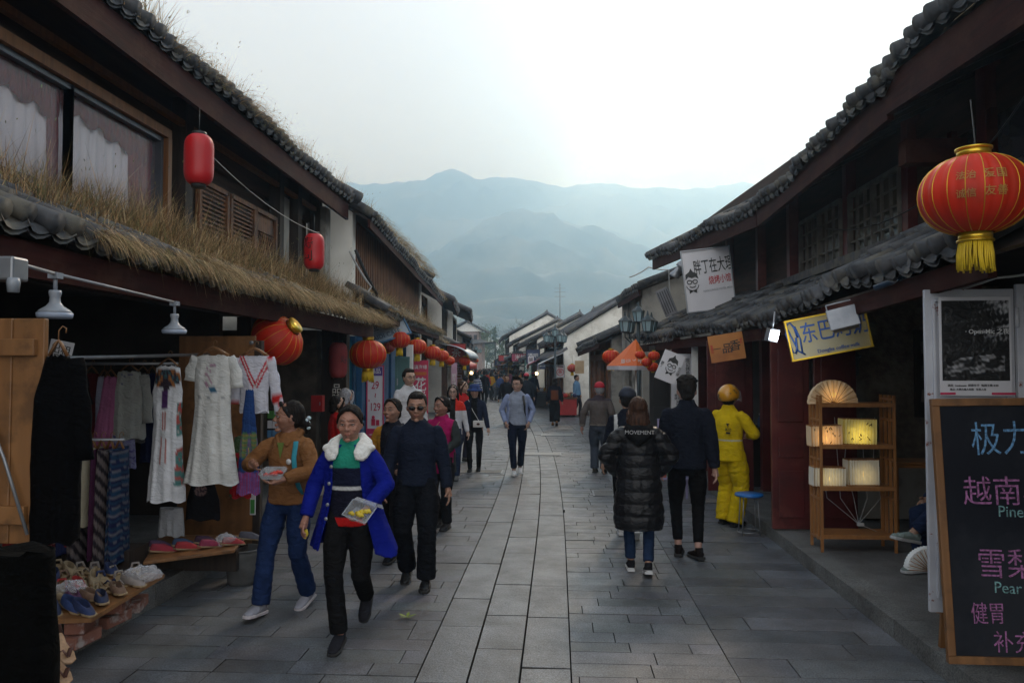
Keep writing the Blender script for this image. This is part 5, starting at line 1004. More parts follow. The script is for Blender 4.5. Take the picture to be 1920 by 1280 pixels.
M_leather = mat('shoe_leather', (.015, .014, .014), (.025, .022, .02), 8, .28, .1); M_rubw = mat('rubber_white', (.6, .6, .6), (.5, .5, .5), 8, .6, .1)
def V3(*a): return Vector(a)
def ik(a, b, l1, l2, pole):
    """joint between a and b for two bones, bent towards pole"""
    d = b - a; L_ = d.length
    if L_ > (l1 + l2) * .999: b = a + d.normalized() * (l1 + l2) * .999; d = b - a; L_ = d.length
    u = d / L_; x = (l1 * l1 - l2 * l2 + L_ * L_) / (2 * L_); h = math.sqrt(max(l1 * l1 - x * x, 0)); p = (pole - u * pole.dot(u)).normalized()
    return a + u * x + p * h, b
def person(name_label, px, py, H=1.65, face=0., legs=None, arms=None, lean=0., head=(0, 0), build=1., skin=(.33, .19, .13), top=None, trousers=None, shoes=None, hair='short', hairm=None,
           vox=.009, d=None, extras=None, z0=0., fem=False, group='people walking in the street', detail=True, pos=None):
    """face: degrees turned from looking at the camera (0) counter-clockwise seen from above; wrists and ankles given in body frame (x to the person's left, -y ahead)"""
    s = H / 1.7; c = pos or (on_z(px, py, z0) if d is None else V3(on_y(px, py, d).x, d, z0))
    E_ = empty('person', c, name_label, 'person', group, R(face))
    bd = build; legs = legs or [((.1, 0, .08), 0), ((-.1, 0, .08), 0)]; arms = arms or [((.27, -.04, .84),), ((-.27, -.04, .84),)]
    lz = lambda z: -lean * max(0, z - .9)
    sw = .148 if fem else .168
    hips = [V3(.088 * bd, 0, .89), V3(-.088 * bd, 0, .89)]; sh = [V3(sw * bd ** .5, lz(1.36), 1.365), V3(-sw * bd ** .5, lz(1.36), 1.365)]
    LG = []; AR = []
    for i in (0, 1):
        an = V3(*legs[i][0]); k, an = ik(hips[i], an, .42, .41, V3(.12 * (1 - 2 * i), -1, 0)); LG.append((hips[i], k, an, legs[i][1] if len(legs[i]) > 1 else 0, legs[i][2] if len(legs[i]) > 2 else 0))
        wr = V3(*arms[i][0]); pole = V3(*arms[i][1]) if len(arms[i]) > 1 and arms[i][1] else V3(.35 * (1 - 2 * i), 1, -.2); e_, wr = ik(sh[i], wr, .275, .245, pole); AR.append((sh[i], e_, wr, arms[i][2] if len(arms[i]) > 2 else None))
    hy, hp = R(head[0]), R(head[1]); HC = V3(0, lz(1.56) - .015, 1.568); HM = Euler((-hp, 0, hy)).to_matrix()
    # ---- body: one skin
    b = MB()
    def tors(secs, mb): mb.ring([V3(0, y + lz(z), z) for z, rx, ry, y in secs], [(rx, ry) for z, rx, ry, y in secs], 20)
    tors([(.8, .1, .085, 0), (.9, .14 * bd, .1 * bd, 0), (1.05, .115 * bd, .09 * bd, 0), (1.25, .135 * bd, .1 * bd, 0), (1.34, .12, .08, .0), (1.4, .075, .06, .0), (1.45, .058, .06, .005), (1.53, .05, .056, -.005)], b)
    for h_, k, an, pt, yw in LG:
        b.ring([h_, (h_ + k) / 2, k, k.lerp(an, .35), an], [.078 * bd, .066 * bd, .05, .046, .032], 12); b.ball(k, .05)
        b.ball(an, .034)
    for j, (a, e_, w, hd) in enumerate(AR):
        b.ring([a, (a + e_) / 2, e_], [.038, .038, .033], 10); b.ball(a + V3(0, 0, -.015), .039); b.ball(e_, .035); b.ring([e_, e_.lerp(w, .35), w], [.034, .034, .024], 10)
        # hand: palm, four curled fingers, thumb from the side of the palm
        fd = (w - e_).normalized(); sgn = 1 - 2 * j
        if hd: nrm = V3(*hd)
        else: nrm = V3(-sgn, .0, 0)   # palm faces the thigh
        nrm = (nrm - fd * nrm.dot(fd)).normalized(); sd = fd.cross(nrm) * sgn  # towards the thumb
        if sd.y > 0 and not hd: sd = -sd
        pc = w + fd * .045; b.ring([w - fd * .01, w + fd * .03, w + fd * .085], [(.021, .021), (.028, .028), (.03, .03)], 10)
        PM = Matrix((sd, nrm, fd)).transposed(); b.ball(pc + fd * .005, (.041, .017, .05), 12, 8, PM)
        curl = .55 if not hd else .8
        for q_, (off, ln) in enumerate(((.031, .068), (.0105, .078), (-.0105, .072), (-.031, .056))):
            r0 = w + fd * .085 + sd * off; dd = (fd + nrm * .15).normalized(); pts = [r0 - fd * .02, r0]
            for seg in range(3): pts.append(pts[-1] + dd * (ln * (.42, .32, .26)[seg])); dd = (dd + nrm * curl * (.8 + .12 * q_)).normalized()
            b.ring(pts, [.0095, .0095, .009, .0083, .0066], 8); b.ball(pts[-1], .0066, 8, 6)
        r0 = w + fd * .03 + sd * .032; dd = (fd * .7 + sd * .75 + nrm * .35).normalized(); pts = [r0 - sd * .01, r0]
        for seg in range(2): pts.append(pts[-1] + dd * .034); dd = (dd + fd * .35 + nrm * .4).normalized()
        b.ring(pts, [.012, .0115, .0105, .008], 8); b.ball(pts[-1], .008, 8, 6)
    # head
    HS = 1.1
    def hx(x, y, z): return HC + HM @ (V3(x, y, z) * HS)
    hb = MB(); P3 = []
    for i in range(1, 26):
        t = math.pi * i / 26; row = []
        for k in range(32):
            a = 6.2832 * k / 32; x = math.sin(t) * math.cos(a); y = math.sin(t) * math.sin(a); z = math.cos(t)
            fr = max(0, -y); lo = max(0, -z); up = max(0, z)
            X = .076 * x * (1 - .36 * lo ** 1.6) * (1 + .04 * math.exp(-((z + .15) / .25) ** 2) * (abs(x) > .3)); Y = .094 * y * (1 - (.42 if y > 0 else .12) * lo ** 1.5) + (.012 * up * (1 if y > 0 else .3)); Z = .118 * z - .004
            if y < 0: Y += .010 * max(0, abs(y) - .75) + .010 * math.exp(-((z + .02) / .12) ** 2) * math.exp(-((abs(x) - .38) / .2) ** 2) * 1.2   # eye sockets
            row.append(hx(X, Y, Z))
        P3.append(row)
    hb.grid(P3, True, True); n_ = len(hb.v); hb.f.append(tuple(range(32))[::-1]); hb.f.append(tuple(range(n_ - 32, n_))); hb.mi += [0, 0]; hb.sm += [True, True]; b.add(hb.v, hb.f, True)
    b.ring([hx(0, -.086, .014), hx(0, -.098, -.01), hx(0, -.108, -.028), hx(0, -.098, -.037)], [.008, .0095, .0125, .008], 8); b.ball(hx(0, -.104, -.029), (.014, .011, .009))
    for sx in (-1, 1):
        b.ball(hx(sx * .013, -.098, -.032), .0075, 8, 6); b.ring([hx(sx * .008, -.092, .026), hx(sx * .03, -.089, .031), hx(sx * .05, -.074, .024)], [.007, .008, .006], 8)
        b.ball(hx(sx * .078, .006, -.008), (.009, .017, .031), 10, 8, HM @ Euler((R(-10), 0, R(sx * 20))).to_matrix()); b.ball(hx(sx * .044, -.064, -.026), (.021, .018, .022), 10, 8)
        b.ring([hx(sx * .016, -.092, .008), hx(sx * .033, -.088, .0095), hx(sx * .048, -.078, .006)], [.004, .0055, .004], 6)
    b.ring([hx(-.022, -.083, -.063), hx(-.009, -.093, -.0575), hx(0, -.094, -.059), hx(.009, -.093, -.0575), hx(.022, -.083, -.063)], [.003, .006, .006, .006, .003], 8)
    b.ring([hx(-.019, -.083, -.067), hx(0, -.091, -.0685), hx(.019, -.083, -.067)], [.003, .0075, .003], 8); b.ball(hx(0, -.076, -.1), (.024, .018, .016))
    b.v = [tuple(Vector(v) * s) for v in b.v]
    me = remesh(b, min(vox, .006) * s if detail else vox * 1.3, 1, .4); P = vco(me).astype(float) / s
    HMi = np.array(HM.transposed()); Q = (P - np.array(HC)) @ HMi.T / HS; C = np.tile(np.array(skin, float), (len(P), 1))
    def g(cx_, cy_, cz_, rx, rz, q=Q, a=1.): return a * np.exp(-((np.abs(q[:, 0]) - cx_) / rx) ** 2 - ((q[:, 2] - cz_) / rz) ** 2) * (q[:, 1] < -.05)
    def tint(w, col): C[:] = C * (1 - w[:, None]) + np.array(col) * w[:, None]
    sk = np.array(skin)
    tint(np.clip(g(0, 0, -.063, .021, .0075) * 1.2, 0, .8), sk * (1.0, .62, .62)); tint(np.clip(g(.032, 0, .031, .017, .0045) * 1.3, 0, .85), (.03, .022, .02)); tint(g(.045, 0, -.03, .02, .02, a=.25), sk * (1.15, .8, .75)); tint(np.clip(g(.032, 0, .0075, .016, .0028) * 1.4, 0, .8), (.03, .02, .018)); tint(g(0, 0, -.0635, .022, .0018, a=.7), (.08, .03, .03)); tint(g(.008, 0, -.037, .004, .003, a=.6), (.05, .02, .02))
    setcol(me, C); me.materials.append(M_skin); bo = link('body', me, E_)
    if detail:
        for sx in (-1, 1):
            q_ = MB(); q_.ball([a * s for a in hx(sx * .032, -.0822, .001)], (.0115 * s, .0075 * s, .0042 * s), 12, 8, HM); q_.m = 1; q_.ball([a * s for a in hx(sx * .032, -.0868, .001)], (.0052 * s, .0042 * s, .0046 * s), 10, 8, HM); q_.build('eye', [M_eyew, M_eyeb], E_, False)
    # ---- hair
    hm_ = hairm or M_hair
    if hair:
        q_ = MB(); q_.ball(hx(0, .028, .034), (.09, .1, .104), 20, 14, HM)
        if hair in ('short', 'quiff'):
            q_.ball(hx(0, .03, .0), (.083, .085, .095), 16, 12, HM); q_.ball(hx(0, -.04, .088), (.064, .046, .032), 14, 10, HM)
            for sx in (-1, 1): q_.ball(hx(sx * .073, -.005, .03), (.011, .03, .035), 10, 8, HM)
            if hair == 'quiff':
                for k in range(9): q_.ring([hx(-.05 + .0125 * k, -.03, .1), hx(-.05 + .0125 * k, -.065, .128 + .008 * math.sin(k * 2)), hx(-.045 + .0125 * k, -.085, .118)], [.018, .013, .006], 6)
        if hair == 'mop':
            q_.ball(hx(0, .02, .04), (.095, .108, .1), 18, 12, HM)
            for k in range(40): a = k * 2.4; rr = .02 + .06 * k / 40; q_.ball(hx(rr * math.cos(a), .02 + rr * math.sin(a), .128 - .05 * (k / 40) ** 2 + .004 * math.sin(k * 3)), (.024, .024, .016), 8, 6)
            q_.ball(hx(0, .06, -.03), (.07, .045, .06), 14, 10, HM)
        if hair in ('bun', 'tied', 'pony'):
            q_.ball(hx(0, .035, .0), (.082, .082, .095), 16, 12, HM); q_.ball(hx(0, .105, -.03), (.045, .04, .045), 12, 10)
            for sx in (-1, 1): q_.ring([hx(0, -.066, .106), hx(sx * .035, -.064, .093), hx(sx * .064, -.046, .06), hx(sx * .08, -.012, .012), hx(sx * .073, .04, -.02)], [.016, .014, .012, .013, .014], 8)
            if hair == 'tied': q_.ring([hx(0, .11, -.02), hx(.01, .15, -.06), hx(0, .14, -.12)], [.03, .032, .01], 8)
        if hair in ('long', 'bob'):
            L2 = .3 if hair == 'long' else .13
            q_.ball(hx(0, .03, .0), (.088, .088, .11), 18, 12, HM)
            q_.ring([hx(0, .05, .02), hx(0, .07, -.08), V3(0, HC.y + .085, HC.z - L2 * .7), V3(0, HC.y + .08, HC.z - L2)], [(.085, .05), (.095, .055), (.1, .045), (.05, .02)], 16)
            for sx in (-1, 1): q_.ring([hx(sx * .004, -.078, .1), hx(sx * .045, -.078, .07), hx(sx * .07, -.058, .035), hx(sx * .084, -.035, -.02), hx(sx * .085, -.0, -.09), V3(sx * .085, HC.y - .02, HC.z - L2 * .95)], [.012, .013, .014, .02, .026, .012], 8)
        q_.v = [tuple(Vector(v) * s) for v in q_.v]; me = remesh(q_, .0075, 2); P = vco(me).astype(float); vset(me, P + vnor(me) * (wob(P, 150, 4, 5, np.array([1, 1, .2])) * .004 + wob(P, 45, 9, 4) * .004)[:, None]); me.materials.append(hm_); link('hair', me, E_)
    # ---- clothing helpers, all in 1.7 m units
    def finish(mb, nm, col, m, fold=.006, ff=26, seed=1, dirs=(1, 1, .6), voxel=None, cut=None, post=None, t_sm=7):
        mb.v = [tuple(Vector(v) * s) for v in mb.v]; me = remesh(mb, voxel or vox, t_sm); P = vco(me).astype(float); nn = vnor(me)
        f = wob(P, ff, seed, 6, np.array(dirs)); f2 = wob(P, ff * 2.3, seed + 5, 5, np.array(dirs)); P2 = P + nn * ((1 - np.abs(f)) * fold * 1.3 - fold * .6 + f2 * fold * .3)[:, None]
        if post is not None: P2 = post(P2 / s, nn) * s
        vset(me, P2); c_ = col(P / s) if callable(col) else np.tile(np.array(col, float), (len(P), 1)); setcol(me, c_); me.materials.append(m); return link(nm, me, E_)
    F_ = dict(E=E_, s=s, hx=hx, HM=HM, HC=HC, LG=LG, AR=AR, finish=finish, lz=lz, sh=sh, hips=hips, bd=bd, sw=sw, tors=tors)
    if trousers:
        t = dict(r=(.1, .078, .068, .062), col=(.01, .01, .012), m=M_cloth, end=.06, fold=.006, hip=1.0); t.update(trousers); q_ = MB()
        tors([(.78, .1, .09, 0), (.84, .142 * bd * t['hip'], .108 * bd, .004), (.91, .142 * bd * t['hip'], .106 * bd, .004), (1.0, .118 * bd, .09 * bd, 0)], q_)
        for h_, k, an, pt, yw in LG:
            e_ = an + (k - an).normalized() * (t['end'] - .06); r = t['r']; q_.ring([h_ + V3(0, 0, .03), (h_ + k) / 2, k, k.lerp(e_, .5), e_ + V3(0, 0, 0)], [(r[0] * bd * .66, r[0] * bd * .95), (r[1] * bd * 1.08, r[1] * bd * 1.1), r[2], (r[2] + r[3]) / 2, r[3]], 16)
        finish(q_, 'trousers', t['col'], t['m'], t['fold'], 30, 3, (.5, .5, 1))
    if top:
        t = dict(secs=None, sl=(.062, .052, .046, .04), slen=1., col=(.02, .02, .03), m=M_cloth, hem=.86, fl=1., fold=.009, collar=0, post=None, nm='jacket', seed=2, ff=24, dirs=(1, 1, .8), neck=.068); t.update(top); q_ = MB(); hz_ = t['hem']; fl = t['fl']
        secs = t['secs'] or [(hz_, .168 * bd * fl, .13 * bd * fl, .0), (.95 if hz_ < .93 else hz_ + .03, .158 * bd * (fl + 1) / 2, .12 * bd * (fl + 1) / 2, 0), (1.08, .15 * bd, .117 * bd, -.002), (1.24, .165 * bd, .125 * bd, -.004), (1.32, .168 * bd ** .5, .112, -.002), (1.365, .165 * bd ** .5, .092, .002), (1.395, .14, .082, .004), (1.42, .1, .076, .004), (1.447, t['neck'] + .01, t['neck'], .004), (1.46 + t['collar'], t['neck'], t['neck'] * .95, .0)]
        tors(secs, q_); sl = t['sl']
        for a, e_, w, hd in AR:
            q_.ball(a + V3(0, 0, -.02), (sl[0] * .84, sl[0] * .88, sl[0] * .8), 12, 10); q_.ball(e_, sl[1] * 1.0, 12, 8); we = e_.lerp(w, t['slen'])
            if t['slen'] > 0: q_.ring([a + V3(0, 0, -.02), a.lerp(e_, .3), e_], [sl[0] * .8, sl[0] * .96, sl[1]], 14); q_.ring([e_, e_.lerp(we, .5), we], [sl[1], sl[2], sl[3]], 14)
        finish(q_, t['nm'], t['col'], t['m'], t['fold'], t['ff'], t['seed'], t['dirs'], post=t['post'])
    if shoes:
        t = dict(col=(.02, .02, .02), sole=(.02, .02, .02), m=M_cloth, sm=None, h=.0, low=False); t.update(shoes)
        for i, (h_, k, an, pt, yw) in enumerate(LG):
            A_ = Euler((R(pt), 0, R(yw))).to_matrix(); o_ = an * s; L3 = lambda x, y, z: o_ + A_ @ (V3(x, y, z) * s); q_ = MB()
            q_.ring([L3(0, .062, -.035), L3(0, .03, -.028), L3(0, -.05, -.034), L3(0, -.12, -.045), L3(0, -.172, -.052)], [(.03, .034), (.036, .044), (.042, .034), (.045, .026), (.026, .016)], 12); q_.ball(L3(0, -.155, -.05), (.038 * s, .04 * s, .02 * s), 12, 8, A_)
            if not t['low']: q_.ring([L3(0, .02, -.01), L3(0, .015, .025)], [.04 * s, .036 * s], 12)
            me = remesh(q_, .006, 2); P = vco(me); z_ = (P - np.array(o_)) @ np.array(A_); me.materials.append(t['m']); cc = np.tile(np.array(t['col'], float), (len(P), 1)); 
            if 'strip' in t: cc[(np.abs(z_[:, 2] / s + .045) < .006)] = t['strip']
            setcol(me, cc); so_ = link('shoe', me, E_)
            q_ = MB(); prof = [(-.036, .07), (.036, .07), (.042, .02), (.044, -.08), (.05, -.13), (.034, -.185), (0, -.197), (-.034, -.185), (-.05, -.13), (-.044, -.08), (-.042, .02)]
            q_.prism([L3(x, y, -.08) for x, y in prof], A_ @ V3(0, 0, .026 * s)); me = q_.mesh('sole', t['sm'] or mat('sole_' + '_'.join('%02d' % int(v * 99) for v in t['sole']), t['sole'], None, 5, .7, .1)); so2 = link('sole', me, so_); so2.modifiers.new('b', 'BEVEL').width = .005
    if extras: extras(F_)
    return E_
def walk(a=.22, up=.07, flip=1, w=.07):
    """ankles of a walking pose: front foot flat on the ground, the rear foot rising onto its toe"""
    f = ((.0, 0, 0), 0); L_ = ((w, -a * .9, .085), 12 * 1 if 0 else 0); B = ((-w, a, .085 + up), -0 + 38)
    return [L_, B] if flip > 0 else [((w, a, .085 + up), 38), ((-w, -a * .9, .085), 0)]
def cap_shape(F, col_m, visor=True, dome=.105, nm='cap', vis_dir=1):
    hx, HM, s = F['hx'], F['HM'], F['s']; q = MB(); P3 = []
    for i in range(9):
        t = math.pi / 2 * i / 8; P3.append([[v * s for v in hx(.092 * math.cos(t) * math.cos(a), .012 + .11 * math.cos(t) * math.sin(a), .035 + dome * math.sin(t))] for a in [6.2832 * k / 24 for k in range(24)]])
    q.grid(P3[:-1] + [P3[-1]], True, True)
    if visor:
        for sg in (0, 1): q.grid([[[v * s for v in hx(.075 * math.sin(u) * (1 - .15 * r_), -.085 - .07 * r_ * math.cos(u) - .01 * sg, .045 - .012 * r_ - .004 * sg)] for u in [-1.3 + 2.6 * k / 12 for k in range(13)]] for r_ in (0, .5, 1)])
    return q.build(nm, col_m, F['E'], False, solid=.006 * s)
def glasses(F, dark=False):
    hx, s, HM = F['hx'], F['s'], F['HM']; q = MB(); m = M_leather; S_ = lambda v: v * s
    for sx in (-1, 1):
        if dark: q.ball(S_(hx(sx * .034, -.094, -.001)), (.029 * s, .007 * s, .021 * s), 14, 10, HM)
        else: q.ring([S_(hx(sx * .034 + .024 * math.cos(a), -.099, .0 + .017 * math.sin(a))) for a in [6.2832 * k / 16 for k in range(17)]], .0022 * s, 5)
        q.ring([S_(hx(sx * .06, -.09, .006)), S_(hx(sx * .079, -.05, .006)), S_(hx(sx * .082, .01, .002))], .003 * s, 5)
    q.ring([S_(hx(-.012, -.1, .004)), S_(hx(.012, -.1, .004))], .0025 * s, 5); return q.build('sunglasses' if dark else 'glasses', mat('glasses_dark', (.008, .007, .007), None, 5, .2, 0, spec=.3) if dark else m, F['E'], False)
def bands(spec, base):
    """colour by height: spec = [(z_from, z_to, colour)]"""
    def f(P):
        C = np.tile(np.array(base, float), (len(P), 1))
        for a, b_, c_ in spec: C[(P[:, 2] >= a) & (P[:, 2] < b_)] = c_
        return C
    return f
BL = (.012, .012, .014)
# ---- 1 woman in blue coat with fruit box
def ex_blue(F):
    s, E_, AR, lz, finish = F['s'], F['E'], F['AR'], F['lz'], F['finish']
    # open coat: a wrapped shell around the torso with a gap in front, plus sleeves
    q = MB(); prof = [(1.42, .1, .08), (1.39, .15, .095), (1.33, .178, .12), (1.22, .19, .14), (1.08, .19, .145), (.95, .215, .165), (.8, .26, .2), (.66, .3, .235)]
    P3 = []
    for i, (z, rx, ry) in enumerate(prof):
        g0 = .42 + .05 * i; row = []; t_ = i / 7
        for k in range(49):
            u = k / 48; a = -math.pi / 2 + g0 + (2 * math.pi - 2 * g0) * u; fl = 1 + (.05 * math.sin(a * 6 + i * .3) + .03 * math.sin(a * 11)) * t_ * 1.3 + (.26 * t_ ** 3 * math.exp(-((u - .08) / .09) ** 2))
            row.append(V3(rx * fl * math.cos(a), ry * fl * math.sin(a) + lz(z) + .05 * t_ ** 2 * 1, z - (.05 * math.exp(-((u - .07) / .06) ** 2) * t_ ** 3)))
        P3.append(row)
    fine = []
    for i in range(len(P3) - 1):
        for j in range(5): fine.append([P3[i][k].lerp(P3[i + 1][k], j / 5) for k in range(49)])
    fine.append(P3[-1]); inner = [[p + V3(-p.x, -(p.y), 0).normalized() * .014 for p in r_] for r_ in fine]
    n = 49; vs = [p for r_ in fine for p in r_] + [p for r_ in inner for p in r_]; off = len(fine) * n; fs = []
    for i in range(len(fine) - 1):
        for k in range(n - 1): fs.append((i * n + k, (i + 1) * n + k, (i + 1) * n + k + 1, i * n + k + 1)); fs.append((off + i * n + k, off + i * n + k + 1, off + (i + 1) * n + k + 1, off + (i + 1) * n + k))
        for k in (0, n - 1): a_, b_ = i * n + k, (i + 1) * n + k; fs.append((a_, off + a_, off + b_, b_) if k == 0 else (a_, b_, off + b_, off + a_))
    for k in range(n - 1):
        for i in (0, len(fine) - 1): a_, b_ = i * n + k, i * n + k + 1; fs.append((a_, b_, off + b_, off + a_) if i == 0 else (a_, off + a_, off + b_, b_))
    q.add(vs, fs, True)
    for a, e_, w, hd in AR: q.ball(a + V3(0, 0, -.02), (.054, .056, .052), 12, 10); q.ring([a + V3(0, 0, -.02), a.lerp(e_, .35), e_], [.053, .061, .057], 14); q.ball(e_, .06, 12, 8); q.ring([e_, e_.lerp(w, .5), e_.lerp(w, .97)], [.06, .055, .05], 14)
    finish(q, 'coat', (.006, .012, .19), M_cloth, .004, 22, 4, voxel=.0085)
    q = MB()   # fur collar: a fat roll round the neck spreading over the shoulders
    for sx in (-1, 1): q.ring([V3(0, .085, 1.45), V3(sx * .07, .06, 1.46), V3(sx * .115, -.005, 1.435), V3(sx * .12, -.075, 1.40), V3(sx * .105, -.125, 1.35), V3(sx * .10, -.14, 1.315)], [(.03, .035), (.035, .04), (.05, .032), (.062, .03), (.055, .026), (.03, .018)], 14); q.ball(V3(sx * .15, -.05, 1.395), (.045, .055, .03), 12, 8)
    q.v = [tuple(Vector(v) * s) for v in q.v]; me = remesh(q, .007, 2); P = vco(me).astype(float); vset(me, P + vnor(me) * (wob(P, 220, 4, 6) * .003)[:, None]); me.materials.append(M_fur); link('fur_collar', me, E_)
    for z, x in ((1.27, -.1), (1.15, -.115), (1.0, -.125), (.9, -.135)):
        q = MB(); q.ball(V3(x, -.15 + .0, z) * s, (.013, .006, .013), 12, 8); q.build('button', M_metalgrey, E_, False)
    # clear box with pineapple in her left hand, a piece in the right
    w = AR[0][2]; B = empty('fruit_box', (0, 0, 0), 'open clear plastic box of yellow pineapple held by the woman in blue', 'food box')
    W_ = E_.matrix_basis if False else Matrix.Translation(E_.location) @ Matrix.Rotation(E_.rotation_euler.z, 4, 'Z'); B.location = W_ @ (V3(w.x - .02, w.y - .11, w.z - .03) * s); B.rotation_euler = (R(38), R(14), R(-15))
    fruit_box(B, (.62, .45, .03))
    w = AR[1][2]; B = empty('fruit_piece', W_ @ (V3(w.x + .005, w.y - .02, w.z - .115) * s), 'yellow pineapple piece in the right hand of the woman in blue', 'food', None, 0); q = MB(); q.ring([(0, 0, .03), (.008, -.01, 0), (.0, -.02, -.03)], [.012, .017, .009], 8); q.build('flesh', mat('pineapple', (.65, .5, .03), (.5, .36, .02), 40, .5, .3), B, False)
M_clear = mat('clear_plastic', (.75, .78, .82), None, 5, .1, 0, alpha=.2, spec=1.)
def fruit_box(B, col):
    q = MB(); w, d, h = .085, .065, .045; P3 = [[(sx * w * k, sy * d * k, z) for sx, sy in ((-1, -1), (1, -1), (1, 1), (-1, 1))] for k, z in ((.8, 0), (1, h), (1.08, h), (1.08, h + .004))]; q.grid(P3, False, True); q.f.append((3, 2, 1, 0)); q.mi.append(0); q.sm.append(False); q.build('tray', M_clear, B, False, solid=.0015)
    q = MB(); P3 = [[(sx * w * k, sy * d * k, z) for sx, sy in ((-1, -1), (1, -1), (1, 1), (-1, 1))] for k, z in ((1, 0), (.85, .02), (.8, .022))]; q.grid(P3, False, True); q.f.append((8, 9, 10, 11)); q.mi.append(0); q.sm.append(False); MM = Matrix.Translation((0, d * 1.05, h + .005)) @ Matrix.Rotation(R(-55), 4, 'X') @ Matrix.Translation((0, d, 0)); q.v = [tuple(MM @ Vector(v)) for v in q.v]; q.build('lid', M_clear, B, False, solid=.0015)
    r = random.Random(2)
    for k in range(7): q = MB(); c_ = V3(r.uniform(-.05, .05), r.uniform(-.035, .035), .022 + .004 * (k % 3)); q.ring([c_ + V3(-.02, 0, 0), c_ + V3(.0, .004, .006), c_ + V3(.02, 0, 0)], [.009, .015, .008], 8); q.build('fruit', mat('fruit_%d' % int(col[0] * 100 + col[1] * 10), col, tuple(x * .7 for x in col), 40, .4, .3), B, False)
person('woman in bright blue coat with white fur collar holding a box of fruit', 655, 1212, 1.63, face=0, d=5.35, legs=[((.045, .30, .24), 48), ((-.03, -.16, .1), 8)], arms=[((.19, -.26, 1.0), (.9, .5, -.2), (-.6, -.2, .8)), ((-.30, -.09, .9), (-.6, 1, 0), (.8, .4, 0))], lean=.02, head=(4, -2), fem=True, build=1.02, skin=(.34, .17, .12), hair='bun', vox=.0085,
       top=dict(nm='sweater', hem=.84, fl=.98, sl=(.05, .045, .035, .03), slen=.6, col=bands([(1.26, 1.5, (.02, .22, .15)), (1.12, 1.26, (.01, .012, .03)), (1.10, 1.125, (.5, .5, .5)), (.9, 1.10, (.01, .01, .02)), (.5, .905, (.4, .012, .012))], (.01, .012, .03)), fold=.004),
       trousers=dict(col=(.008, .008, .009), r=(.1, .08, .066, .062), end=.07, fold=.005), shoes=dict(col=(.02, .02, .025), low=True, m=M_cloth), extras=ex_blue)
# ---- 2 woman in tan hoodie, face in profile
def ex_tan(F):
    s, E_, AR = F['s'], F['E'], F['AR']; hx = F['hx']
    q = MB(); q.ring([V3(-.07, .06, 1.44), V3(0, .115, 1.43), V3(.07, .06, 1.44), V3(.095, -.03, 1.41), V3(.03, -.115, 1.34)], [.03, .045, .03, .026, .016], 12); q.ring([V3(-.07, .06, 1.44), V3(-.095, -.03, 1.41), V3(-.03, -.115, 1.34)], [.03, .026, .016], 12); F['finish'](q, 'hood', (.21, .095, .038), M_cloth, .003)
    q = MB(); q.prism([V3(-.03, -.135, 1.37) * s, V3(.03, -.135, 1.37) * s, V3(.0, -.142, 1.24) * s], (0, .006, 0)); q.build('shirt_neck', mat('olive_knit', (.12, .17, .03), None, 9, .9, .2), E_, False)
    q = MB(); q.ring([V3(.12, -.1, 1.38) * s, V3(.128, -.145, 1.25) * s, V3(.135, -.135, 1.1) * s, V3(.15, -.06, .95) * s], [(.022, .005)] * 4, 8); q.build('bag_strap', mat('strap_teal', (.03, .28, .36), None, 9, .8, .2), E_, False)
    q = MB()
    for k in range(5): q.ball(hx(.0 + .02 * math.sin(k * 2), .135 + .012 * math.cos(k * 3), -.0 - .018 * k) * s, (.022, .014, .016), 8, 6)
    q.build('scrunchie', mat('satin_aqua', (.3, .5, .52), (.5, .55, .6), 20, .3, .2), E_, False)
    q = MB(); q.lathe([(.001, 0), (.022, .002), (.022, .006), (.001, .008)], V3(.085, -.147, 1.22) * s, 14, M=Euler((R(90), 0, 0)).to_matrix()); q.build('badge', M_inkw, E_, False)
    W_ = Matrix.Translation(E_.location) @ Matrix.Rotation(E_.rotation_euler.z, 4, 'Z'); B = empty('fruit_box', W_ @ (V3(.06, -.33, 1.12) * s), 'clear plastic box with red fruit held by the woman in tan', 'food box'); B.rotation_euler = (R(12), 0, R(5)); fruit_box(B, (.6, .05, .03))
    w = AR[1][2]; B = empty('skewer', W_ @ (V3(w.x + .02, w.y - .06, w.z + .04) * s), 'thin fruit pick pinched by the woman in tan', 'pick'); q = MB(); q.ring([(0, 0, 0), (0, -.02, .1)], .0025, 6); q.build('stick', M_bam, B, False)
    for sx in (0, 1):
        a, e_, w, hd = AR[sx]; q = MB(); 
def tan_col(P):
    C = np.tile(np.array((.21, .095, .038), float), (len(P), 1)); return C
person('woman in tan hoodie and blue jeans looking aside, fruit box in hand', 540, 1142, 1.63, face=-12, d=6.0, legs=[((.1, .14, .11), 14), ((-.1, -.24, .1), -6)], arms=[((.12, -.29, 1.1), (1, .4, -.4), (0, -.1, 1)), ((-.19, -.25, 1.2), (-1, .5, -.6), (.7, -.4, .3))], head=(-52, 4), fem=True, build=1.06, skin=(.3, .15, .1), hair='tied', vox=.009,
       top=dict(nm='hoodie', hem=.87, fl=1.04, col=tan_col, sl=(.068, .06, .056, .044), fold=.009, m=M_cloth, neck=.06, slen=.93), trousers=dict(col=(.012, .026, .08), m=M_denim, r=(.1, .082, .07, .07), fold=.008), shoes=dict(col=(.3, .3, .34), sole=(.55, .5, .52)), extras=ex_tan)
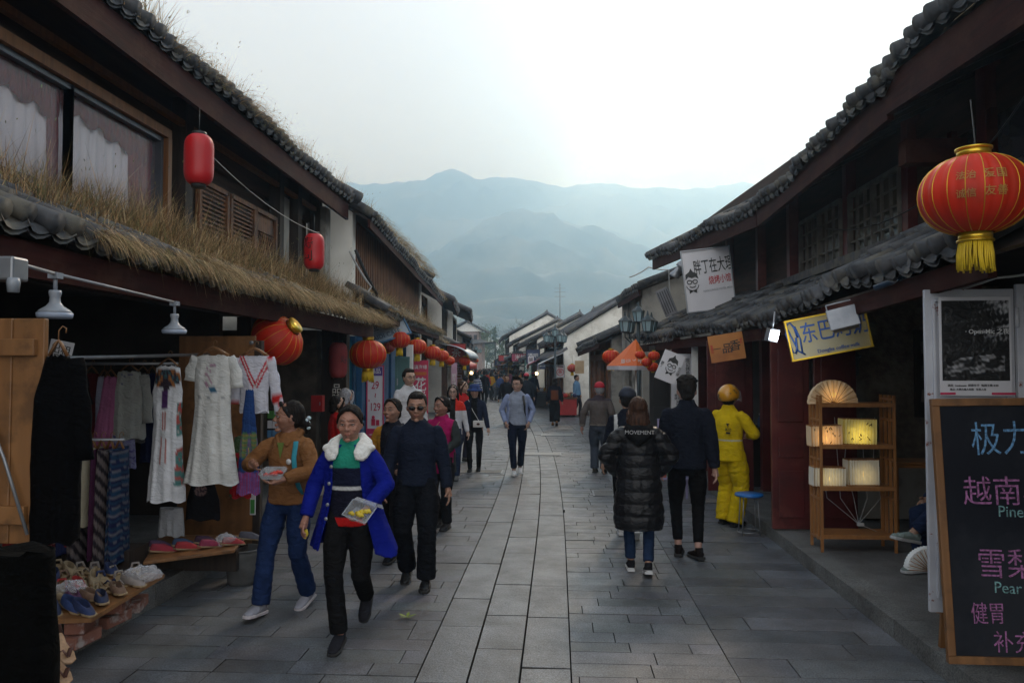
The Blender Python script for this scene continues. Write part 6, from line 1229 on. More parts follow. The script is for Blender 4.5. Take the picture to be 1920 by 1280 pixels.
# ---- 3 man with sunglasses in navy sweater
def ex_sun(F):
    glasses(F, True); q = MB(); s = F['s']; q.ring([V3(.065 * math.cos(a), .06 * math.sin(a) + .004, 1.445 + .005 * math.sin(a)) * s for a in [6.2832 * k / 24 for k in range(25)]], .011 * s, 8, caps=False); q.build('collar', mat('knit_dark', (.012, .014, .022), None, 30, .9, .3), F['E'], False)
person('man in dark navy sweater and sunglasses walking behind the woman in blue', 781, 1092, 1.68, face=3, d=6.75, legs=[((.1, -.13, .085), 0), ((-.1, .12, .12), 18)], arms=[((.28, -.06, .86), (.4, 1, 0)), ((-.26, -.12, .88), (-.4, 1, 0))], build=1.1, skin=(.33, .18, .125), hair='short', head=(3, -3), extras=ex_sun,
       top=dict(nm='sweater', hem=.88, col=(.012, .016, .03), sl=(.07, .062, .055, .046), fold=.006, fl=1.03), trousers=dict(col=(.008, .009, .012), r=(.108, .09, .08, .082), fold=.007), shoes=dict(col=(.01, .01, .01), m=M_nylon))
# ---- 4 woman half hidden, dark jacket with mustard sleeve
person('woman in dark jacket with mustard bag half hidden behind the navy sweater man', 735, 1010, 1.58, face=-8, d=7.7, legs=walk(), fem=True, head=(-12, 8), build=1.0, skin=(.3, .16, .11), hair='bun', arms=[((.2, -.2, 1.0),), ((-.25, -.15, .95),)],
       top=dict(nm='jacket', hem=.8, col=lambda P: np.where((P[:, :1] < -.1), np.array([[.35, .17, .02]]), np.array([[.012, .012, .018]])), fl=1.05, sl=(.062, .056, .05, .042)), trousers=dict(col=BL), shoes=dict(col=BL))
# ---- 5 woman in magenta vest
def ex_mag(F):
    s, E_, AR = F['s'], F['E'], F['AR']; w = AR[0][2]; W_ = Matrix.Translation(E_.location) @ Matrix.Rotation(E_.rotation_euler.z, 4, 'Z')
    B = empty('handbag', W_ @ (V3(w.x - .06, w.y - .05, w.z - .06) * s), 'small brown leather bag held by the woman in magenta', 'bag'); q = MB(); q.box((0, 0, 0), (.18, .06, .13)); q.build('body', mat('leather_rust', (.28, .09, .05), (.2, .06, .035), 6, .5, .1), B, False, bevel=.012); q = MB(); q.box((0, -.032, .025), (.16, .006, .012)); q.build('zip', M_metalgrey, B, False); q = MB(); q.ring([(-.08, 0, .06), (-.07, 0, .3), (.02, .05, .42)], .005, 5); q.build('strap', MATS['leather_rust'], B, False)
def mag_col(P):
    C = np.tile(np.array((.03, .035, .035), float), (len(P), 1)); C[(np.abs(P[:, 0]) < .175)] = (.3, .012, .09); return C
person('woman in magenta padded vest and dark sleeves carrying a brown bag', 828, 985, 1.55, face=-14, d=9.1, legs=[((.1, -.06, .085), 0), ((-.07, .14, .12), 15)], arms=[((.13, -.27, .99), (1, .5, -.2), (-1, 0, .2)), ((-.25, -.1, .9),)], fem=True, build=1.12, skin=(.27, .14, .1), hair='bun', head=(-22, 3), extras=ex_mag,
       top=dict(nm='padded_vest', hem=.72, col=mag_col, fl=1.04, sl=(.064, .058, .052, .044), fold=.009, m=M_cloth, neck=.075), trousers=dict(col=BL), shoes=dict(col=(.015, .012, .012), m=M_nylon))
# ---- 6 woman with blue hat and small white bag
def ex_hat(F):
    hx, s, E_, HM = F['hx'], F['s'], F['E'], F['HM']; q = MB(); P3 = []
    for r_, z in ((.14, .01), (.125, .035), (.096, .05), (.094, .09), (.085, .118), (.05, .13), (.005, .132)): P3.append([hx(r_ * math.cos(a), .008 + r_ * 1.08 * math.sin(a), z) * s for a in [6.2832 * k / 24 for k in range(24)]])
    q.grid(P3, True, True); q.build('hat', mat('felt_blue', (.02, .045, .16), None, 20, .9, .2), E_, False, solid=.006)
    q = MB(); q.ring([V3(-.12, -.05, 1.41) * s, V3(-.02, -.145, 1.2) * s, V3(.1, -.15, 1.0) * s], .005, 5); q.build('bag_strap', M_white, E_, False)
    W_ = Matrix.Translation(E_.location) @ Matrix.Rotation(E_.rotation_euler.z, 4, 'Z'); B = empty('shoulder_bag', W_ @ (V3(.09, -.18, .95) * s), 'small white shoulder bag worn by the woman in the blue hat', 'bag'); q = MB(); q.box((0, 0, 0), (.19, .06, .12)); q.build('body', mat('bag_white', (.6, .58, .56), None, 5, .5, .1), B, False, bevel=.012); q = MB(); q.ball((0, -.032, .0), (.03, .006, .02)); q.build('clasp', M_redwood, B, False)
person('woman in blue hat and black clothes with a small white bag', 890, 886, 1.58, face=0, d=13.9, legs=[((.07, .08, .1), 12), ((-.08, -.1, .085), 0)], fem=True, hair='long', arms=[((.27, -.1, .86),), ((-.26, 0, .86),)], build=1.02, skin=(.42, .27, .21), extras=ex_hat, vox=.011,
       top=dict(nm='jacket', hem=.9, col=lambda P: np.where((np.abs(P[:, :1]) < .06) & (P[:, 1:2] < 0), np.array([[.008, .008, .008]]), np.array([[.016, .02, .04]])), fl=1.05), trousers=dict(col=BL, r=(.092, .07, .055, .045)), shoes=dict(col=(.02, .02, .02), sole=(.2, .2, .2)))
# ---- 7,8 women behind her
person('woman with glasses in white jacket with red collar patches', 849, 890, 1.6, face=4, d=13.0, legs=walk(.12), fem=True, hair='long', skin=(.45, .3, .24), vox=.012, extras=lambda F: glasses(F), top=dict(nm='jacket', hem=.8, col=lambda P: np.where((np.abs(P[:, :1]) < .05) & (P[:, 1:2] < 0), np.array([[.02, .02, .02]]), np.where((P[:, 2:3] > 1.24) & (P[:, :1] > 0) & (P[:, 1:2] < 0), np.array([[.5, .03, .02]]), np.array([[.5, .5, .53]])))), trousers=dict(col=(.02, .03, .06)), shoes=dict(col=(.1, .1, .1)))
person('brown-haired woman in red jacket bending sideways by the shopfront', 862, 870, 1.62, face=60, d=15.5, legs=walk(.1), fem=True, hair='long', hairm=M_hairbrown, skin=(.42, .27, .2), vox=.014, lean=.12, top=dict(nm='jacket', hem=.85, col=(.45, .02, .02)), trousers=dict(col=(.03, .03, .05)), shoes=dict(col=(.1, .1, .1)))
# ---- 9 man in blue shirt
def ex_shirt(F):
    s, E_ = F['s'], F['E']; q = MB(); prof = [(1.41, .085, .075), (1.36, .15, .1), (1.28, .18, .13), (1.1, .185, .14), (.92, .2, .155), (.8, .215, .16)]; P3 = []
    for i, (z, rx, ry) in enumerate(prof):
        g0 = .65 + .06 * i; P3.append([V3(rx * (1 + .04 * math.sin(a * 7) * i / 5) * math.cos(a), ry * (1 + .05 * math.sin(a * 5) * i / 5) * math.sin(a) + .01 * i, z) for a in [-math.pi / 2 + g0 + (2 * math.pi - 2 * g0) * k / 30 for k in range(31)]])
    for a, e_, w, hd in F['AR']: q.ring([a + V3(0, 0, -.014), a.lerp(e_, .3), e_], [.052, .056, .048], 14); q.ring([e_, e_.lerp(w, .5), e_.lerp(w, .92)], [.048, .045, .042], 14); q.ball(e_, .048, 12, 8); q.ball(a + V3(0, 0, -.014), .053, 12, 8)
    F['finish'](q, 'shirt_sleeve', (.24, .29, .45), M_cloth, .006, voxel=.011)
    q = MB(); q.grid([[p * s for p in r_] for r_ in P3]); me = q.mesh('open_shirt', M_cloth); setcol(me, np.tile((.24, .29, .45), (len(me.vertices), 1))); o_ = link('open_shirt', me, E_); o_.modifiers.new('s', 'SOLIDIFY').thickness = .008
    glasses(F); q = MB(); q.ring([V3(.1, -.11, 1.38) * s, V3(.125, -.13, 1.2) * s, V3(.13, -.05, 1.02) * s], [(.018, .005)] * 3, 8); q.build('backpack_strap', M_ink, E_, False)
person('man in open light blue shirt over grey tee, hands in pockets', 970, 886, 1.72, face=4, d=13.7, legs=[((.05, .2, .1), 12), ((-.06, -.12, .085), 0)], arms=[((.2, -.03, .9), (1, .7, 0)), ((-.2, -.03, .9), (-1, .7, 0))], head=(-28, 2), hair='quiff', build=1.03, skin=(.4, .25, .19), extras=ex_shirt, vox=.011,
       top=dict(nm='tee', hem=.86, col=(.24, .27, .34), sl=(.05, .045, .04, .035), slen=.4), trousers=dict(col=(.01, .014, .03), r=(.1, .078, .062, .055), end=.1), shoes=dict(col=(.6, .6, .6), sole=(.65, .65, .65)))
# ---- left side standing people
person('man in white shirt and glasses standing by the teal door', 766, 800, 1.72, face=38, d=11.3, hair='short', skin=(.42, .27, .2), vox=.011, extras=lambda F: glasses(F), legs=[((.1, 0, .085), 0), ((-.1, 0, .085), 0)], top=dict(nm='shirt', hem=.86, col=(.5, .5, .52)), trousers=dict(col=(.03, .03, .04)), shoes=dict(col=BL), z0=.156)
person('grey-haired woman in purple jacket seen from behind by the blue panel', 648, 800, 1.6, face=150, d=10.6, hair='bob', hairm=M_hairgrey, fem=True, vox=.011, top=dict(nm='jacket', hem=.84, col=(.09, .015, .08)), trousers=dict(col=BL), shoes=dict(col=BL), z0=.0)
person('dark-haired woman in red jacket beside the grey-haired woman', 631, 800, 1.52, face=120, d=10.0, hair='bob', fem=True, vox=.011, top=dict(nm='jacket', hem=.84, col=(.4, .015, .015)), trousers=dict(col=BL), shoes=dict(col=BL), z0=.0)
# ---- right side walkers, backs to the camera
def ex_puff(F):
    s, E_, AR = F['s'], F['E'], F['AR']
    q = MB(); q.ring([V3(-.1, .05, 1.42), V3(-.09, .14, 1.37), V3(0, .175, 1.31), V3(.09, .14, 1.37), V3(.1, .05, 1.42)], [(.04, .035), (.055, .05), (.075, .055), (.055, .05), (.04, .035)], 14); q.ball(V3(0, .14, 1.38), (.13, .05, .06), 14, 10); F['finish'](q, 'hood', (.008, .008, .009), M_cloth, .004)
    q = MB(); v, f = text_mb('MOVEMENT', .052, .003, bold=0); q.add([V3(-p[0] * s, (.216 + .008 - 1.5 * p[0] ** 2) * s, p[2] * s + 1.375 * s) for p in v], [f_[::1] for f_ in f]); q.build('lettering', M_inkw, E_, False)
def puff_post(P, nn):
    seam = np.abs(np.sin((P[:, 2]) * math.pi / .115)) ** .5; k = (P[:, 2] < 1.36) * 1.; return P + nn * ((seam - .8) * .017 * k)[:, None]
person('woman in long black quilted coat with white lettering, seen from behind', 1198, 1068, 1.62, face=178, d=7.2, legs=[((-.0 + .07, -.1, .085), 0, 0), ((-.08, .12, .11), 12)], arms=[((.2, -.12, .95), (1, .4, 0)), ((-.2, -.12, .95), (-1, .4, 0))], fem=True, hair='long', hairm=M_hairbrown, build=1.1, extras=ex_puff, head=(0, 0),
       top=dict(nm='quilted_coat', secs=[(.44, .235, .18, .01), (.55, .245, .19, .01), (.8, .225, .175, .01), (1.0, .205, .16, .005), (1.2, .195, .15, 0), (1.34, .185, .13, 0), (1.41, .12, .1, 0), (1.46, .08, .075, 0)], col=(.008, .008, .01), m=M_nylon, sl=(.085, .08, .076, .06), fold=.008, ff=18, post=puff_post), trousers=dict(col=(.015, .03, .07), m=M_denim, r=(.09, .07, .055, .05), end=.1), shoes=dict(col=(.015, .015, .018), sole=(.6, .6, .6), strip=(.5, .5, .5)))
person('tall man in black jacket and slim black trousers seen from behind', 1290, 1036, 1.80, face=176, d=7.85, legs=[((.085, -.04, .085), 0, -8), ((-.085, .1, .09), 4, 20)], arms=[((.24, -.05, .82),), ((-.25, .04, .84), (-.4, 1, 0))], hair='mop', build=1.06, skin=(.42, .25, .2),
       top=dict(nm='jacket', hem=.84, col=(.01, .012, .02), sl=(.075, .066, .06, .05), fold=.009, collar=.02, fl=1.02), trousers=dict(col=(.008, .008, .009), r=(.1, .076, .06, .044), end=.13), shoes=dict(col=(.015, .012, .012)))
person('person in black cap and striped-shoulder jacket ahead of the quilted coat', 1178, 1004, 1.66, face=180, d=8.7, legs=walk(.14, .04), hair='short', vox=.011, extras=lambda F: cap_shape(F, mat('cap_black', (.015, .02, .035), None, 20, .85, .2)), top=dict(nm='jacket', hem=.86, col=lambda P: np.where((np.abs(np.abs(P[:, :1]) - .14) < .02) & (P[:, 2:3] > 1.2), np.array([[.5, .5, .5]]), np.array([[.01, .012, .02]]))), trousers=dict(col=BL), shoes=dict(col=(.5, .5, .5), sole=(.6, .6, .6)))
person('older man in red cap and grey-brown jacket walking away', 1124, 882, 1.62, face=168, d=13.9, legs=[((.1, -.05, .085), 0), ((-.1, .1, .1), 10)], arms=[((.32, .05, .88), (.8, .8, .2)), ((-.22, -.1, 1.0),)], build=1.12, hair='short', hairm=M_hairgrey, skin=(.36, .2, .15), vox=.011, extras=lambda F: cap_shape(F, mat('cap_red', (.42, .01, .03), None, 20, .8, .2)), head=(20, 0),
       top=dict(nm='jacket', hem=.9, col=lambda P: np.where((P[:, 2:3] < .92), np.array([[.2, .18, .16]]), np.where(P[:, 2:3] > 1.36, np.array([[.05, .04, .05]]), np.array([[.095, .08, .075]]))), fl=1.04, sl=(.07, .064, .06, .05)), trousers=dict(col=(.05, .06, .08), r=(.108, .09, .08, .078)), shoes=dict(col=(.05, .045, .04)))
# ---- delivery rider in yellow
def ex_rider(F):
    hx, s, E_, AR, HM = F['hx'], F['s'], F['E'], F['AR'], F['HM']; q = MB(); P3 = []
    for i in range(12):
        t = -.35 + (math.pi / 2 + .35) * i / 11; P3.append([hx(.112 * math.cos(t) * math.cos(a), .008 + .135 * math.cos(t) * math.sin(a), .035 + .115 * math.sin(t)) * s for a in [6.2832 * k / 28 for k in range(28)]])
    q.grid(P3, True, True); q.build('helmet', mat('helmet_yellow', (.6, .28, .01), (.5, .22, .01), 4, .3, 0, coat=.4, c3=(.05, .04, .03), s3=9), E_, False, solid=.01)
    q = MB(); q.grid([[hx(.118 * math.sin(u), -.03 - .125 * math.cos(u) * (1 + .1 * r_), .04 - .12 * r_) * s for u in [-1.2 + 2.4 * k / 14 for k in range(15)]] for r_ in (0, .5, 1)]); q.build('visor', M_clear, E_, False, solid=.003)
    w = AR[0][2]; W_ = Matrix.Translation(E_.location) @ Matrix.Rotation(E_.rotation_euler.z, 4, 'Z'); B = empty('mobile_phone', W_ @ (V3(w.x - .02, w.y - .09, w.z + .07) * s), 'white mobile phone held up by the yellow rider', 'phone'); B.rotation_euler = (R(-40), R(10), E_.rotation_euler.z); q = MB(); q.box((0, 0, 0), (.075, .01, .15)); q.build('case', M_white, B, False, bevel=.004); q = MB(); q.box((0, -.0062, 0), (.066, .002, .135)); q.build('screen', M_glass, B, False)
    bk = lambda x, z: V3(x, .135 + .01, z) * s
    q = MB(); q.prism([bk(-.12, 1.26), bk(-.07, 1.26), bk(-.085, 1.23)][::-1], (0, .006, 0)); q.prism([bk(-.1, 1.24), bk(-.09, 1.24), bk(-.095, 1.2)][::-1], (0, .006, 0)); q.box(bk(-.095, 1.145), (.055, .008, .022)); q.build('emblem', M_darkwood, E_, False)
    v, f = text_mb('美团', .05, .003); q = MB(); q.add([bk(-.095 - p[0], 1.183 + p[2] * .8) + V3(0, .003, 0) for p in v], f); q.build('lettering', M_darkwood, E_, False)
yel = lambda P: np.where((np.abs(P[:, 2:3] - 1.05) < .012), np.array([[.45, .42, .35]]), np.array([[.62, .43, .01]]))
person('delivery rider in bright yellow suit and yellow helmet looking at a phone', 1368, 977, 1.66, face=132, d=9.45, legs=[((.11, -.03, .085), 0), ((-.11, .04, .085), 0)], arms=[((.14, -.3, 1.2), (1, .3, -.6), (-.8, 0, .4)), ((-.12, -.27, 1.1), (-1, .4, -.5), (.8, 0, .4))], build=1.12, hair='short', head=(12, 14), skin=(.36, .2, .15), extras=ex_rider,
       top=dict(nm='rain_jacket', hem=.8, col=yel, fl=1.1, sl=(.075, .068, .062, .052), fold=.01, collar=.015), trousers=dict(col=(.62, .43, .01), r=(.115, .1, .094, .095), fold=.011, end=.03), shoes=dict(col=(.03, .03, .03)))
# ---- middle distance
person('woman in black and rust jacket with wide black trousers walking away', 1040, 799, 1.55, face=180, d=25, legs=walk(.12, .04), hair='bob', fem=True, vox=.016, detail=False, top=dict(nm='jacket', hem=.92, col=lambda P: np.where((np.abs(P[:, :1]) < .13) & (P[:, 2:3] < 1.27), np.array([[.15, .05, .025]]), np.array([[.01, .012, .02]])), fl=1.15, sl=(.08, .075, .07, .055)), trousers=dict(col=BL, r=(.11, .1, .1, .11), end=.12), shoes=dict(col=(.25, .12, .05)))
MID = [(950, 757, 25.5, 1.65, 0, (.015, .016, .02), (.012, .012, .016), 'short', 'young man in black approaching behind the blue shirt man', None),
       (987, 745, 27, 1.68, 180, (.02, .025, .035), (.02, .02, .025), 'short', 'man with red helmet and dark jacket seen from behind', (.5, .02, .05)),
       (884, 752, 24, 1.66, 180, (.04, .06, .035), (.03, .03, .035), 'short', 'man in olive green shirt seen from behind left of the street', None),
       (873, 748, 25, 1.62, 160, (.3, .32, .4), (.03, .03, .05), 'short', 'person in blue and white striped shirt beside the olive shirt', None),
       (908, 744, 38, 1.72, 180, (.012, .013, .02), (.012, .012, .014), 'short', 'tall person in black coat in front of the crowd', None),
       (921, 735, 45, 1.6, 180, (.45, .24, .02), (.03, .03, .03), 'bob', 'person in mustard yellow jacket in front of the crowd', None),
       (926, 745, 44, 1.5, 90, (.12, .125, .13), (.1, .1, .11), 'short', 'stooping person in grey by the cart', None),
       (1081, 750, 30, 1.6, 60, (.12, .22, .35), (.03, .03, .04), 'short', 'vendor in light blue jacket by the plant tripod', None),
       (894, 738, 36, 1.6, 170, (.35, .36, .4), (.05, .05, .08), 'bob', 'person in pale grey top between stripes and black coat', None),
       (1000, 730, 36, 1.66, 180, (.02, .03, .05), (.02, .02, .03), 'short', 'person in dark blue jacket right of the red helmet', (.4, .02, .06))]
for k, (px, py, d, H_, fc, c1, c2, hr, lb, cap_) in enumerate(MID):
    person(lb, px, py, H_, face=fc, d=d, legs=walk(.1 + .03 * (k % 3), .03), hair=hr, fem=hr != 'short', vox=.018, detail=False, lean=.9 if 'stoop' in lb else 0, group='people in the middle distance',
           extras=(lambda F, c_=cap_, k=k: cap_shape(F, mat('helmet_far_%d' % k, c_, None, 5, .4, 0), False)) if cap_ else None,
           top=dict(nm='jacket', hem=.86, col=(lambda P: np.where((np.sin(P[:, 2:3] * 55) > 0), np.array([[.03, .05, .15]]), np.array([[.45, .47, .5]]))) if 'stripe' in lb else c1), trousers=dict(col=c2), shoes=dict(col=(.05, .05, .05)))
# seated leg figure by the lamps
def ex_seat(F): pass
person('seated person mostly hidden by the poster door, jeans and grey trainers', 0, 0, 1.72, face=-75, pos=V3(3.55, 6.9, -.22), legs=[((.05, -.6, .72), -12), ((-.1, -.4, .43), 0)], arms=[((.2, -.25, .95),), ((-.2, -.25, .95),)], group='people sitting', vox=.01, top=dict(nm='jacket', hem=.86, col=(.02, .03, .06)), trousers=dict(col=(.012, .02, .05), m=M_denim, r=(.1, .085, .07, .062), end=.1), shoes=dict(col=(.22, .27, .25), sole=(.5, .5, .5)))
# ---- the crowd: a few simple bodies, copied one by one
crowd_src = []
cols = [(.02, .02, .03), (.35, .03, .03), (.05, .08, .2), (.4, .38, .36), (.15, .05, .08), (.03, .1, .1), (.45, .2, .03), (.08, .07, .06)]
for k, c_ in enumerate(cols):
    o_ = person('crowd source', 0, 0, 1.62, face=0 if k % 3 else 180, pos=V3(0, 60 + k, 0), legs=walk(.13, .03, 1 if k % 2 else -1), hair='bob' if k % 2 else 'short', fem=bool(k % 2), vox=.035, detail=False, group='people in the far crowd', top=dict(nm='jacket', hem=.84, col=c_), trousers=dict(col=(.02, .02, .03)), shoes=None)
    crowd_src.append((o_, ('black', 'red', 'navy', 'pale grey', 'wine red', 'dark teal', 'orange', 'brown')[k]))
rc = random.Random(12); used = set(); plc = []
for i in range(140):
    d = 44 + 95 * (i / 140) ** 1.1 + rc.uniform(-1.5, 1.5); x = bend(d) + rc.uniform(-1.9, 1.3) - (d - 45) * .012; plc.append((d, x))
for i, (d, x) in enumerate(plc):
    src, cn = crowd_src[i % 8] if i < 8 else crowd_src[rc.randrange(8)]
    o_ = src if i < 8 else copy_tree(src); o_.location = (x, d, 0); o_.rotation_euler.z = R(rc.choice((0, 180)) + rc.uniform(-30, 30)); sc_ = rc.uniform(.93, 1.07); o_.scale = (sc_, sc_, sc_)
    dx = x - bend(d); sd = 'along the left shopfronts' if dx < -1.2 else 'left of the street middle' if dx < -.3 else 'right of the street middle' if dx < .5 else 'along the right shopfronts'; zn = 'nearer rows' if d < 65 else 'second rows' if d < 85 else 'third rows' if d < 108 else 'farthest rows'
    o_['label'] = 'tiny crowd figure in %s jacket, %s, %s' % (cn, zn, sd); o_['group'] = 'far crowd, %s jackets, %s, %s' % (cn, zn, sd)
rs0 = random.Random(77)
# ================================================================== CLOTHES AND SHOES OF THE STALL
def garment(label, c, L_, prof, dp, rz=0., col=(.5, .5, .5), m=None, sl=None, rip=.1, seed=1, hanger=True, cat='dress', group=None, nf=9, name='hanging_dress', shear=0., slr=(.055, .045, .05)):
    """c: hook point; prof: half widths from shoulder to hem; dp: half depth at top and hem; sl: list of sleeve polylines (relative)"""
    E_ = empty(name, c, label, cat, group, rz); rows = 46; n = 72; r = random.Random(seed); ph = r.uniform(0, 6); P3 = []; kx = np.linspace(0, 1, len(prof))
    for i in range(rows):
        t = i / (rows - 1); w = float(np.interp(t, kx, prof)); d = dp[0] + (dp[1] - dp[0]) * t; z = -.07 - L_ * t; k = rip * t ** .7; row = []
        for j in range(n):
            a = 6.2832 * j / n; f = 1 + k * (math.sin(nf * a + ph + 1.2 * math.sin(t * 3)) + .5 * math.sin((nf * 2 - 3) * a + ph * 2))
            zz = z + (-.035 * abs(math.cos(a)) ** 2 if i == 0 else 0) * 1 + (.012 * math.sin(5 * a + ph) * t)
            row.append((w * math.cos(a) + shear * t, d * math.sin(a) * f, zz + (.02 * (abs(math.cos(a)) < .35) * (i == 0) * -1)))
        P3.append(row)
    mb = MB(); mb.grid(P3, True, True); b0 = len(mb.v); mb.f.append(tuple(range(b0 - n, b0))[::-1]); mb.f.append(tuple(range(n))); mb.mi += [0, 0]; mb.sm += [False, False]
    uv = [((j % n) / n, i / (rows - 1)) for i in range(rows) for j in range(n)]
    for s_ in (sl or []):
        pts = [Vector(p) for p in s_]; fine = [pts[i].lerp(pts[i + 1], k / 4) for i in range(len(pts) - 1) for k in range(4)] + [pts[-1]]; m_ = len(fine)
        rr = [(float(np.interp(i / (m_ - 1), (0, .5, 1), slr)) * (1 + .1 * math.sin(i * 1.7)), float(np.interp(i / (m_ - 1), (0, .5, 1), slr)) * .5) for i in range(m_)]; mb.ring(fine, rr, 14)
    me = mb.mesh('cloth', m or M_cloth); P = vco(me).astype(float); P += vnor(me) * (wob(P, 22, seed, 5, np.array([1, 1, .35])) * .006)[:, None]; vset(me, P)
    setcol(me, col(P) if callable(col) else np.tile(np.array(col, float), (len(P), 1))); link('cloth', me, E_)
    if hanger:
        w = prof[0] * .9; q = MB(); q.ring([(-w, 0, -.085), (-w * .3, 0, -.03), (0, 0, -.015), (w * .3, 0, -.03), (w, 0, -.085)], [(.008, .014)] * 5, 8); q.ring([(0, 0, -.015), (0, 0, .03), (.015, 0, .05), (.03, 0, .04), (.028, 0, .02)], .003, 5); q.build('hanger', M_pine, E_, False)
    return E_
WHT = (.66, .67, .7); WH2 = (.58, .58, .56)
def mixc(C, mask, col): C[mask] = col
def embroidered(P):
    C = np.tile(np.array(WHT), (len(P), 1)); x, y, z = P[:, 0], P[:, 1], P[:, 2]; fr = y < 0; h = np.hypot(x / .12, (z + .19) / .09)
    bib = fr & (h < 1) & (z > -.31); k = np.sin(h * 22) + np.sin(np.arctan2(z + .1, x) * 9); mixc(C, bib, (.04, .03, .04)); mixc(C, bib & (k > .4), (.3, .12, .04)); mixc(C, bib & (k < -.9), (.05, .12, .14)); mixc(C, fr & (np.abs(x) < .024) & (z < -.28) & (z > -.44), (.08, .03, .12))
    for s in (1, -1): mixc(C, fr & (np.abs(x - s * (.005 + (-.44 - z) * .05)) < .004) & (z < -.42) & (z > -.95), (.35, .05, .02))
    fl = (x > .1) & (((z < -.4) & (z > -.68)) | ((z < -.78) & (z > -1.1))); w = wob(P, 60, 3, 5); mixc(C, fl, (.08, .2, .19)); mixc(C, fl & (w > .15), (.4, .08, .07)); mixc(C, fl & (w < -.5), (.4, .4, .38)); return C
def flowery(P):
    C = np.tile(np.array(WH2), (len(P), 1)); x, y, z = P[:, 0], P[:, 1], P[:, 2]; w = wob(P, 75, 7, 5); fr = y < 0; m_ = fr & (np.abs(x + .01) < .06) & (z < -.16) & (z > -.36); mixc(C, m_ & (w > .45), (.35, .2, .27)); mixc(C, m_ & (w < -.6), (.2, .3, .22)); mixc(C, fr & (np.hypot((x - .03) / .04, (z + .37) / .025) < 1) & (w > -.2), (.04, .12, .2)); mixc(C, fr & (np.abs(z + .44 + .01 * np.sin(x * 30)) < .006), (.28, .28, .28)); return C
d1 = 6.45
p = on_y(316, 668, d1); garment('long white dress with embroidered butterfly bib and floral edges', p, 1.17, (.1, .13, .12, .13, .15, .17), (.04, .09), 0, embroidered, rip=.12, seed=3, cat='dress')
p = on_y(400, 648, d1 - .05); garment('white two-layer dress with pale flower embroidery beside the butterfly bib', p, 1.1, (.15, .16, .155, .17, .2, .24), (.045, .11), 0, flowery, rip=.13, seed=4, sl=[[(.14, 0, -.1), (.2, 0, -.22), (.215, 0, -.36)], [(-.14, 0, -.1), (-.19, 0, -.2), (-.2, 0, -.3)]], slr=(.05, .05, .055))
def vee(P):
    C = np.tile(np.array((.5, .5, .56)), (len(P), 1)); x, y, z = P[:, 0], P[:, 1], P[:, 2]; fr = y < .02; v = np.abs(np.abs(x - .02) - (z + .36) * .45); mixc(C, fr & (v < .022) & (z > -.36), (.4, .015, .03)); mixc(C, fr & (v < .006) & (z > -.36), (.5, .5, .5)); mixc(C, (np.abs(x) > .13) & (np.abs(np.abs(z + .46) - .03) < .018), (.42, .02, .02)); return C
p = on_y(478, 650, 6.6); garment('white blouse with red crossed neckline and red cuff bands', p, .5, (.13, .14, .12, .13), (.05, .06), R(5), vee, rip=.08, seed=6, cat='blouse', name='hanging_blouse', sl=[[(.12, 0, -.1), (.17, -.01, -.26), (.2, -.02, -.44), (.235, -.02, -.58)], [(-.12, 0, -.1), (-.16, 0, -.3), (-.17, 0, -.5)]])
def bandskirt(P):
    C = np.tile(np.array((.02, .05, .16)), (len(P), 1)); z = P[:, 2]; b = (z < -.45) & (z > -.66); mixc(C, b, (.12, .1, .17)); mixc(C, b & (np.sin(z * 150) > .3), (.07, .16, .08)); mixc(C, b & (np.sin(z * 150) < -.6), (.2, .17, .06)); t = z < -.78; mixc(C, t, (.28, .05, .16)); mixc(C, t & (np.sin(P[:, 0] * 400) > .2), (.14, .1, .3)); return C
p = on_y(468, 712, 6.45); garment('dark blue apron skirt with woven bands and pink fringe below the blouse', p, .9, (.03, .05, .07, .085, .1), (.03, .05), R(4), bandskirt, rip=.1, seed=7, cat='skirt', name='hanging_skirt', hanger=False)
p = on_y(452, 800, 6.7); garment('red and patterned skirt panel half behind the blue apron skirt', p, .55, (.05, .08, .09, .1), (.03, .05), 0, lambda P: np.where(wob(P, 30, 5)[:, None] > 0, np.array([[.3, .015, .02]]), np.array([[.06, .1, .05]])), rip=.12, seed=8, cat='skirt', name='hanging_skirt', hanger=False)
# black robes at the left edge
p = on_y(110, 632, 3.32); garment('large black robe hanging beside the pine plank door', p, .84, (.04, .09, .1, .1, .1), (.06, .08), R(25), (.0015, .0015, .002), rip=.07, seed=9, cat='robe', name='hanging_robe', sl=[[(.05, 0, -.1), (.09, -.02, -.3), (.1, -.02, -.55)]])
p = on_y(22, 985, 2.6); garment('black cloth hanging low at the left edge of the view', p, 1.0, (.13, .15, .16, .17), (.1, .12), R(30), (.0015, .0015, .0015), rip=.06, seed=10, cat='cloth', name='hanging_cloth', hanger=False)
# inside the stall
di = 7.3
p = on_y(196, 690, di); garment('white sleeveless top at the back of the stall, left of the pink shawl', p, .72, (.06, .08, .08, .07), (.03, .04), 0, (.42, .42, .55), rip=.08, seed=12, cat='shirt', name='sleeveless_shirt')
p = on_y(208, 690, di - .15); garment('sheer pink shawl draped down at the back of the stall', p, .8, (.06, .07, .09, .08), (.02, .03), R(10), (.3, .1, .2), rip=.14, seed=13, cat='shawl', name='hanging_shawl', shear=-.08)
p = on_y(243, 680, di - .1); garment('cream long-sleeved blouse with stand collar at the back of the stall', p, .66, (.1, .15, .15, .16), (.05, .07), R(8), lambda P: np.where((wob(P, 70, 3)[:, None] > .5) & (P[:, 2:3] > -.22) & (np.abs(P[:, :1]) < .06), np.array([[.1, .1, .2]]), np.array([[.34, .35, .33]])), rip=.07, seed=14, cat='blouse', name='hanging_blouse', sl=[[(.13, 0, -.12), (.18, -.02, -.35), (.19, -.03, -.58)]])
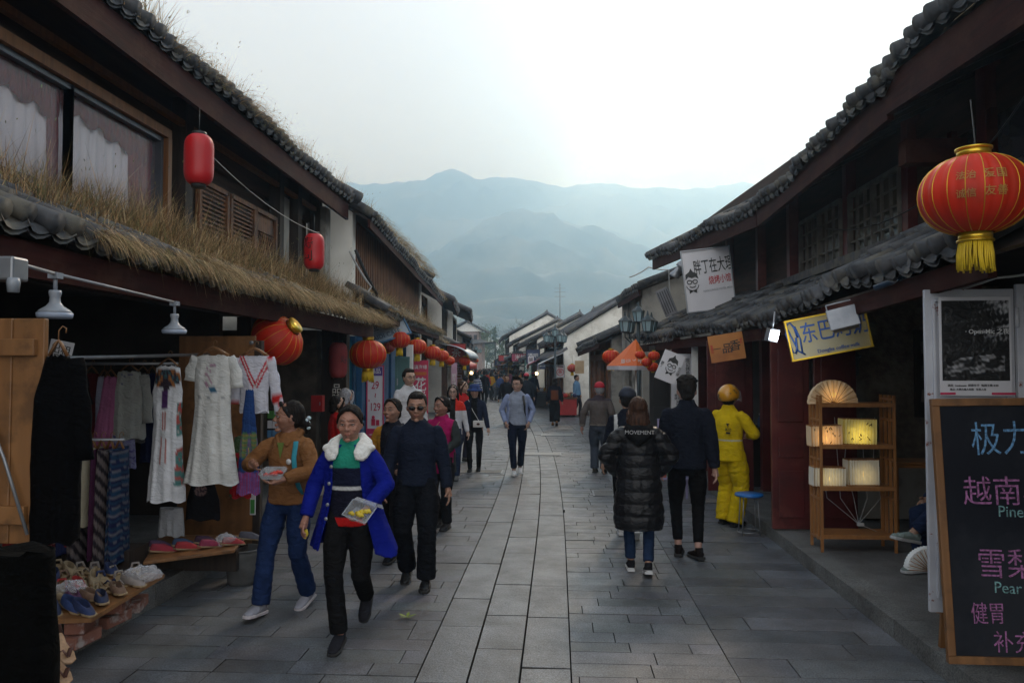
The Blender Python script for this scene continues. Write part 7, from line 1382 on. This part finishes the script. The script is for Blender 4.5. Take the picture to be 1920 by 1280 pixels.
p = on_y(228, 800, di - .12); garment('violet flowered skirt below the cream blouse', p, .32, (.13, .14, .15), (.04, .06), 0, lambda P: np.where(wob(P, 90, 3)[:, None] > .2, np.array([[.1, .09, .25]]), np.array([[.22, .22, .36]])), rip=.12, seed=15, cat='skirt', name='hanging_skirt', hanger=False)
# row of coats on the lower rail, seen edge on
def stripes(base, c2, f=90, lo=-.55): return lambda P: np.where((np.sin(P[:, 2:3] * f) > .1) & (P[:, 2:3] < lo), np.array([c2]), np.array([base]))
def diag(P): return np.where(np.sin((P[:, 2:3] * 1 + P[:, 0:1] * .8 + P[:, 1:2]) * 60) > 0, np.array([[.12, .1, .1]]), np.array([[.02, .016, .02]]))
def zig(P): k = np.sin(P[:, 2:3] * 90 + 2 * np.abs(np.sin(P[:, 0:1] * 60))); return np.where(k > .3, np.array([[.015, .04, .08]]), np.where(k < -.75, np.array([[.1, .1, .12]]), np.array([[.012, .015, .05]])))
def rust(P): return np.where(wob(P, 60, 4)[:, None] > .4, np.array([[.22, .05, .02]]), np.array([[.12, .012, .012]]))
coats = [('black coat with blue striped cuffs, first on the lower rail', stripes((.01, .01, .012), (.12, .16, .2), 110, -.45), .72), ('dark green wool coat, second on the lower rail', (.012, .03, .02), .7), ('rust red embroidered coat on the lower rail', rust, .95), ('dark maroon coat next to the rust red one', (.05, .01, .015), .8), ('black coat with yellow striped trim on the lower rail', stripes((.01, .01, .01), (.35, .32, .1), 120, -.4), .85), ('bright red thin dress on the lower rail', (.25, .012, .015), .8), ('plain black coat in the middle of the lower rail', (.012, .011, .014), .9), ('wine coat with cream striped cuff', stripes((.07, .01, .015), (.4, .33, .26), 95, -.42), .78),
         ('navy coat with small white dots', lambda P: np.where(wob(P, 140, 2)[:, None] > .9, np.array([[.4, .4, .4]]), np.array([[.012, .016, .05]])), .82), ('grey and black diagonal striped poncho', diag, .95), ('cream knitted cardigan on the lower rail', (.3, .27, .2), .6), ('dark plum tunic on the lower rail', (.05, .015, .04), .85), ('brown and mauve striped poncho hanging lowest', diag, 1.02), ('deep blue zigzag skirt beside the dresses', zig, .9)]
for i, (lb, cf, ln_) in enumerate(coats):
    x = -4.45 + .96 * i / 13; garment(lb, V3(x, 5.95, 1.335), ln_, (.035, .045, .045, .05, .055), (.15, .17), R(rs0.uniform(-6, 6)), cf, rip=.07, seed=20 + i, cat='skirt' if i == 13 else 'coat', name='hanging_coat', group='clothes on the lower rail', nf=7)
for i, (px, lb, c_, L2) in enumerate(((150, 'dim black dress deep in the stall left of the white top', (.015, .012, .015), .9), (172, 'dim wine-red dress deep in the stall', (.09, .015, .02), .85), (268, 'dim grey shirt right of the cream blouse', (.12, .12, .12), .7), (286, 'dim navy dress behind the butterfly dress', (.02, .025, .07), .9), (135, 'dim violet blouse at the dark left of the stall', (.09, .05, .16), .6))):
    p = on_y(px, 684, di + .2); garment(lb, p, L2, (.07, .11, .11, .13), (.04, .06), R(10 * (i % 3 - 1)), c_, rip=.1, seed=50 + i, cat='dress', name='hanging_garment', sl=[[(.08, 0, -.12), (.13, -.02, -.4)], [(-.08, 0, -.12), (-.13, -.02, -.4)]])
def roundel(P):
    C = np.tile(np.array((.01, .01, .012)), (len(P), 1)); h = np.hypot(P[:, 0], P[:, 2] + .13); m_ = (h < .055) & (P[:, 1] < 0); mixc(C, m_, (.2, .13, .12)); mixc(C, m_ & (wob(P, 160, 4) > .1), (.03, .02, .03)); return C
p = on_y(381, 890, 6.7); garment('black short top with round embroidered emblem under the white dresses', p, .32, (.1, .15, .16), (.05, .05), 0, roundel, rip=.05, seed=31, cat='shirt', name='short_shirt', hanger=False)
p = on_y(322, 935, 6.6); garment('pale sheer slip showing under the long white dress', p, .25, (.1, .12), (.04, .05), 0, (.3, .31, .33), rip=.14, seed=33, cat='slip', name='hanging_slip', hanger=False)
E_ = board('paper_sign', on_y(112, 665, 5.2), .16, .2, .004, R(10), 'white paper sign with black characters inside the stall', 'sign', M_signw, roll=R(12)); letters(E_, [('出租\n服装', 0, 0, .07)], M_ink).location.y = -.004
E_ = empty('price_tag', on_y(474, 945, 7.2), 'small green and white card standing beside the plywood screen', 'card'); mb = MB(); mb.box((0, 0, 0), (.055, .01, .2)); mb.build('panel', M_signw, E_, False, bevel=.003); mb = MB(); mb.box((0, -.006, -.02), (.04, .004, .13)); mb.build('print', mat('print_green', (.06, .3, .06), None, 5, .5, 0), E_, False)
# ------------------------------------------------------------------ shoes
def cloth_shoe(c, rz, col, label, tilt=0., hi=False, group='cloth shoes on the front board', solec=(.35, .25, .14), sandal=False):
    E_ = empty('shoe', c, label, 'shoe', group); E_.rotation_euler = Euler((tilt, 0, rz)); prof = [(-.03, .115), (.03, .115), (.036, .05), (.03, -.01), (.042, -.07), (.034, -.115), (.006, -.132), (-.026, -.12), (-.042, -.07), (-.03, -.01), (-.036, .05)]
    q = MB(); q.prism([(x, y, 0) for x, y in prof], (0, 0, .014)); q.build('sole', mat('rope_sole_%d' % int(solec[0] * 100), solec, tuple(v * .7 for v in solec), 60, .9, .4), E_, False, bevel=.004)
    m = mat('shoe_cloth_%02d_%02d_%02d' % tuple(int(v * 100) for v in col), col, tuple(v * .65 for v in col), 14, .8, .3)
    if sandal:
        q = MB(); q.ring([(-.036, -.05, .012), (-.02, -.06, .04), (0, -.09, .016)], [(.012, .004)] * 3, 6); q.ring([(.036, -.05, .012), (.02, -.06, .04), (0, -.09, .016)], [(.012, .004)] * 3, 6); q.ring([(-.03, .07, .01), (-.02, .09, .05), (.02, .09, .05), (.03, .07, .01)], [(.01, .003)] * 4, 6); q.build('strap', m, E_, False)
    else:
        P3 = []; N = 28
        for lev in range(6):
            t = lev / 5; row = []
            for k in range(N):
                a = 6.2832 * k / N; y = -.125 * math.cos(a) if math.cos(a) > 0 else -.112 * math.cos(a); w = .038 * abs(math.sin(a)) ** .75 * math.copysign(1, math.sin(a)) * (1 + .12 * (math.cos(a) > 0)); toe = max(0, math.cos(a)); hh = .05 - .02 * toe
                inset = (1 - .3 * t ** 2) if not toe > .2 else (1 - .42 * t ** 1.5); yy = y * (1 - .1 * t ** 2) if toe < .2 else y * (1 - .5 * t ** 1.3); row.append((w * inset, yy, .014 + hh * (t ** .8)))
            P3.append(row)
        P3.append([(x * .9, y * .93, z - .01) for x, y, z in P3[-1]]); P3.append([(x * .8, y * .95, .02) for x, y, z in P3[-2]]); q = MB(); q.grid(P3, True, True); q.f.append(tuple(range(len(q.v) - N, len(q.v)))); q.mi.append(0); q.sm.append(False); q.build('upper', m, E_, False)
    return E_
rs = random.Random(5)
scols = [((.02, .035, .11), 'navy'), ((.34, .26, .16), 'beige'), ((.025, .05, .16), 'blue'), ((.25, .22, .2), 'grey'), ((.02, .03, .08), 'dark navy'), ((.4, .02, .02), 'red'), ((.2, .12, .08), 'brown'), ((.3, .26, .24), 'pale grey'), ((.12, .04, .1), 'plum')]
n_ = 0
for row in range(5):
    for k in range(9):
        x = -2.98 - .105 * k; y = 4.7 + row * .19 + .03 * (k % 2) + rs.uniform(-.01, .01) + .012 * k
        if row == 4 and k < 1: continue
        col, cn = scols[(row * 4 + k * 2 + (k > 3)) % 9] if row < 2 else scols[rs.choice((1, 3, 7, 6, 1, 0))]
        if row == 2 and k in (3, 4): col, cn = scols[5]
        cloth_shoe(V3(x, y, .37 + .004 * row), R(rs.uniform(70, 110) - 40), col, '%s %s on the shoe board, %s row, %s from the street edge' % (cn, 'strappy sandal' if row >= 2 and k % 3 else 'cloth shoe', ('front', 'second', 'third', 'fourth', 'rear')[row], ('first', 'second', 'third', 'fourth', 'fifth', 'sixth', 'seventh', 'eighth', 'ninth')[k]), tilt=R(rs.uniform(-6, 10)), sandal=row >= 2 and k % 3 != 0); n_ += 1
for i in range(9):
    t = i / 8; x = -3.35 + .62 * t; y = 6.2 + .38 * t + (.0 if i % 2 else .16); col, cn = [((.06, .03, .07), 'dark purple'), ((.3, .02, .04), 'crimson'), ((.03, .06, .13), 'slate blue'), ((.35, .02, .03), 'red'), ((.05, .02, .05), 'black-plum'), ((.28, .03, .08), 'rose red'), ((.04, .07, .12), 'steel blue'), ((.4, .04, .05), 'bright red'), ((.1, .1, .13), 'charcoal')][i]
    cloth_shoe(V3(x, y, .367), R(130 + rs.uniform(-25, 25)), col, cn + ' shoe in a row on the ledge before the plywood screen', tilt=R(10), group='shoes on the plywood ledge')
for i, (px, py, lb) in enumerate(((112, 1210, 'upper leather thong sandal on the kerb at the left edge'), (106, 1248, 'lower leather thong sandal on the kerb at the left edge'))):
    cloth_shoe(on_y(px, py, 3.9 + .0 * i), R(60), (.1, .04, .03), lb, tilt=R(35), sandal=True, group='sandals at the left edge', solec=(.4, .25, .15))
def crinkle(c, r_, label, seed):
    mb = MB(); mb.ball((0, 0, 0), r_, 36, 22); me = mb.mesh('film', mat('cellophane', (.8, .8, .85), None, 5, .08, 0, alpha=.3, spec=1.)); P = vco(me).astype(float); P += vnor(me) * ((np.abs(wob(P, 45, seed, 6)) - .4) * .035)[:, None]; P += vnor(me) * (np.abs(wob(P, 110, seed + 1, 5)) * .012)[:, None]; vset(me, P)
    for p_ in me.polygons: p_.use_smooth = False
    E_ = empty('plastic_wrap', c, label, 'wrapper'); link('film', me, E_)
crinkle(V3(-2.96, 5.35, .43), (.13, .12, .055), 'shiny clear plastic wrap over shoes at the street corner of the board', 4); crinkle(V3(-3.25, 5.0, .43), (.1, .1, .045), 'crinkled clear wrap over the shoes in the middle of the board', 8); crinkle(V3(-2.86, 6.5, .42), (.08, .08, .05), 'clear wrap over the shoes on the plywood ledge', 12)
E_ = empty('shoe_rack', (-3.9, 6.15, .156), 'low dark box behind the shoe board holding folded cloth', 'box'); mb = MB(); mb.box((-3.85, 6.1, .3), (.9, .3, .28)); mb.build('body', M_darkwood, E_)
mb = MB(); mb.box((-4.0, 5.95, .47), (.4, .3, .05), rz=.2); mb.box((-3.95, 5.95, .515), (.34, .26, .035), rz=-.1); mb.build('folded_cloth', mat('cloth_fold_red', (.35, .02, .02), (.25, .01, .01), 5, .9, .2), E_, bevel=.01)
# wrapped shelf unit beside the tan hoodie
E_ = empty('postcard_rack', on_y(515, 815, 9.0), 'narrow rack of small packets behind the woman in tan', 'rack'); mb = MB(); mb.box((0, 0.05, -.0), (.2, .08, .62)); mb.build('frame', M_darkwood, E_, False)
for z in range(5):
    mb = MB()
    for x in (-.06, 0, .06): mb.box((x, -.005, -.22 + z * .115), (.05, .015, .09))
    mb.build('packet', (M_signw, mat('packet_green', (.1, .3, .08), None, 4, .5, 0), mat('packet_blue', (.1, .25, .45), None, 4, .5, 0))[z % 3], E_, False)
E_ = board('notice_panel', on_y(1790, 700, 9.1), .9, 1.0, .02, 0, 'dim framed board of pinned pictures on the rubble wall of the lamp shop', 'board', M_interior, frame=.03, mframe=M_darkwood)
for i in range(9): mb = MB(); mb.box((-.32 + .2 * (i % 4), -.014, .3 - .28 * (i // 4)), (.12, .006, .14), ry=.1 * (i % 3 - 1)); mb.build('picture', mat('pic_%d' % (i % 3), ((.1, .09, .07), (.07, .06, .05), (.14, .12, .09))[i % 3], None, 8, .8, 0), E_, False)
E_ = empty('wall_lantern', on_y(1600, 680, 8.9), 'dark wrought-iron wall lantern on the rubble wall', 'lamp'); mb = MB(); mb.lathe([(.03, -.16), (.06, -.12), (.075, .06), (.09, .07), (.02, .14), (.01, .2)], n=6, smooth=False); mb.build('body', M_iron, E_, False); mb = MB(); mb.ring([(0, 0, .18), (0, .1, .22), (0, .18, .1)], .01, 5); mb.build('arm', M_iron, E_, False)
E_ = empty('flood_conduit', (3.25, 4.5, 2.2), 'dark blue flexible hose with white tape under the right lower roof end', 'hose'); mb = MB(); a = on_y(1640, 540, 5.6); b2 = on_y(1790, 500, 5.2); mb.ring([a, a.lerp(b2, .5) + V3(0, 0, .03), b2], .022, 8); mb.build('hose', mat('hose_blue', (.03, .06, .11), None, 5, .5, 0), E_); mb = MB(); [mb.ring([b2 + V3(-.06 + .02 * k, -.01, -.015), b2 + V3(-.052 + .02 * k, -.01, -.01)], .03, 8) for k in range(4)]; mb.build('tape', M_white, E_)
E_ = empty('trestle', on_z(447, 1010, .156), 'small wooden easel leg behind the plywood screen post', 'easel'); mb = MB(); mb.beam((0, 0, 0), (-.06, .1, .6), .03, .03); mb.beam((.1, .1, 0), (-.04, .12, .6), .03, .03); mb.build('leg', M_brownwood, E_, False)
E_ = px_board('wall_picture', 1078, 1095, 676, 700, 21.3, .04, 0, 'pale vertical paper sign on the planks beside the seated vendor', 'sign', mat('paper_tan', (.5, .36, .22), None, 4, .7, 0))
# produce stand behind the quilted coat
c = on_z(1226, 900, 0); E_ = empty('produce_stand', (c.x + .05, 11.3, 0), 'small stall rack with colourful packets right of the black cap', 'stand'); mb = MB()
for x in (-.2, .2): mb.beam((x, 0, 0), (x, 0, 1.15), .03, .03)
for z in (.3, .65, .95): mb.box((0, 0, z), (.44, .26, .025))
mb.build('frame', mat('frame_violet', (.3, .27, .45), None, 4, .5, 0), E_, False)
for i in range(12):
    mb = MB(); mb.box((-.14 + .095 * (i % 4), -.03, .37 + .33 * (i // 4)), (.075, .1, .12)); mb.build('packet', mat('pack_%d' % (i % 4), ((.45, .1, .05), (.1, .35, .12), (.5, .42, .08), (.15, .2, .45))[i % 4], None, 6, .4, 0), E_, False, bevel=.006)
E_ = empty('vendor_bike', on_z(1086, 768, .0), '', ''); bpy.data.objects.remove(E_)
E_ = empty('hand_cart', on_z(938, 742, 0), 'low light metal cart beside the stooping person', 'cart'); mb = MB(); mb.box((0, 0, .55), (1.2, .8, .06)); mb.build('tray', M_metalgrey, E_, False)
for x in (-.5, .5): mb = MB(); mb.ring([(x, -.42, .2), (x, -.36, .2)], .2, 14); mb.build('wheel', M_wire, E_, False); 
mb = MB(); mb.beam((-.55, 0, .2), (-.55, 0, .9), .03, .03); mb.beam((.55, 0, .2), (.55, 0, .9), .03, .03); mb.beam((-.55, 0, .9), (.55, 0, .9), .03, .03); mb.build('handle', M_metalgrey, E_, False)
E_ = empty('bench', on_z(1005, 745, 0) , 'pale stone bench at the foot of the far shrubs', 'bench'); mb = MB(); mb.box((0, 0, .42), (1.1, .4, .08)); mb.build('seat', M_kerb, E_, False, bevel=.01)
for x in (-.4, .4): mb = MB(); mb.box((x, 0, .19), (.12, .34, .38)); mb.build('leg', M_kerb, E_, False)
# ------------------------------------------------------------------ a bank of cloud above the haze, its ragged edge lets the sun through on the right
def cloud_bank():
    xs = np.linspace(-2600, 420, 90); ys = np.linspace(500, 4200, 110); top = []; bot = []
    for y in ys:
        P = np.stack([xs / 160, np.full_like(xs, y / 160), np.zeros_like(xs)], 1); nz_ = wob(P, .55, 31, 6) + .5 * wob(P, 1.6, 32, 5); edge = CLX + 60 * math.sin(y / 210) + 35 * math.sin(y / 90 + 1)
        th = 26 * np.clip((edge - xs) / 160, 0, 1) ** .6; top.append([(x, y, 530 + t_ * (1 + .5 * n_)) for x, t_, n_ in zip(xs, th, nz_)]); bot.append([(x, y, 530 - t_ * (.55 + .45 * n_)) for x, t_, n_ in zip(xs, th, nz_)])
    mb = MB(); mb.grid(top); mb.grid([r_[::-1] for r_ in bot])
    m = bpy.data.materials.new('cloud_vapour'); m.use_nodes = True; t = m.node_tree; t.nodes.clear(); n = t.nodes.new; l = t.links.new
    o = n('ShaderNodeOutputMaterial'); mx = n('ShaderNodeMixShader'); tr = n('ShaderNodeBsdfTransparent'); tl = n('ShaderNodeBsdfTranslucent'); tl.inputs[0].default_value = (.97, .97, .98, 1)
    g_ = n('ShaderNodeNewGeometry'); mp = n('ShaderNodeMapping'); mp.inputs['Scale'].default_value = (.0022, .0022, .0022); l(g_.outputs['Position'], mp.inputs[0]); ns = n('ShaderNodeTexNoise'); ns.inputs['Scale'].default_value = 1; ns.inputs['Detail'].default_value = 5; l(mp.outputs[0], ns.inputs['Vector'])
    sp = n('ShaderNodeSeparateXYZ'); l(g_.outputs['Position'], sp.inputs[0]); ed = n('ShaderNodeMapRange'); l(sp.outputs[0], ed.inputs[0]); ed.inputs[1].default_value = CLX + 60; ed.inputs[2].default_value = CLX - 110; ed.inputs[3].default_value = -.35; ed.inputs[4].default_value = .3
    ad = n('ShaderNodeMath'); l(ns.outputs[0], ad.inputs[0]); l(ed.outputs[0], ad.inputs[1]); rp = n('ShaderNodeMapRange'); l(ad.outputs[0], rp.inputs[0]); rp.inputs[1].default_value = .35; rp.inputs[2].default_value = .7; rp.inputs[3].default_value = 0; rp.inputs[4].default_value = .8
    l(rp.outputs[0], mx.inputs[0]); l(tr.outputs[0], mx.inputs[1]); l(tl.outputs[0], mx.inputs[2]); l(mx.outputs[0], o.inputs[0]); tag(mb.build('clouds', m), kind='structure')
CLX = 85
cloud_bank()
# ------------------------------------------------------------------ small shop signs, awnings and lamps down both sides
rk = random.Random(21)
WORDS = [('茶', '小吃'), ('银器', '玉石'), ('扎染', '布艺'), ('酒吧', '客栈'), ('乳扇', '烤饼'), ('米线', '饵丝'), ('咖啡', '书店'), ('鲜花饼', '特产')]
CS = [((.45, .03, .03), 'red', M_inkw), ((.03, .06, .2), 'navy', M_inkw), ((.5, .48, .45), 'white', M_ink), ((.3, .12, .04), 'brown', M_inkw), ((.05, .16, .14), 'green', M_inkw), ((.55, .3, .03), 'amber', M_ink), ((.02, .02, .02), 'black', M_gold), ((.45, .08, .15), 'pink', M_inkw)]
orde = ['nearest', 'second', 'third', 'fourth', 'fifth', 'sixth', 'seventh', 'eighth', 'ninth', 'tenth', 'eleventh', 'twelfth', 'thirteenth']
for side in (-1, 1):
    for i in range(13):
        y = (27 if side < 0 else 37) + i * 4.6 + rk.uniform(-1, 1); fx = 3.25 if side < 0 else (1.9 if y < 30 else 1.3 if y < 52 else .9); c_, cn, ink = CS[(i * 3 + (side > 0)) % 8]; vert = i % 3 == 1; w, h = (.45, 1.3) if vert else (1.1, .5) if i % 3 else (.7, .7)
        x = side * (fx - .35 - w / 2 * .6) + bend(y); z = rk.uniform(1.9, 2.6) if not vert else 1.7
        E_ = board('shop_sign', V3(x, y, z), w, h, .08, R(rk.uniform(-8, 8)), '%s %s shop sign, %s along the %s-hand shopfronts' % (cn, 'upright' if vert else 'square' if i % 3 == 0 else 'broad', orde[i], 'left' if side < 0 else 'right'), 'sign', mat('sign_' + cn, c_, tuple(v * .75 for v in c_), 3, .5, .05), frame=.03, group='shop signs down the street', mframe=M_darkwood)
        a, b_ = WORDS[(i + (side > 0) * 3) % 8]; t = '\n'.join(b_) if vert else a; letters(E_, [(t, 0, 0, .34 if vert else min(.34, w * .75 / len(t)))], ink).location.y = -.052
        mb = MB(); mb.beam((-w / 2, 0, h / 2 + .06), (side * .7, 0, h / 2 + .06), .03, .03); mb.build('bracket', M_iron, E_, False)
    for i in range(9):
        y = 31 + i * 6.3 + rk.uniform(-1.5, 1.5); fx = 3.1 if side < 0 else (1.35 if y < 52 else .9); c_, cn, ink = CS[(i * 5 + 2 * (side > 0)) % 8]; x0 = side * fx + bend(y); x1 = side * (fx - .95) + bend(y)
        E_ = empty('awning', (x0, y, 0), '%s cloth awning, %s on the %s-hand side down the street' % (cn, orde[i], 'left' if side < 0 else 'right'), 'awning', 'cloth awnings down the street'); mb = MB(); P3 = []
        for k in range(7): u = k / 6; P3.append([(x0 + (x1 - x0) * u, y + v * 1.3, 2.45 - .45 * u + .03 * math.sin(v * 9) * u) for v in [-1 + 2 * j / 12 for j in range(13)]])
        P3.append([(x1, p[1], p[2] - .16 - .03 * (j % 2)) for j, p in enumerate(P3[-1])]); mb.grid(P3); mb.build('canopy', MATS['sign_' + cn] if 'sign_' + cn in MATS else mat('sign_' + cn, c_, tuple(v * .75 for v in c_), 3, .5, .05), E_, solid=.01)
        mb = MB(); mb.beam((x0, y - 1.2, 1.9), (x1, y - 1.2, 2.0), .03, .03); mb.build('arm', M_iron, E_); mb = MB(); mb.beam((x0, y + 1.2, 1.9), (x1, y + 1.2, 2.0), .03, .03); mb.build('arm', M_iron, E_)
for i, (px, py, d, lb) in enumerate(((1022, 655, 46, 'warm lit bulb under the far right eaves'), (989, 690, 60, 'yellow lit bulb lower down among the far signs'), (1006, 700, 41, 'small warm bulb by the far shrub'), (884, 699, 42, 'small white lit bulb at the far left stalls'))):
    E_ = empty('bulb_lamp', on_y(px, py, d), lb, 'lamp', 'lit bulbs down the street'); mb = MB(); mb.ball((0, 0, 0), .09, 12, 8); mb.build('bulb', mat('bulb_warm', (1, .8, .5), None, 5, .3, 0, emit=(1, .7, .3, 6)), E_, False); mb = MB(); mb.ring([(0, 0, .08), (0, 0, .5)], .02, 5); mb.build('cord', M_wire, E_, False)
# goods stalls in front of the far shops
for i in range(10):
    side = -1 if i % 2 else 1; y = 30 + i * 3.6; fx = 2.7 if side < 0 else (1.0 if y > 32 else 1.5); x = side * fx + bend(y); E_ = empty('market_stall', (x, y, 0), '%s goods table on the %s, %s down the street' % (('cloth-covered', 'fruit-laden', 'toy-laden', 'scarf-covered', 'packet-laden')[i // 2], 'left' if side < 0 else 'right', orde[i]), 'stall', 'goods tables down the street')
    mb = MB(); mb.box((x, y, .72), (.8, 1.5, .05)); mb.build('table', M_brownwood, E_)
    mb = MB(); c_, cn, ink = CS[(i * 3) % 8]; mb.box((x, y, .38), (.74, 1.44, .6)); mb.build('cloth', MATS['sign_' + cn], E_)
    for k in range(12):
        c2, cn2, ink = CS[(k + i) % 8]; mb = MB(); mb.ball((x + rk.uniform(-.3, .3), y - .65 + .12 * k, .82), (.09, .07, .09), 8, 6); mb.build('ware', MATS['sign_' + cn2] if 'sign_' + cn2 in MATS else M_signw, E_)
